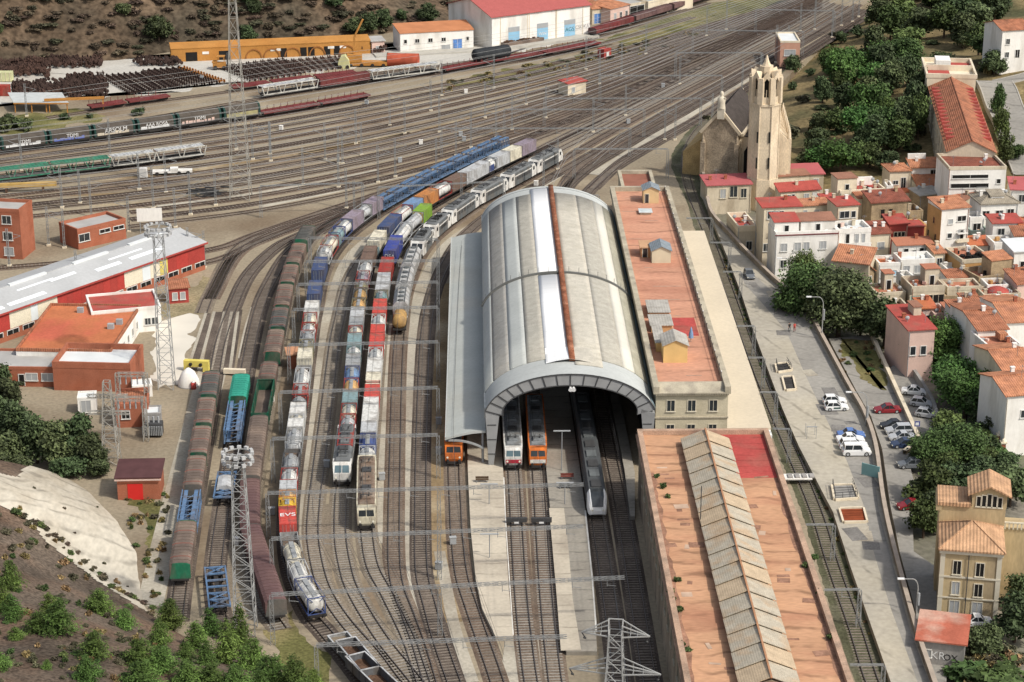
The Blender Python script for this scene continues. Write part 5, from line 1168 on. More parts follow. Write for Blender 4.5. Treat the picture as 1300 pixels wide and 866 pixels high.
    if wins == 'auto':
        nf = floors or max(1, min(3, int((h-.8)/3.0))); nc = max(1, int(w_/3.1)); wins = []
        for f in range(nf):
            for c in range(nc):
                if rnd.random() < .12: continue
                wins.append(((c+.5+rnd.uniform(-.12,.12))/nc, h-2.55-f*3.0-(.5 if roof == 'flat' else 0), rnd.choice((.9,1.0,1.2)), rnd.choice((1.2,1.4,1.5))))
        nd = int(d/4)
        for s in sides:
            for f in range(nf):
                for c in range(nd):
                    if rnd.random() < .4: continue
                    win(r, 0 if s == 'L' else w_, (c+.5)*d/nd, h-2.6-f*3.0, .9, 1.25, s, M_WFR)
    for q in wins or []:
        fx, zz, ww, hh = q[:4]; nm = 'door' if (len(q) > 4 and q[4] == 'd') else 'window'
        gm = q[5] if len(q) > 5 else (M_GLS if rnd.random() < .75 else M_SHUT)
        win(r, fx*w_, 0, zz, ww, hh, 'F', (winmats or M_WFR), gm, sill=(nm == 'window'), name=nm)
    return r
def attach_box(r, x0, x1, y0, y1, z0, z1, wallm, roofm, name='roof_hut', door=True, mono=0.0, over=.2):
    mb = MB(); mb.box(x0,x1,y0,y1,z0,z1); o = mb.build(name, wallm, r); mb = MB()
    vs = [(x0-over,y0-over,z1),(x1+over,y0-over,z1),(x1+over,y1+over,z1+mono),(x0-over,y1+over,z1+mono)]
    mb.add(vs+[(a,b,c+.16) for (a,b,c) in vs], [(4,5,6,7),(3,2,1,0),(0,1,5,4),(1,2,6,5),(2,3,7,6),(3,0,4,7)]); mb.build('hut_roof', roofm, o)
    if door: win(r, x0+(x1-x0)*.5, y0, z0+.1, .8, 1.8, 'F', M_WFR, M_DARK, sill=False, name='door')
    return o
def dish(r, x, y, z):
    mb = MB(); mb.tube((x,y,z-.9),(x,y,z), .04, 5, 1); mb.lathe([(.02,0),(.3,.05),(.42,.16)],(x,y,z),'y',10,0); return mb.build('satellite_dish', [M_SHUT, M_STEEL], r)
HG = 'houses of the town beside the station'
M_ANT = mat('aerial grey', (.22,.22,.22), .6)
def house(label, A, B, h, depth, wallm, roofm, roof='flat', **k):
    
    if A[1] < 400: depth *= .68; k['rise'] = k.get('rise', 1.6)*.72
    rise = k.get('rise', 1.6); r = bldg('house', label, 'house', A, B, h, depth, wallm, roofm, roof, group=k.pop('group', HG), **k); w_ = r['w']
    def rz(x, y): return h-.7 if roof == 'flat' else h+rise*y/depth if roof == 'mono' else h+rise*(1-abs(2*y/depth-1)) if roof == 'gx' else h+rise*.5
    for c in range(rnd.choice((1,1,2))):
        x, y = rnd.uniform(.12,.9)*w_, rnd.uniform(.35,.9)*depth; z = rz(x, y); mb = MB(); mb.obox((x,y),.6,.5,z-.6,z+1.0,0); mb.obox((x,y),.75,.65,z+1.0,z+1.12,0); mb.build('chimney', rnd.choice((wallm, M_WALLB, M_BRICK, M_WALLW)), r)
    if rnd.random() < .7:
        x, y = rnd.uniform(.1,.9)*w_, rnd.uniform(.2,.8)*depth; z = rz(x, y); mb = MB(); mb.tube((x,y,z),(x,y,z+2.4),.035,5)
        for q in (2.0,2.2): mb.bar((x-.5,y,z+q),(x+.5,y,z+q),.035)
        mb.build('aerial', M_ANT, r)
    if rnd.random() < .3: x, y = rnd.uniform(.1,.9)*w_, rnd.uniform(.1,.6)*depth; dish(r, x, y, rz(x, y)+.9)
    if roof == 'flat' and w_ > 3.2:
        for c in range(rnd.choice((2,3,4))):
            x, y = rnd.uniform(.6,w_-1), rnd.uniform(.6,depth-1); mb = MB(); mb.obox((x,y),rnd.uniform(.3,.9),rnd.uniform(.3,.9),h-.8,h-.8+rnd.uniform(.3,.9),rnd.uniform(0,1.5)); mb.build('terrace_item', rnd.choice((M_WALLW, M_DARK, M_WALLP, M_SHUT, M_WALLO)), r)
    mb = MB(); x = rnd.choice((.15,w_-.2)); mb.tube((x,-.08,0),(x,-.08,h-.4),.06,5); mb.build('downpipe', rnd.choice((M_SHUT, M_WALLB, M_DECKB)), r)
    if h > 6 and w_ > 5 and rnd.random() < .55:
        x = rnd.uniform(.2,.6)*w_; z = h-5.2; mb = MB(); mb.box(x,x+2.2,-.85,-.01,z,z+.14)
        for q in range(9): mb.bar((x+q*.27,-.82,z+.14),(x+q*.27,-.82,z+1.0),.035,1)
        mb.bar((x,-.82,z+1.0),(x+2.2,-.82,z+1.0),.06,1); mb.build('balcony', [wallm, M_ANT], r)
    return r
house('low cream building with arched windows and pink roof at the foot of the church', (898,236), (954,234), 6.5, 10, M_WALLB, M_TILEP, 'mono', rise=.6, wins=[(.36,3.6,1.2,2.0),(.60,3.8,1.6,2.4),(.83,3.6,1.2,2.0)], winmats=M_TRIM)
house('flat red roofed house behind the cream attic houses next to the church', (985,223), (1046,221), 6.5, 10, M_WALLB, M_TILEP, 'mono', rise=.7)
r = house('cream house with brownish top directly below the church tower', (983,225), (1027,222), 6.5, 5, M_WALLC, M_DECKB, 'mono', rise=.5, wins=[(.28,3.9,1.2,1.1),(.56,4.6,.7,.6),(.80,3.7,1.1,1.6)])
house('cream attic house under two red tile strips near the church', (990,243.5), (1041,240), 5.5, 4.5, M_WALLC, M_TILER, 'mono', rise=1.3, wins=[(.24,3.2,1.0,1.4),(.33,3.2,.8,1.5),(.67,3.3,1.0,1.3),(.88,2.9,1.0,1.9,'d',M_WFR)])
house('low walled yard house with sunken red roof beside the trackside wall', (937,287), (961,286), 6.6, 14.5, M_WALLB, M_DECKR, 'flat', wins=[(.62,1.4,1.1,1.8)], ph=1.0, parm=M_WALLC)
r = house('tall cream three storey house with red roof next to the sunken yard house', (969,264), (1017,262), 12.5, 8, M_WALLC, M_DECKR, 'mono', rise=.5, wins=[(.22,10.2,1.5,1.5),(.36,10.2,1.0,1.5),(.48,10.2,1.0,1.5),(.30,6.8,1.1,1.5),(.12,3.4,1.1,1.5)])
r = house('cream house with long blank wall behind the white terrace house', (1013,262), (1062,259), 8, 5, M_WALLC, M_TILEO, 'mono', rise=.6, wins=[(.2,6.4,.7,.6),(.5,6.2,.9,.7)])
r = house('big white terrace house with maroon ledge rising behind the large tree', (985,295), (1064,292), 11.5, 9, M_WALLW, M_DECKW, 'flat', ph=.9, parm=M_WALLW, wins=[(.14,7.6,1.2,1.5,'w',M_SHUT),(.36,7.6,1.2,1.6,'w',M_SHUT),(.5,7.6,1.1,1.6,'w',M_SHUT),(.77,7.8,1.2,1.5,'w',M_SHUT),(.14,4.2,1.1,1.5),(.4,4.2,1.1,1.5)])
w_ = r['w']; attach_box(r, .1, w_*.40, 1.6, 5.8, 10.4, 13.0, M_WALLW, M_DECKR, 'attic_room', mono=.6); attach_box(r, w_*.44, w_-.1, 1.9, 5.8, 10.4, 12.9, M_WALLW, M_DECKB, 'attic_room', mono=.5)
mb = MB(); mb.box(-.12,w_+.12,-.18,-.06,10.75,10.95); mb.build('ledge', mat('maroon ledge', (.16,.04,.04), .9), r)
r = house('white house with balcony strip adjoining the big terrace house', (1064,291), (1106,289), 11, 8, M_WALLW, M_DECKW, 'flat', ph=.7, wins=[(.30,7.9,.7,2.0,'d',M_DARK),(.58,7.9,.7,1.9,'w',M_SHUT),(.78,7.9,.6,1.9,'w',M_SHUT),(.3,4.4,1.1,1.4),(.7,4.4,1.1,1.4)])
mb = MB(); mb.box(.1,r['w']-.1,-.9,-.06,7.5,7.7); mb.box(.1,r['w']-.1,-.96,-.9,7.5,8.3); mb.build('balcony', M_WALLW, r)
house('beige house with glazed gallery and red deck behind the white balcony house', (1063,262), (1090,260), 9.5, 8, M_WALLC, M_DECKR, 'mono', rise=.4, wins=[(.36,6.9,2.0,1.4),(.78,6.9,.9,1.3)])
r = house('cream house with red deck and small square tower near the pines', (1067,242), (1124,239), 8.5, 9, M_WALLC, M_DECKR, 'flat', ph=.6, wins=[(.35,6.2,.7,.9),(.62,6.4,.5,.6),(.12,2.5,1.0,1.4),(.8,2.8,1.0,1.2)])
attach_box(r, -.5, 3.8, .6, 5, 7.7, 10.9, M_WALLC, M_DECKB, 'roof_tower'); mb = MB(); mb.box(5,9,5.4,5.9,7.8,9.6); mb.build('chimney_wall', M_WALLW, r); dish(r, 8.6, 4, 9.4); dish(r, 9.1, 2.5, 9.3)
house('tan stone house with brown tile roof, door and one window', (1107,258), (1154,255), 8, 8, M_WALLS, M_TILED, 'mono', rise=1.4, wins=[(.30,4.6,.9,1.9,'d',M_DARK),(.52,5.2,.8,1.3,'w',M_DARK)], winmats=M_WALLS)
house('white gabled house with brown tiles between the balcony and red houses', (1101,298), (1131,296), 8.5, 8, M_WALLC, M_TILED, 'mono', rise=1.2, wins=[(.6,5.4,1.4,1.3,'w',M_SHUT)])
r = house('bright red house with a row of small dark windows', (1130,285), (1153,284), 8.5, 7, M_WALLR, M_DECKR, 'mono', rise=.8, wins=[(.35,5.9,.7,.9,'w',M_DARK),(.55,5.9,.7,.9,'w',M_DARK),(.75,5.9,.7,.9,'w',M_DARK)], winmats=M_TRIM)
attach_box(r, r['w']+.05, r['w']+3.6, .4, 4.6, 0, 7.6, M_WALLR, M_DECKR, 'side_wing', door=False); dish(r, 4.4, 2, 10.0)
house('white rooftop house under a long clay roof in front of the red house', (1139,312), (1184,310), 7.5, 5, M_WALLW, M_DECK, 'mono', rise=.6, wins=[(.26,4.9,.9,1.9,'d',M_DARK),(.50,5.5,.7,.9),(.70,4.9,.8,1.9,'d',M_DARK),(.86,4.9,1.0,1.9,'w',M_SHUT)])
house('white house with shuttered windows and empty terrace below the rooftop house', (1144,330), (1187,328), 7, 7, M_WALLW, M_DECKW, 'flat', ph=.8, wins=[(.18,4.2,1.1,1.5,'w',M_SHUT),(.5,4.2,1.1,1.5,'w',M_SHUT),(.82,4.2,1.1,1.5,'w',M_SHUT)])
house('low white house with pale terrace left of the shuttered house', (1116,334), (1144,333), 6.5, 7, M_WALLW, M_DECKO, 'flat', ph=.5, wins=[(.25,3.6,1.0,1.5,'w',M_SHUT),(.7,3.9,1.4,1.0,'w',mat('blue awning', (.35,.5,.6), .7))])
house('house with broad orange tile roof right behind the large dark tree', (1058,331), (1103,336), 7.2, 9, M_WALLB, M_TILEO, 'mono', rise=2.0)
house('tan gable house beside the broad orange tile roof', (1096,345), (1110,343), 5.5, 7, M_WALLS, M_TILEO, 'gy', rise=1.4)
r = house('tall white and ochre tower house under an orange tile roof', (1196,266), (1231,263), 14.5, 9, M_WALLW, M_TILEO, 'mono', rise=.9, wins=[(.34,11.4,.9,.9),(.34,8.5,.9,.9),(.34,5.5,.9,.9),(.78,8.0,.7,1.9,'d',M_DARK),(.66,8.0,.5,1.9,'w',M_SHUT),(.74,11.8,1.8,1.0,'w',M_DARK)])
mb = MB(); mb.box(-.06,-.01,0,6.0,-.5,14.2); mb.build('side_wall', M_WALLO, r)
mb = MB(); mb.box(r['w']*.55,r['w']*.98,-.9,-.02,7.6,7.8); mb.box(r['w']*.55,r['w']*.98,-.96,-.9,7.6,8.4); mb.build('balcony', M_WALLC, r)
for k in range(5): win(r, -.06, .8+k*1.05, 4.5+(k%3)*3.2, .7, 1.2, 'L', M_WALLO)
r = house('white house with two stacked orange tile roofs and dark central window', (1157,213), (1205,212), 9, 6, M_WALLW, M_TILEO, 'mono', rise=1.4, wins=[(.60,6.2,1.4,2.2,'w',M_DARK),(.3,6.5,1.0,1.0,'w',M_SHUT)])
attach_box(r, .2, r['w']+.8, -5, -.05, 0, 6.2, M_WALLW, M_TILEO, 'front_wing', door=False, mono=1.2)
for fx in (.25,.55,.82): win(r, fx*r['w'], -5, 3.4, 1.3, 1.3, 'F', M_WFR)
mb = MB(); mb.box(0,4,3.4,3.9,9,11.2); mb.build('chimney_wall', M_WALLW, r)
r = house('cream house with hipped orange roof and a shady roof terrace', (1130,218), (1156,217), 9.5, 8, M_WALLC, M_TILEO, 'hip', rise=1.3, wins=[(.3,6.6,1.1,.8),(.68,5.6,1.0,2.4,'w',M_DARK)])
attach_box(r, 0, r['w'], -3.2, -.05, 0, 5.6, M_WALLC, M_DECKO, 'terrace_wing', door=False)
r = house('roofless stone ruin covered by ribbed grey sheets', (1168,249), (1196,246), 6, 7, M_WALLS, M_GREY, 'mono', rise=.5, wins=[])
house('tumbledown stone walls with a clay deck beside the ruin', (1155,268), (1172,267), 5, 8, M_WALLS, M_DECKB, 'flat', ph=1.1, wins=[])
house('sloping pinkish wall house between the ruin and the ochre tower', (1196,258), (1213,262), 7.5, 11, M_WALLB, M_DECKB, 'mono', rise=1.8, wins=[])
r = house('long factory hall with rust brown roof and pale front band', (1205,212), (1278,211), 14.5, 16.3, M_WALLW, M_TILED, 'flat', ph=.5, parm=M_WALLB, wins=[(.38,9.9,8.0,.9,'w',M_DARK),(.38,12.0,7.6,.7,'w',M_DARK),(.88,10.8,.8,.9,'w',M_DARK)])
house('small house with dark red tiles under the factory hall', (1212,249), (1237,248), 8, 7, M_WALLC, M_TILED, 'mono', rise=1.6, wins=[(.8,4.5,.9,1.5)])
r = house('grey tiled white villa with a wide dormer window', (1246,260), (1293,258), 10, 10, M_WALLW, M_SLATER, 'hip', rise=2.6, wins=[(.14,7.2,1.4,1.4,'w',M_DARK),(.5,6.6,1.5,2.0,'w',M_DARK),(.80,7.4,1.4,1.4,'w',M_DARK),(.2,3.5,1.1,1.5),(.7,3.5,1.1,1.5)])
attach_box(r, r['w']*.30, r['w']*.66, 1.2, 4, 9.4, 11.3, M_WALLW, M_SLATER, 'dormer', door=False, mono=.6)
for k in range(3): win(r, r['w']*(.38+.09*k), 1.2, 10.2, .6, .8, 'F', M_WFR, M_DARK)
house('pink roofed white house at the right edge above the grey villa', (1284,241), (1318,242), 9, 10, M_WALLW, M_TILEP, 'mono', rise=1.2)
house('white two storey house with red roof and greenish side wall', (1261,284), (1297,283), 9.5, 7, M_WALLW, M_DECKR, 'mono', rise=.6, wins=[(.30,6.6,1.3,1.8),(.80,6.9,.9,1.2),(.3,2.6,1.9,1.4),(.72,2.6,1.6,1.4)])
house('pale green walled yard house right of the ochre tower', (1233,293), (1256,292), 6, 7, M_WALLK, M_DECKG, 'flat', ph=.8, wins=[(.3,3.4,1.4,1.2,'w',M_DARK)])
house('low white house in the gap behind the pale green yard', (1232,276), (1250,275), 8, 6, M_WALLW, M_DECKG, 'flat', ph=.6, wins=[(.5,4.6,1.6,2.0,'w',M_DARK)])
house('cream house at the right edge beside the white red roofed house', (1297,290), (1330,290), 9, 8, M_WALLC, M_DECKO, 'mono', rise=.8)
r = house('tan roofed house with sooty terrace and yellow front', (1222,330), (1261,327), 7.5, 12, M_WALLO, M_DECK, 'flat', ph=.6, parm=M_WALLB, wins=[])
mb = MB(); w_ = r['w']
for k in range(26): mb.obox((w_*.25+rnd.uniform(0,w_*.65), 1.0+rnd.uniform(0,3.0)), rnd.uniform(.5,1.5), rnd.uniform(.5,1.4), 6.75, 6.9+rnd.uniform(.2,1.0), rnd.uniform(0,3), 0)
mb.build('terrace_clutter', M_DARK, r); dish(r, w_*.3, 1.2, 9.2)
r = house('brown rendered house with small tile canopy and dark doorways', (1243,352), (1289,346), 7, 9, M_WALLS, M_DECK, 'flat', ph=.8, wins=[(.42,3.2,.9,2.1,'d',M_DARK),(.88,3.2,.9,2.2,'d',M_DARK)])
attach_box(r, r['w']*.42, r['w']*.98, 1.2, 4.6, 6, 9.4, M_WALLS, M_TILEO, 'roof_tower', door=False, mono=.7)
house('white house with grey gable at the right edge beside the brown one', (1288,320), (1325,318), 10.5, 9, M_WALLW, M_DECKW, 'mono', rise=.8, wins=[(.3,6.5,.8,2.0,'w',M_DARK),(.7,6.5,1.2,1.5)])
r = house('grey beige house with flat brown deck and three dark loggia openings', (1158,364), (1200,362), 8, 9.5, M_WALLB, M_DECK, 'flat', ph=.9, wins=[(.12,4.6,2.0,1.6,'w',M_WALLK),(.48,4.6,2.0,1.6,'w',M_DARK),(.82,4.6,2.0,1.6,'w',M_DARK)], winmats=M_WALLB)
attach_box(r, r['w']*.55, r['w']*.98, 3.2, 6.0, 7, 10.2, M_WALLB, M_DECK, 'stair_hut')
r = house('low beige house with brown deck and stair hut left of the loggia house', (1113,372), (1150,370), 6.5, 8, M_WALLB, M_DECK, 'flat', ph=.4, wins=[(.2,2.9,2.0,.9,'w',M_WALLC),(.66,2.9,2.2,.9,'w',M_WALLC)])
attach_box(r, r['w']*.42, r['w']*.72, 2.8, 5.0, 6, 9.2, M_WALLB, M_DECK, 'stair_hut')
r = house('pale stone house with a mint green awning over its balcony', (1203,364.5), (1246,363), 7, 7, M_WALLB, M_DECK, 'flat', ph=.5, wins=[(.12,3.4,.8,1.5),(.84,3.6,.8,1.4),(.48,2.6,1.4,2.2,'w',M_DARK)])
mb = MB(); a = r['w']*.36; b = r['w']*.62; mb.add([(a,-.03,5.6),(b,-.03,5.6),(b,-1.5,4.7),(a,-1.5,4.7)], [(0,1,2,3)]); mb.box(a,b,-1.5,-1.45,4.4,4.7); mb.build('awning', mat('mint awning', (.26,.58,.43), .8, .06), r)
r = house('stone house with pinkish coping and a low red arch', (1249,374), (1296,372), 6.5, 7, M_WALLB, M_DECK, 'flat', ph=.6, wins=[])
mb = MB(); mb.lathe([(2.2,0),(2.0,.5),(1.2,.9),(.05,1.05)],(r['w']*.5,2.6,5.9),'z',14); mb.build('domed_roof', M_TILER, r)
house('orange tiled house at the right edge beside the stone arch house', (1292,361), (1325,358), 7.5, 8, M_WALLP, M_TILE, 'mono', rise=1.6)
house('white garden house behind the sooty terrace house', (1203,342), (1222,341), 5.5, 6, M_WALLW, M_DECKW, 'flat', wins=[(.5,3.2,.6,.8)])
house('terraced house with reddish tile strips above the mint awning', (1204,354), (1232,352), 6, 5, M_WALLW, M_TILE, 'mono', rise=.8, wins=[(.5,3.6,.8,.9)])
r = house('red roofed villa in shade right behind the round tree crown', (1154,420), (1187,418), 9.5, 11.5, M_WALLP, M_DECKR, 'mono', rise=.6, wins=[(.2,5,.9,1.5),(.6,5,.9,1.5)])
attach_box(r, r['w']*.62, r['w']*.92, 6, 9, 9.6, 11.6, M_WALLB, M_DECKB, 'roof_hut', door=False)
house('little tan house behind the red roofed villa', (1206,398), (1226,397), 7, 7, M_WALLB, M_DECK, 'mono', rise=.5, wins=[(.7,3.9,.9,1.8,'w',M_DARK)])
house('pinkish low house left of the little tan house', (1186,398), (1205,397), 6, 8, M_WALLP, M_DECK, 'flat', ph=.5, wins=[])
r = house('large white house with broad orange tile roof above the shaded lane', (1242,420), (1279,418), 11, 14, M_WALLW, M_TILE, 'gx', rise=1.0, wins=[(.8,4,.8,1.2)])
house('white house with rust orange roof right of the large white house', (1279,410), (1320,408), 10, 14, M_WALLW, M_TILEO, 'gx', rise=1.2, wins=[])
r = house('white flat house with orange chimney hood in the lane row', (1256,440), (1297,437), 10.5, 8, M_WALLW, M_DECK, 'flat', ph=.5, wins=[(.4,6.6,.9,1.2),(.8,6.6,.9,1.2)])
mb = MB(); mb.box(r['w']*.55,r['w']*.8,3,5,10.3,11.4); mb.build('chimney_hood', M_TILEO, r)
house('white house with patched orange tile roof in the lane row', (1274,471), (1315,468), 10.5, 12, M_WALLC, M_TILEO, 'gx', rise=1.3, wins=[(.3,6.6,.8,.9),(.75,6.6,.9,1.2)])
house('nearest house of the lane row with an orange tile roof', (1278,503), (1325,499), 10.5, 10, M_WALLW, M_TILEO, 'gx', rise=1.3, wins=[(.5,6.6,.9,1.2)])
FILL = [(1046,256,1062,255,7,5,M_WALLW,M_DECKR,'mono','small white annex squeezed between cream houses above the white terrace house'),(1090,252,1106,251,7.5,6,M_WALLC,M_TILE,'mono','narrow cream house left of the tan stone house'),(1126,236,1134,236,8,6,M_WALLW,M_DECK,'flat','slim white house right of the cream tower house'),(1156,286,1176,285,7,6,M_WALLO,M_DECK,'flat','ochre walled house with clay deck right of the bright red house'),(1176,290,1196,289,6,6,M_WALLS,M_DECKB,'flat','tan yard house at the foot of the ochre tower house'),(1187,322,1200,321,7,6,M_WALLC,M_TILEO,'mono','narrow cream house right of the white terraces'),(1088,312,1104,311,6.5,5,M_WALLW,M_TILE,'mono','small white annex beside the balcony house'),(1149,352,1162,351,6.5,6,M_WALLW,M_DECKW,'flat','small white house behind the loggia house'),(1232,312,1258,311,6.5,6,M_WALLW,M_DECKO,'mono','white house behind the sooty terrace house'),(1262,308,1288,307,8,7,M_WALLW,M_DECKG,'flat','white flat house below the white red roofed house'),(1289,300,1312,300,9,7,M_WALLW,M_TILE,'mono','white tiled house at the right edge in the middle of the town'),(1236,246,1248,246,7.5,6,M_WALLB,M_TILED,'mono','narrow beige house left of the grey tiled villa'),(1226,386,1246,385,6.5,6,M_WALLB,M_TILE,'mono','small tiled house between the mint awning and the white lane houses'),(1262,392,1290,391,8,8,M_WALLW,M_TILEO,'mono','white tiled house above the large white lane house'),(1170,392,1188,391,6.5,6,M_WALLP,M_DECKO,'mono','pink house behind the red roofed villa'),(1200,376,1222,376,5.5,6,M_WALLS,M_DECK,'flat','tan terrace house below the mint awning house'),(1128,388,1152,387,5.5,6,M_WALLB,M_DECKB,'flat','beige walled yard in shade behind the big tree clump'),(1222,408,1240,407,8.5,9,M_WALLW,M_TILE,'mono','white house with clay tiles left of the large lane house'),(1254,362,1280,361,7,6,M_WALLW,M_DECK,'flat','pale terrace house behind the red arch house')]
for (a,b,c,d,h_,dp,wm,rm,rt,lab) in FILL: house(lab, (a,b), (c,d), h_, dp, wm, rm, rt, rise=.8)
r = bldg('apartment_building', 'long red tiled apartment building with cream rooftop terraces below the wooded hill', 'apartment building', (1203,192), (1262,191), 15, 60, M_WALLB, M_TILE, 'gy', rise=2.4, wins=[], sides='', ang=R(-6.5))
for k in range(9):
    for f in range(3): win(r, 0, 3+k*6.4, 10.8-f*3.4, 1.1, 1.8, 'L', M_WALLB)
for k in range(15):
    y = 8+k*3.3
    for sx in (0, 1):
        mb = MB(); w2 = r['w']; x0, x1 = (.2, 2.6) if sx == 0 else (w2-2.6, w2-.2); mb.box(x0,x1,y,y+1.0,15.0,16.15); mb.build('roof_light', M_DECKR, r)
mb = MB(); w_ = r['w']; mb.box(-.6,w_+.8,60.2,78,-1,17.2); mb.build('rear_block', M_WALLC, r)
mb = MB(); mb.box(-.9,w_+1.1,60.1,60.6,17.2,18.2); mb.box(-.9,w_+1.1,77.8,78.3,17.2,18.2); mb.box(-.9,-.4,60.6,77.8,17.2,18.2); mb.box(w_+.6,w_+1.1,60.6,77.8,17.2,18.2); mb.box(-.4,w_+.6,68,68.4,17.2,18.6); mb.build('parapet', M_WALLC, r)
mb = MB(); mb.box(-.4,w_*.5,60.7,67.9,17.2,17.35); mb.box(w_*.55,w_+.5,69,77,17.2,17.35); mb.build('terrace_deck', M_DECKR, r)
mb = MB(); mb.box(w_*.2,w_*.55,69.5,75,17.2,19.4); mb.build('roof_hut', M_WALLW, r)
hq = march(h_east, 1290, 82); r = bldg('house', 'white hillside house with red tile roof near the top right corner', 'house', (1273,39), (1308,37), PJ and 11.5, 10, M_WALLW, M_TILE, 'gx', zg=hq.z-1 if hq else 5, rise=1.4, wins=[(.22,8,1.0,1.3),(.22,4.6,1.0,1.3),(.6,4.4,1.1,2.0,'d',M_DARK),(.14,1.4,1.2,2.0,'d',M_DARK)])
M_MANS = mat('ochre render', (.47,.365,.21), .92, .12, .35, .1, 4., stain=(.31,.24,.15), stain_amt=.8, sscale=.25, stretch=(1,1,.25))
M_HIPT = tilemat('pale orange tile', (.45,.27,.155), .45, 'X', .22, .7, stain=(.31,.19,.115))
r = bldg('mansion', 'ochre three storey mansion with hipped tile roof and dark window openings', 'house', (1196,697), (1271,699), 10.2, 7.6, M_MANS, M_HIPT, 'hip', zg=ZL, rise=2.7, over=.5, ang=R(-10), wins=[(.275,6.7,.95,1.9,'w',M_DARK),(.66,6.6,1.0,1.9,'w',M_DARK),(.275,3.7,.95,1.8,'w',M_SHUT),(.66,3.6,1.0,1.8,'w',M_DARK),(.275,.2,1.2,2.5,'d',M_SHUT),(.66,.2,1.3,2.5,'d',M_SHUT)], winmats=M_TRIM)
w_ = r['w']; mb = MB(); mb.box(-.3,w_+.3,-.3,-.06,9.7,10.2); mb.box(-.15,w_+.15,-.14,-.04,6.15,6.4); mb.box(-.15,w_+.15,-.14,-.04,3.1,3.3); mb.box(-.12,.5,-.1,-.02,0,9.7); mb.box(w_-.5,w_+.12,-.1,-.02,0,9.7); mb.build('stone_band', M_TRIM, r)
mb = MB(); mb.tube((w_*.46,-.2,0),(w_*.46,-.2,9.7),.07,6); mb.build('downpipe', M_STEELD, r)
mb = MB(); mb.box(-.4,w_+.6,8.2,13.4,-1,13.0); mb.build('rear_block', M_MANS, r); 
mb = MB(); mb.box(-.9,-.1,8.0,13.7,12.2,13.2); mb.build('corner_pier', M_MANS, r); mb = MB(); mb.box(w_+.62,w_+4.5,9.6,13.4,-1,9.5); mb.build('side_wing', M_MANS, r)
mb = MB(); x0 = w_*.48
mb.ext([(-.7,13.02),(x0,13.02),(x0,13.5),(-.7,13.5)], 7.9, 13.8); o = mb.build('rear_roof', M_HIPT, r)
mb = MB(); mb.ext([(x0+.1,13.02),(w_+.7,13.02),(w_+.7,14.9),((x0+w_+.8)/2,16.0),(x0+.1,14.9)], 8.3, 13.6); mb.build('tower_room', M_MANS, r)
mb = MB(); xm = (x0+w_+.8)/2
for a0,z0,a1,z1 in ((x0-.5,14.72,xm,16.12),(xm,16.12,w_+1.3,14.72)): mb.add([(a0,7.8,z0),(a1,7.8,z1),(a1,14,z1),(a0,14,z0),(a0,7.8,z0+.22),(a1,7.8,z1+.22),(a1,14,z1+.22),(a0,14,z0+.22)], [(4,5,6,7),(3,2,1,0),(0,1,5,4),(1,2,6,5),(2,3,7,6),(3,0,4,7)])
mb.build('tower_roof', M_HIPT, r)
for k in range(5): win(r, x0+1.0+k*(w_-x0-.8)/4.6, 8.3, 13.15, .5, 1.4+.4*(1-abs(k-2)/2), 'F', M_TRIM, M_DARK)
mb = MB()
for k in range(7): mb.box(w_+.7+k*.55,w_+.9+k*.55,9.4,9.6,9.5,10.4)
mb.box(w_+.5,w_+4.6,9.35,9.65,10.4,10.55); mb.build('balustrade', M_TRIM, r)
r = bldg('shed', 'graffiti covered shed with faded red roof below the ochre mansion', 'shed', (1165,812), (1225,819), 3.3, 7.5, M_WALLG, mat('faded red roof', (.40,.12,.075), .9, .18, .3, .1, 3., stain=(.50,.36,.28), stain_amt=.7, sscale=.2), 'mono', zg=ZL, rise=.4, wins=[(.2,1.0,1.2,1.0,'w',M_SHUT)])
M_GRAF = mat('white graffiti paint', (.66,.66,.64), .7, .08); M_GRAFB = mat('blue graffiti paint', (.12,.16,.42), .7, .1)
lettering('KR', 1.5, M_GRAF, r, (r['w']*.45,-.03,1.3), (math.pi/2,0,0), 'graffiti'); lettering('OX', 1.2, M_DARK, r, (r['w']*.72,-.03,1.2), (math.pi/2,0,0), 'graffiti')
M_CH = mat('golden church stone', (.62,.515,.37), .92, .12, .4, .14, 5., stain=(.49,.39,.265), stain_amt=.7, sscale=.3, stretch=(1,1,.4)); M_CHD = mat('dark rubble masonry', (.37,.295,.21), .95, .22, .5, .3, 3., stain=(.22,.175,.125), stain_amt=.8, sscale=.3); M_CHR = tilemat('church slate', (.06,.05,.044), .4, 'Y', .2, .4)
zc0 = -2.2; tb = G(976,268,zc0); TY = tb.y; tz = lambda py: ZY(TY, py)-zc0
cx0, cx1 = XY(TY,953,160), XY(TY,990,160)                       # tower faces
tw = cx1-cx0; CHU = thing('church', 'stone church with octagonal bell tower, dark slate nave and pinnacled buttresses', 'church', ((cx0+cx1)/2, TY, zc0), R(-3))
def octo(r_, z0, z1, mb, m=0, r1=None, yc=None):
    r1 = r_ if r1 is None else r1; n = 8; vs = []; yc = tw/2 if yc is None else yc
    for (q, z) in ((r_, z0), (r1, z1)):
        for i in range(n): t = math.pi/8+i*math.pi/4; vs.append((q*math.cos(t), yc+q*math.sin(t), z))
    mb.add(vs, [(i,(i+1)%n,n+(i+1)%n,n+i) for i in range(n)]+[tuple(range(n,2*n)), tuple(range(n-1,-1,-1))], m)
ro = tw/2/math.cos(math.pi/8); zl, zm, zt = tz(222), tz(135.5), tz(100); 
mb = MB(); octo(ro*1.07, -1, zl-1.2, mb); octo(ro, zl-1.2, zm, mb); octo(ro*1.07, zm, zm+.45, mb); octo(ro*.72, zm+.45, zt-.3, mb, 1)
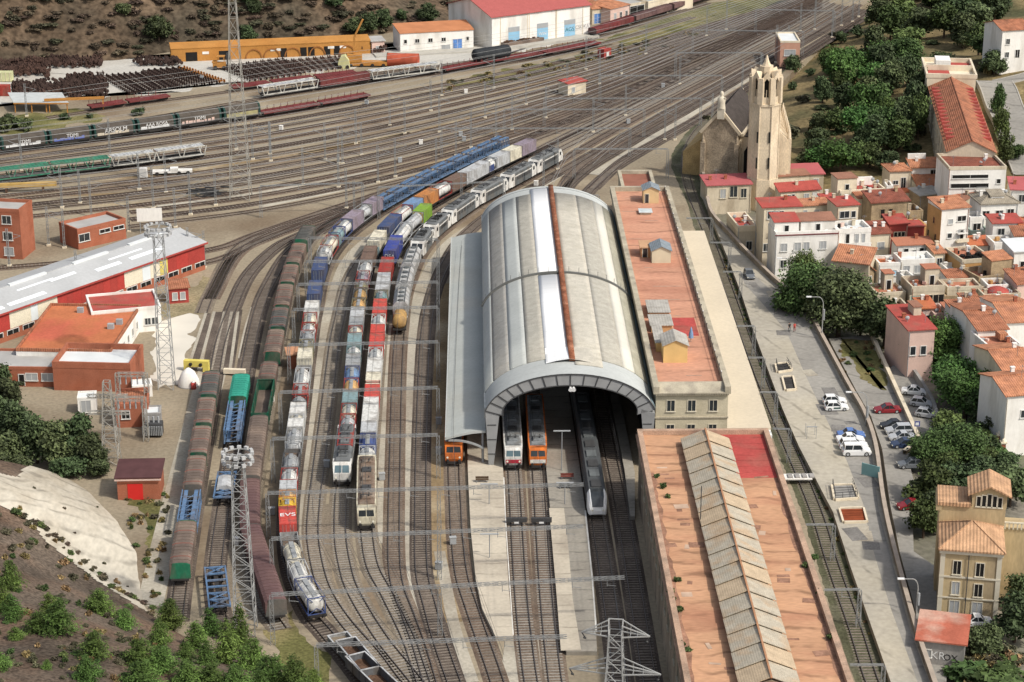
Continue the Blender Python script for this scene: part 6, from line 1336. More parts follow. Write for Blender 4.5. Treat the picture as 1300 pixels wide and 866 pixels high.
for i in range(8):
    t = math.pi/8+i*math.pi/4; c = (ro*.93*math.cos(t), tw/2+ro*.93*math.sin(t)); mb.obox(c, 1.0, 1.2, zm+.45, zt, t)
    mb.tube((ro*math.cos(t),tw/2+ro*math.sin(t),zl-1),(ro*math.cos(t),tw/2+ro*math.sin(t),zm+.4),.22,6,0,.2)
mb.build('bell_tower', [M_CH, M_DARK], CHU)
mb = MB(); zt2 = tz(96)
for i in range(8):
    t0 = i*math.pi/4; c = Vector((math.cos(t0),math.sin(t0))); sd = Vector((-c.y,c.x)); d0 = ro*math.cos(math.pi/8); hw_ = ro*math.sin(math.pi/8)
    def P(s, z, d): q = c*d+sd*s; return (q.x, tw/2+q.y, z)
    za2, zb2, zc2 = zt-1.4, zt+1.5, zt-.2
    mb.add([P(-hw_,zc2-.4,d0),P(0,zb2,d0+.1),P(hw_,zc2-.4,d0),P(hw_*.75,zc2-1.2,d0),P(0,zb2-1.5,d0+.05),P(-hw_*.75,zc2-1.2,d0)], [(0,5,4,1),(1,4,3,2)])
    mb.add([P(-hw_,zc2-.4,d0),P(0,zb2,d0+.1),P(hw_,zc2-.4,d0),P(0,zb2-.4,d0*.4)], [(0,1,3),(1,2,3)])
    mb.bar(P(0,zm+1.8,d0-.25),P(0,zt-2.6,d0-.25),.2); mb.add([P(-hw_*.8,zm+.45,d0-.1),P(hw_*.8,zm+.45,d0-.1),P(hw_*.8,zm+2.0,d0-.1),P(-hw_*.8,zm+2.0,d0-.1)], [(0,1,2,3)])
mb.build('belfry_gable', M_CH, CHU)
mb = MB(); octo(ro*.45, zt-.5, zt+2.2, mb); octo(ro*.30, zt+2.2, tz(84), mb, r1=ro*.22); octo(ro*.20, tz(84), tz(74), mb, r1=.12); mb.build('spire_stump', M_CH, CHU)
for zz in (tz(178), tz(223)):
    for i in (4.75,5.5,6.25):
        pass
for k, (dx, yy) in enumerate(((-1.6,None),(1.0,None))):
    for zz in (tz(178)-.6, tz(214)):
        mb = MB(); mb.box(dx-.16,dx+.16,tw/2-ro*.99,tw/2-ro*.9,zz,zz+2.4); mb.build('slit_window', M_DARK, CHU)
cl = CHU.location; ch_a = R(-3)
def toch(p): d = Vector((p.x-cl.x, p.y-cl.y)); c, s_ = math.cos(-ch_a), math.sin(-ch_a); return Vector((d.x*c-d.y*s_, d.x*s_+d.y*c, 0))
fr_ = G(935,243,zc0); FR = toch(fr_); na = R(-13); fw = 8.2; nl = 24.0
ze = ZY(fr_.y,169)-zc0; za_c = ZY(fr_.y+1,143)-zc0
def nv(name, mb, m): return mb.build(name, m, CHU, FR, na)
mb = MB(); mb.ext([(-fw,-1),(0,-1),(0,ze),(-fw/2,za_c),(-fw,ze)], 0, nl); nv('nave', mb, M_CHD)
mb = MB()
for x0_,z0_,x1_,z1_ in ((-fw-.7,ze-.8,-fw/2,za_c+.1),(-fw/2,za_c+.1,.7,ze-.8)): mb.add([(x0_,.5,z0_),(x1_,.5,z1_),(x1_,nl+.4,z1_),(x0_,nl+.4,z0_),(x0_,.5,z0_+.3),(x1_,.5,z1_+.3),(x1_,nl+.4,z1_+.3),(x0_,nl+.4,z0_+.3)], [(4,5,6,7),(3,2,1,0),(0,1,5,4),(1,2,6,5),(2,3,7,6),(3,0,4,7)])
nv('nave_roof', mb, M_CHR)
M_CHP = mat('pale church coping', (.56,.47,.34), .9, .1, .5)
mb = MB(); mb.bar((-fw-.5,0,ze-.4),(-fw/2,0,za_c+.5),.65); mb.bar((-fw/2,0,za_c+.5),(.5,0,ze-.4),.65); mb.bar((.75,.4,ze-.55),(.75,nl,ze-.55),.6); nv('gable_coping', mb, M_CHP)
zz = za_c+.2
mb = MB(); mb.box(-fw/2-.8,-fw/2+.8,-.7,.7,zz-1.6,zz+.8); mb.lathe([(.9,0),(.8,1.3),(.95,2.1),(.5,2.6),(.28,2.8),(.46,3.2),(.38,3.7),(.05,3.95)],(-fw/2,0,zz+.8),'z',10); mb.bar((-fw/2-.9,-.2,zz+2.6),(-fw/2+1.0,-.4,zz+3.2),.35); nv('roof_statue', mb, mat('pale statue stone', (.58,.52,.41), .9, .1))
for x in (-fw+.3,-.2):
    mb = MB(); mb.box(x-.5,x+.5,-1.0,-.02,-1,ze-2.5); mb.lathe([(.4,0),(.3,.8),(.04,2.0)],(x,-.5,ze-2.5),'z',6); nv('front_buttress', mb, M_CHD)
mb = MB(); mb.ext([(-fw-5,-1),(-fw-.02,-1),(-fw-.02,ze-2.2),(-fw-5,ze-6)], 3, nl-2); nv('left_aisle', mb, mat('ochre rubble', (.40,.28,.13), .95, .2, .5, .2, 4.))
mb = MB(); aw = 6.4; mb.ext([(.02,-1),(aw,-1),(aw,ze-2.6),(.02,ze-.9)], 1.8, nl); nv('right_aisle', mb, M_CH)
mb = MB(); mb.add([(.5,1.6,ze-.95),(aw+.4,1.6,ze-2.55),(aw+.4,nl+.2,ze-2.55),(.5,nl+.2,ze-.95)]+[(.5,1.6,ze-.7),(aw+.4,1.6,ze-2.3),(aw+.4,nl+.2,ze-2.3),(.5,nl+.2,ze-.7)], [(4,5,6,7),(3,2,1,0),(0,1,5,4),(1,2,6,5),(2,3,7,6),(3,0,4,7)]); nv('aisle_roof', mb, M_CHR)
mb = MB(); mb.box(-.3,.5,1.2,1.78,-1,ze-2); nv('aisle_buttress', mb, M_CHP)
mb = MB(); xw = 1.95; mb.ext([(xw-.85,2.5),(xw+.85,2.5),(xw+.85,ze-4.6),(xw,ze-3.2),(xw-.85,ze-4.6)], 1.68, 1.79); nv('lancet_window', mb, M_DARK)
mb = MB(); mb.bar((xw-1,1.7,2.5),(xw-1,1.7,ze-4.6),.25); mb.bar((xw+1,1.7,2.5),(xw+1,1.7,ze-4.6),.25); mb.bar((xw-1,1.7,ze-4.6),(xw,1.7,ze-2.9),.25); mb.bar((xw+1,1.7,ze-4.6),(xw,1.7,ze-2.9),.25); nv('window_surround', mb, M_CHP)
yn = 3.5; zr_ = tz(150)
mb = MB(); mb.ext([(1.5,-1),(5.3,-1),(5.3,zr_-6.0),(1.5,zr_-2.5)], yn+2, yn+26); mb.build('rear_aisle', M_CH, CHU)
for k in range(6):
    mb = MB(); y = yn+3+k*4.2; mb.box(5.2,6.3,y-.45,y+.45,-1,zr_-6.2); mb.lathe([(.5,0),(.42,1.2),(.05,3.0)],(5.75,y,zr_-6.2),'z',6); mb.build('pinnacle', M_CH, CHU)
    mb = MB(); mb.bar((5.7,y,zr_-6),(2.2,y,zr_-1.5),.5); mb.build('flying_buttress', M_CH, CHU)
    if k < 5: win(CHU, 5.3, y+2.1, 3.5, .9, 4.5, 'R', M_CH, M_DARK)
def panel(r, x0, x1, z0, z1, m, name='wall_panel', y=-.06): mb = MB(); mb.box(x0,x1,y,-.004,z0,z1); return mb.build(name, m, r)
M_SHR = tilemat('red cladding', (.37,.05,.04), .35, 'X', .08, .3); M_SHR2 = tilemat('dull red cladding', (.33,.05,.04), .35, 'X', .08, .3); M_SHC = tilemat('cream cladding', (.64,.585,.45), .35, 'X', .02, .15); M_SHW = mat('translucent panel', (.62,.66,.66), .6, .05)
A_, B_ = (-60,419), (259,308); zz = 5.6
r = bldg('maintenance_hall', 'long maintenance hall clad in red and cream panels under a grey sheet roof', 'hall', A_, B_, zz, 13.5, M_BRICK, mat('grey hall roof', (.40,.405,.40), .8, .06, .1, .05, 2., stain=(.34,.345,.34), stain_amt=.5, sscale=.12), 'gx', zg=0, rise=1.5, wins=[], over=.45)
w_ = r['w']; a0 = G(*A_, zz)
def fx(px): t = (px+60)/319.0; p = G(px, 419-111*t, zz); return (p.xy-a0.xy).length
segs = [(-60,11,M_SHR),(11,38,M_SHC),(38,47,M_SHW),(47,72,M_SHC),(72,84,M_SHR),(84,92,M_SHR2),(92,102,M_SHR),(102,130,M_SHR2),(130,139,M_SHR),(139,148,M_SHR2),(148,157,M_SHR),(157,180,M_SHC),(180,190,M_SHW),(190,202,M_SHC),(202,212,mat('yellow strip', (.60,.50,.14), .7)),(212,223,M_SHR2),(223,238,M_SHR),(238,259,M_SHR2)]
for (p0, p1, m) in segs: panel(r, fx(p0)+.01, fx(p1)-.01, 2.1, 5.45, m)
for k in range(17): win(r, (k+.6)*w_/17, 0, 1.0, 2.6, .85, 'F', M_WFR, M_DARK, sill=False)
mb = MB(); mb.box(-.5,w_+.5,-.62,-.42,zz-.25,zz+.05); mb.build('eave_trim', M_WALLR, r)
for (t0, t1, f0, f1) in ((.05,.20,.10,.24),(.22,.36,.12,.26),(.42,.52,.55,.66),(.58,.68,.30,.44),(.72,.86,.30,.44),(.30,.44,.64,.70),(.66,.80,.62,.68)):
    mb = MB(); d = 13.5; rs = 1.5
    y0, y1 = d*f0*.5/.5*.5, d*f1*.5; z0_, z1_ = zz+rs*2*y0/d+.24, zz+rs*2*y1/d+.24
    mb.add([(w_*t0,y0,z0_),(w_*t1,y0,z0_),(w_*t1,y1,z1_),(w_*t0,y1,z1_),(w_*t0,y0,z0_-.06),(w_*t1,y0,z0_-.06),(w_*t1,y1,z1_-.06),(w_*t0,y1,z1_-.06)], [(0,1,2,3),(4,5,1,0),(5,6,2,1),(6,7,3,2),(7,4,0,3)]); mb.build('skylight', mat('white skylight', (.74,.78,.80), .5, .04), r)
for t in (.3,.55,.78): mb = MB(); mb.box(w_*t,w_*t+9,6.4,7.1,zz+1.62,zz+2.0); mb.build('ridge_vent', M_DECKW, r)
r = bldg('workshop_annex', 'white workshop annex with flat orange red roof beside the maintenance hall', 'workshop', (20,442), (137,449), 4.6, 24, M_WALLW, M_DECKO, 'flat', zg=0, ph=.35, parm=M_TILE, wins=[(.08,1.9,1.4,1.1,'w',M_DARK),(.22,1.9,1.4,1.1,'w',M_DARK),(.36,1.9,1.4,1.1,'w',M_DARK)], ang=R(-3))
for k in range(6): win(r, r['w'], 2+k*3.6, 1.3, 1.0, 1.3, 'R', M_WFR)
for (x, y) in ((r['w']*.86,14),(r['w']*.8,11.6),(r['w']*.35,20)): mb = MB(); mb.box(x,x+1.1,y,y+.8,4.15,5.1); mb.build('air_conditioner', M_SHUT, r)
bldg('workshop_annex', 'upper white workshop wing with pale and red flat roof touching the maintenance hall', 'workshop', (116,396), (204,388), 4.8, 10, M_WALLW, M_DECKR, 'flat', zg=0, ph=.3, wins=[(.8,1.4,1,1.2),(.9,1.4,1,1.2)], sides='')
r = bldg('brick_workshop', 'orange brick workshop with sunken pale grey roof', 'workshop', (66,459), (160,467), 5.2, 9.5, M_BRICK, M_DECKW, 'flat', zg=0, ph=.9, wins=[], ang=R(-4))
r = bldg('brick_workshop', 'low brick workshop with grey roof and white shutters at the left edge', 'workshop', (-40,465), (64,470), 3.6, 9, M_BRICK, M_DECKG, 'flat', zg=0, ph=.3, wins=[(.74,1.2,1.9,1.2,'w',M_SHUT),(.93,1.2,1.9,1.2,'w',M_SHUT),(.62,.2,.9,2.0,'d',M_DARK)], ang=R(-2))
r = bldg('substation_hut', 'small orange brick substation hut behind the lattice frames', 'hut', (146,513), (188,511), 4.2, 7, M_BRICK, M_TILE, 'flat', zg=0, ph=.3, wins=[(.3,1.6,1.2,1.2,'w',M_DARK)])
r = bldg('red_hut', 'small brick hut with a bright red door and dark sheet roof', 'hut', (148,607), (202,606), 3.6, 5.6, M_BRICK, mat('dark maroon sheet', (.085,.04,.04), .8, .15), 'mono', zg=0, rise=.5, wins=[])
mb = MB(); w_ = r['w']; mb.box(w_*.24,w_*.60,-.05,-.004,0,2.6); mb.build('door', mat('signal red door', (.56,.03,.025), .7, .05), r); mb = MB(); mb.box(-.3,w_+.3,-.42,-.36,3.25,3.5); mb.build('eave_trim', M_WALLP, r)
bldg('transformer_kiosk', 'grey concrete transformer kiosk beside the substation frames', 'kiosk', (183,525), (204,524), 3.2, 3.5, M_WALLG, M_DECKW, 'flat', zg=0, ph=.1, wins=[])
bldg('white_kiosk', 'white switch kiosk with grey shutter on the dirt lot', 'kiosk', (98,505), (121,504), 3.0, 3, M_WALLW, M_DECKW, 'flat', zg=0, ph=.1, wins=[(.45,.4,1.5,2.0,'w',M_SHUT)])
bldg('white_kiosk', 'white cabinet beside the corner of the brick workshop', 'kiosk', (168,490), (193,488), 2.2, 3, M_WALLW, M_DECKW, 'flat', zg=0, ph=.1, wins=[])
r = bldg('office_block', 'red brick office block with stacked windows cut by the left edge', 'office', (-60,262), (24,266), 10.5, 7, M_BRICK, M_DECKG, 'flat', zg=0, ph=.5, wins=[(.80,7.4,1.8,1.6),(.80,4.0,1.8,1.6),(.80,.8,1.8,1.6),(.4,7.4,1.8,1.6),(.4,4.0,1.8,1.6)], winmats=M_WFR)
r = bldg('signal_box', 'flat roofed brick signal building among the yard tracks', 'signal building', (98,291), (159,277), 4.4, 7, M_BRICK, M_DECKG, 'flat', zg=0, ph=.5, wins=[(.13,1.6,2.4,1.5),(.56,2.4,2.4,.7,'w',M_DARK),(.85,2.4,2.4,.7,'w',M_DARK)])
bldg('small_hut', 'little red tile hut beside the end of the maintenance hall', 'hut', (214,367), (239,365), 3.0, 4, M_WALLR, M_TILE, 'mono', zg=0, rise=.4, wins=[(.3,.8,.8,1.3,'w',M_SHUT),(.7,.8,.8,1.3,'w',M_SHUT)])
bldg('orange_cabin', 'small cabin with faded orange roof between the sidings', 'cabin', (366,451), (380,450), 2.6, 3, M_BRICK, mat('faded orange sheet', (.45,.23,.13), .9, .12), 'mono', zg=0, rise=.2, wins=[])
bldg('lineside_hut', 'lineside hut with red roof in the middle of the yard', 'hut', (721,107), (744,103), 3.2, 4, M_WALLC, M_TILER, 'mono', zg=0, rise=.3, wins=[(.3,.9,.9,1.2)])
bldg('red_box', 'small red equipment box near the white warehouse sidings', 'box', (767,63), (776,61), 2.6, 2.5, M_WALLR, M_WALLR, 'flat', zg=0, ph=.1, wins=[(.5,.6,.8,1.0,'w',M_WFR)])
r = bldg('signal_house', 'pink trackside house with flat white roof below the wooded hill', 'house', (991,52), (1016,52), 7.5, 12, mat('salmon wall', (.50,.28,.20), .9, .1), M_DECKW, 'flat', zg=0, ph=.3, wins=[(.5,3.4,3.0,1.6,'w',M_SHUT)], parm=M_WALLC)
for k in range(5): win(r, r['w'], 1.4+k*2.3, 2.0, .8, 3.0, 'R', M_WFR)
r = bldg('rail_warehouse', 'big white warehouse with red gabled roof and three blue loading doors', 'warehouse', (624.5,22), (749,6), 9.2, 24, M_WALLW, tilemat('red warehouse sheet', (.36,.10,.09), .5, 'X', .06, .25), 'gx', zg=0, rise=3.4, over=.5, wins=[], sides='')
w_ = r['w']; M_LDOOR = mat('pale blue shutter', (.25,.45,.60), .7, .08)
for fx_ in (.22,.51,.79):
    mb = MB(); mb.box(fx_*w_-1.9,fx_*w_+1.9,-.05,-.004,.8,5.6); o = mb.build('loading_door', M_LDOOR, r); mb = MB(); mb.box(fx_*w_-1.9,fx_*w_+1.9,-.07,-.055,4.2,5.6); mb.build('transom', M_SHUT, o)
    for dx in (-4.6,4.6): mb = MB(); mb.box(fx_*w_+dx-.1,fx_*w_+dx+.1,-.1,-.004,0,9); mb.build('downpipe', M_WALLC, r)
lettering('AGS', 1.7, mat('dark teal paint', (.02,.13,.15), .7), r, (.79*w_,-.08,2.7), (math.pi/2,0,0), 'graffiti'); lettering('(CSOKA)', 1.5, mat('grey graffiti', (.32,.32,.31), .8), r, (.92*w_,-.03,3.0), (math.pi/2,0,0), 'graffiti'); lettering('WIN', 1.3, M_GRAF, r, (.51*w_,-.08,2.5), (math.pi/2,0,0), 'graffiti')
mb = MB(); mb.box(-.6,w_+.6,-4.2,-.1,-.2,.75); mb.build('loading_dock', mat('dock concrete', (.40,.38,.33), .9, .1), r)
r = bldg('rail_warehouse', 'low white goods shed with orange roof beside the big white warehouse', 'warehouse', (508,43), (601,38), 5.4, 10, M_WALLW, mat('orange goods roof', (.45,.19,.09), .9, .12, .3), 'mono', zg=0, rise=.8, over=.2, wins=[(.07,2.6,.8,1.0,'w',M_DARK),(.23,2.6,1.2,1.0,'w',M_DARK),(.41,2.6,1.2,1.0,'w',M_DARK),(.59,2.6,1.2,1.0,'w',M_DARK),(.78,.4,2.6,2.6,'d',M_DOORB),(.92,2.6,.7,.9,'w',M_DARK),(.62,.3,2.4,1.2,'w',M_SHUT)], sides='L')
mb = MB(); mb.box(-8,r['w']+2,-5,-.1,-.1,.35); mb.build('loading_dock', mat('dock concrete', (.40,.38,.33), .9, .1), r)
bldg('rail_warehouse', 'low depot with rounded orange roof right of the big white warehouse', 'warehouse', (752,12), (774,10), 4.6, 12, M_WALLB, M_TILEO, 'hip', zg=0, rise=1.6, wins=[(.3,.2,2.2,3.0,'d',M_DOORB)], sides='')
bldg('rail_warehouse', 'pinkish depot with narrow windows beside the orange roofed depot', 'warehouse', (775,12), (799,6), 4.8, 9, M_WALLP, M_TILEO, 'mono', zg=0, rise=.6, wins=[(.25,1.4,1.0,1.8),(.55,1.4,1.0,1.8),(.85,1.4,1.0,1.8)], sides='')
r = bldg('rail_warehouse', 'open fronted depot with a dark bay near the top edge', 'warehouse', (800,5), (822,1), 4.5, 10, M_WALLB, M_DECKG, 'flat', zg=0, ph=.3, wins=[(.4,.2,6,3.4,'w',M_DARK)], sides='')
bldg('rail_warehouse', 'row of pale depot buildings at the very top edge', 'warehouse', (823,2), (880,-8), 4.5, 10, M_WALLC, M_DECKG, 'flat', zg=0, ph=.3, sides='')
M_ORB = mat('orange painted shed', (.42,.20,.055), .85, .12, .2, .08, 2., stain=(.40,.17,.04), stain_amt=.6, sscale=.12)
r = bldg('orange_storehouse', 'long low orange storehouse with arched bays at the foot of the hill', 'storehouse', (217,63), (470,52), 3.6, 6, M_ORB, M_ORB, 'mono', zg=0, rise=.5, over=.1, wins=[], sides='')
w_ = r['w']
for k, fx_ in enumerate((.10,.265,.56,.66,.70,.78,.83)): panel(r, fx_*w_-(1.6 if k < 2 else .9), fx_*w_+(1.6 if k < 2 else .9), .1, 2.6, M_DARK, 'bay_opening')
for fx_ in (.41,.50,.605,.73,.88):
    mb = MB(); n = 12
    for i in range(n):
        a, b = math.pi*i/n, math.pi*(i+1)/n; mb.bar((fx_*w_+2.2*math.cos(a),-.08,.2+2.4*math.sin(a)),(fx_*w_+2.2*math.cos(b),-.08,.2+2.4*math.sin(b)),.3)
    mb.build('arch_rim', mat('brown arch', (.28,.12,.04), .9), r)
for fx_ in (.17,.51,.53,.80,.86): panel(r, fx_*w_-.9, fx_*w_+.9, 1.9, 2.6, M_WALLW, 'notice_board', -.09)
bldg('storehouse', 'small pale store at the right end of the orange storehouse', 'storehouse', (472,53), (488,52), 3.4, 5, M_WALLP, M_DECKG, 'mono', zg=0, rise=.3, wins=[(.5,.6,1.2,1.4,'w',M_SHUT)], sides='')
M_TARP = mat('grey brown tarpaulin', (.085,.072,.06), .9, .25, .25, .1, 2., stain=(.055,.048,.04), stain_amt=.7, sscale=.15); M_DKG = mat('dark bottle green', (.018,.05,.042), .7, .2); M_CG = paint('yard green', (.045,.19,.12)); M_CW = paint('yard white', (.50,.49,.44)); M_MAR = mat('maroon wagon', (.15,.035,.035), .85, .25, .3, .1, 3., stain=(.09,.04,.035), stain_amt=.6, sscale=.2)
def tarp_wagon(L, label):
    r = thing('tarpaulin_wagon', label, 'wagon', group='tarpaulin wagons with graffiti'); w = 1.42
    mb = MB(); pf = [(-w,1.3),(w,1.3),(w,2.9)]+[(w*math.cos(a),2.9+1.15*math.sin(a)) for a in (R(25),R(50),R(75),R(105),R(130),R(155))]+[(-w,2.9)]
    mb.ext(pf, -L/2+.7, L/2-.7, 0)
    for k in range(8):
        y = -L/2+1.2+k*(L-2.4)/7
        for a, b in zip(pf[1:-1], pf[2:]): mb.bar((a[0],y,a[1]),(b[0],y,b[1]),.07)
    mb.build('tarpaulin', M_TARP, r)
    for s in (-1,1): mb = MB(); y = s*(L/2-.7); mb.ext([(p[0]*1.04,p[1]+.06 if p[1]>2 else p[1]-.1) for p in pf], min(y,y+s*.5), max(y,y+s*.5), 0); mb.build('end_wall', M_DKG, r)
    mb = MB(); mb.box(-1.35,1.35,-L/2+.2,L/2-.2,.85,1.25)
    for y in (-L/2+2, L/2-2): bogie(mb, y)
    mb.build('underframe', M_UND, r); return r
p = PATHS['Y0']; rows = [(0,192,-8),(2,189,2),(58,183,0)]
def s_x(p, px, z):                      # arc length where the path (lifted by z) is on column px
    best = min(range(len(p.p)), key=lambda i: abs(PJ(p.p[i].x,p.p[i].y,z)[0]-px)); return p.s[best]
xs = [-2,58,116,172,226,282,330]; graf = [('TDMI',0,1.25),('TDMI',.4,1.25),('ARSOLM',.3,1.5),('AAA ROSA',0,1.2),('TDMI',0,1.3),None]
gl = ['tarpaulin wagon with white letters at the left edge of the graffiti row','tarpaulin wagon with white letters over a blue tinted scrawl, second of the graffiti row','tarpaulin wagon with a wide white scrawl, third of the graffiti row','tarpaulin wagon with pale line graffiti, fourth of the graffiti row','tarpaulin wagon with white letters and a white square near the tall mast','tarpaulin wagon with yellowish base behind the tall lattice mast']
for i in range(6):
    s0, s1 = s_x(p, xs[i], 2), s_x(p, xs[i+1], 2); L = s1-s0-.3; r = tarp_wagon(L, gl[i]); place(r, p, s0, s1-.3, DK)
    if graf[i]:
        lettering(graf[i][0], graf[i][2], M_GRAF, r, (1.46,graf[i][1],2.35), (math.pi/2,0,math.pi/2), 'graffiti')
        mb = MB()
        for k in range(9): y = -L/2+1.5+k*(L-3)/9; mb.obox((1.47,y),.02,rnd.uniform(.5,1.3),1.4,1.75+rnd.uniform(0,.4))
        mb.build('graffiti', (M_GRAF, M_GRAFB, M_WALLC, M_GRAF, M_WALLP, M_WALLC)[i], r)
    else: panel_ = MB(); panel_.box(1.43,1.47,-L/2+1,L/2-1,1.3,2.3); panel_.build('side_panel', mat('yellowish lichen paint', (.32,.29,.15), .9, .25), r)
def truss_carrier(L, label, m, deck, group=None, tophigh=3.0):
    r = thing('car_transporter', label, 'wagon', group=group); mb = MB(); w = 1.4; n = max(2, int(L/4.2))
    for s in (-1,1):
        x = s*w
        mb.bar((x,-L/2+.2,1.0),(x,L/2-.2,1.0),.24); mb.bar((x,-L/2+.2,tophigh),(x,L/2-.2,tophigh),.22)
        for k in range(n+1):
            y = -L/2+.8+k*(L-1.6)/n
            mb.bar((x,y-.35,1.0),(x,y-.95,tophigh),.2); mb.bar((x,y+.35,1.0),(x,y+.95,tophigh),.2)
    mb.build('side_truss', m, r)
    mb = MB(); mb.box(-1.3,1.3,-L/2+.2,L/2-.2,tophigh-.1,tophigh-.02)
    for k in range(int(L/.9)): y = -L/2+.6+k*.9; mb.box(-1.3,1.3,y-.08,y+.08,tophigh-.02,tophigh+.05)
    mb.build('upper_deck', deck, r); mb = MB(); mb.box(-1.3,1.3,-L/2+.2,L/2-.2,.95,1.05)
    for y in (-L/2+1.6, L/2-1.6): bogie(mb, y)
    mb.build('lower_deck', M_UND, r); return r
def xrun(key, x0s, fn, z=1.5):
    p = PATHS[key]
    for i in range(len(x0s)-1):
        s0, s1 = s_x(p, x0s[i], z), s_x(p, x0s[i+1], z)
        o = fn(i, abs(s1-s0)-.4)
        if o is not None: place(o, p, min(s0,s1)+.2, max(s0,s1)-.2, DK)
lb = ['dark green car transporter at the left edge below the graffiti wagons','dark green car transporter coupled to the pale one','pale car transporter coupled to the green one','pale car transporter with open frame at the end of the green row']
xrun('Y5', [-40,66,137,196,262], lambda i, L: truss_carrier(L, lb[i], M_CG if i < 2 else M_CW, M_CG if i < 2 else PC['lgrey']))
def flat_stakes(L, label, m, load=False, group='red flat wagons by the storage yard'):
    r = thing('flat_wagon', label, 'wagon', group=group); mb = MB(); mb.box(-1.4,1.4,-L/2+.2,L/2-.2,1.0,1.25)
    for s in (-1,1): mb.box(min(s*1.4,s*1.46),max(s*1.4,s*1.46),-L/2+.2,L/2-.2,.85,1.35)
    mb.build('deck', m, r); mb = MB()
    for k in range(int(L/2)): 
        for s in (-1,1): y = -L/2+.8+k*2; mb.box(s*1.4-.05,s*1.4+.05,y-.06,y+.06,1.25,2.3)
    mb.build('stakes', m, r); mb = MB()
    for y in (-L/2+2, L/2-2): bogie(mb, y)
    mb.build('bogies', M_UND, r); return r
lbz = ['maroon flat wagon beside the orange framed ramp','maroon flat wagon right of the ramp, second in its row',None,'maroon stake wagon beside the tall lattice mast base','maroon stake wagon between the lattice mast and the crane','maroon stake wagon below the yellow crane']
xrun('Z1', [110,162,216,288,345,395,455], lambda i, L: flat_stakes(L, lbz[i], M_MAR) if lbz[i] else None)
lbw = ['white car transporter with arched openings behind the tall mast','maroon covered wagon between two white car transporters','white car transporter in front of the goods sheds']
def fz2(i, L):
    if i == 1: return covered(L, lbw[1], M_MAR, M_MAR, group=None, h=3.0)
    return truss_carrier(L, lbw[0 if i == 0 else 2], M_CW, PC['lgrey'])
xrun('Z2', [328,401,470,560], fz2)
lbr = ['low maroon flat wagon behind the graffiti wagons, left one','low maroon flat wagon in front of the white transporter']
xrun('Y0', [332,402,470], lambda i, L: flat_stakes(L, ['low maroon flat wagon coupled to the last tarpaulin wagon','low maroon flat wagon at the right end of the graffiti row'][i], M_MAR, group=None))
lbx = ['red flat wagon loaded with wheelsets under the black tank','red flat wagon loaded with wheelsets in front of the white warehouse','red flat wagon loaded with wheelsets nearest the red box']
track('Z3', [(545,98),(600,86),(660,77),(720,67),(775,56)], None, sl=False)
xrun('Z3', [560,625,690,760], lambda i, L: flat_stakes(L, lbx[i], M_MAR))
r = thing('tank_wagon', 'black tank on the red flat wagon beside the white goods shed', 'tank'); mb = MB(); L = 12; mb.lathe([(.05,-6),(1.2,-5.9),(1.75,-5.4),(1.75,5.4),(1.2,5.9),(.05,6)],(0,0,1.8),'y',16); mb.build('tank_barrel', mat('black tank', (.03,.033,.036), .7, .25), r)
mb = MB()
for y in (-4,4): mb.box(-1.2,1.2,y-.3,y+.3,.02,.8)
mb.build('saddle', M_MAR, r); p3_ = PATHS['Z3']; q = s_x(p3_, 621, 3); place(r, p3_, q-6, q+6, DK+1.27)
track('Z4', [(740,52),(775,40),(815,27),(860,13),(905,-2)], None, sl=False)
xrun('Z4', [752,800,850,905], lambda i, L: covered(L, ['rust red wagon beside the pink depot','dark rust wagon behind the first rust red wagon','dark wagon in the siding at the top edge'][i], M_WP if i else M_MAR, M_WP, group=None, h=2.6))
r = thing('open_wagon', 'brown loaded low wagon on the dock before the white warehouse', 'wagon'); mb = MB(); mb.box(-1.3,1.3,-7,7,.3,1.6); 
mb.build('body', M_WB, r); g0 = G(672,53); g1 = G(640,58); r.location = ((g0.x+g1.x)/2+1.5,(g0.y+g1.y)/2-2.2,0); r.rotation_euler = (0,0,math.atan2(g0.y-g1.y,g0.x-g1.x)-math.pi/2)
mb = MB()
for k in range(22): mb.obox((rnd.uniform(-.8,.8),rnd.uniform(-6.5,6.5)),rnd.uniform(.5,1.1),rnd.uniform(.5,1.2),1.6,1.65+rnd.uniform(.1,.5),rnd.uniform(0,3))
mb.build('load', M_SCRAP, r)
M_WS = mat('rusty wheelset', (.055,.036,.03), .85, .3, .3, stain=(.10,.055,.04), stain_amt=.7, sscale=.05); M_WSO = mat('orange wheelset', (.33,.13,.03), .8, .2)
def wheelset_mesh(nm, m):
    mb = MB()
    for x in (-.75,.75): mb.tube((x-.08,0,.5),(x+.08,0,.5),.5,10,0,smooth=False)
    mb.tube((-1.1,0,.5),(1.1,0,.5),.1,6,0); me = mb.build(nm, m); return me
ws0 = wheelset_mesh('wheelset', M_WS); ws1 = wheelset_mesh('wheelset', M_WSO); first = {0: ws0, 1: ws1}
rows_ = []
def wrow(x0, y0, x1, y1): rows_.append((G(x0,y0), G(x1,y1)))
for k in range(9): wrow(131+k*7.4, 97.5-k*.6, 170+k*6.4, 121-k*1.1)
for k in range(7): wrow(184+k*7.6, 91-k*.6, 226+k*9.6, 113-k*1.2)
for k in range(9): wrow(281+k*9.2, 86-k*1.2, 322+k*7.2, 104-k*.9)
for k in range(8): wrow(357+k*9.2, 79-k*.8, 384+k*7.2, 94-k*.9)
wl = {}
cnt = 0; rest = MB()
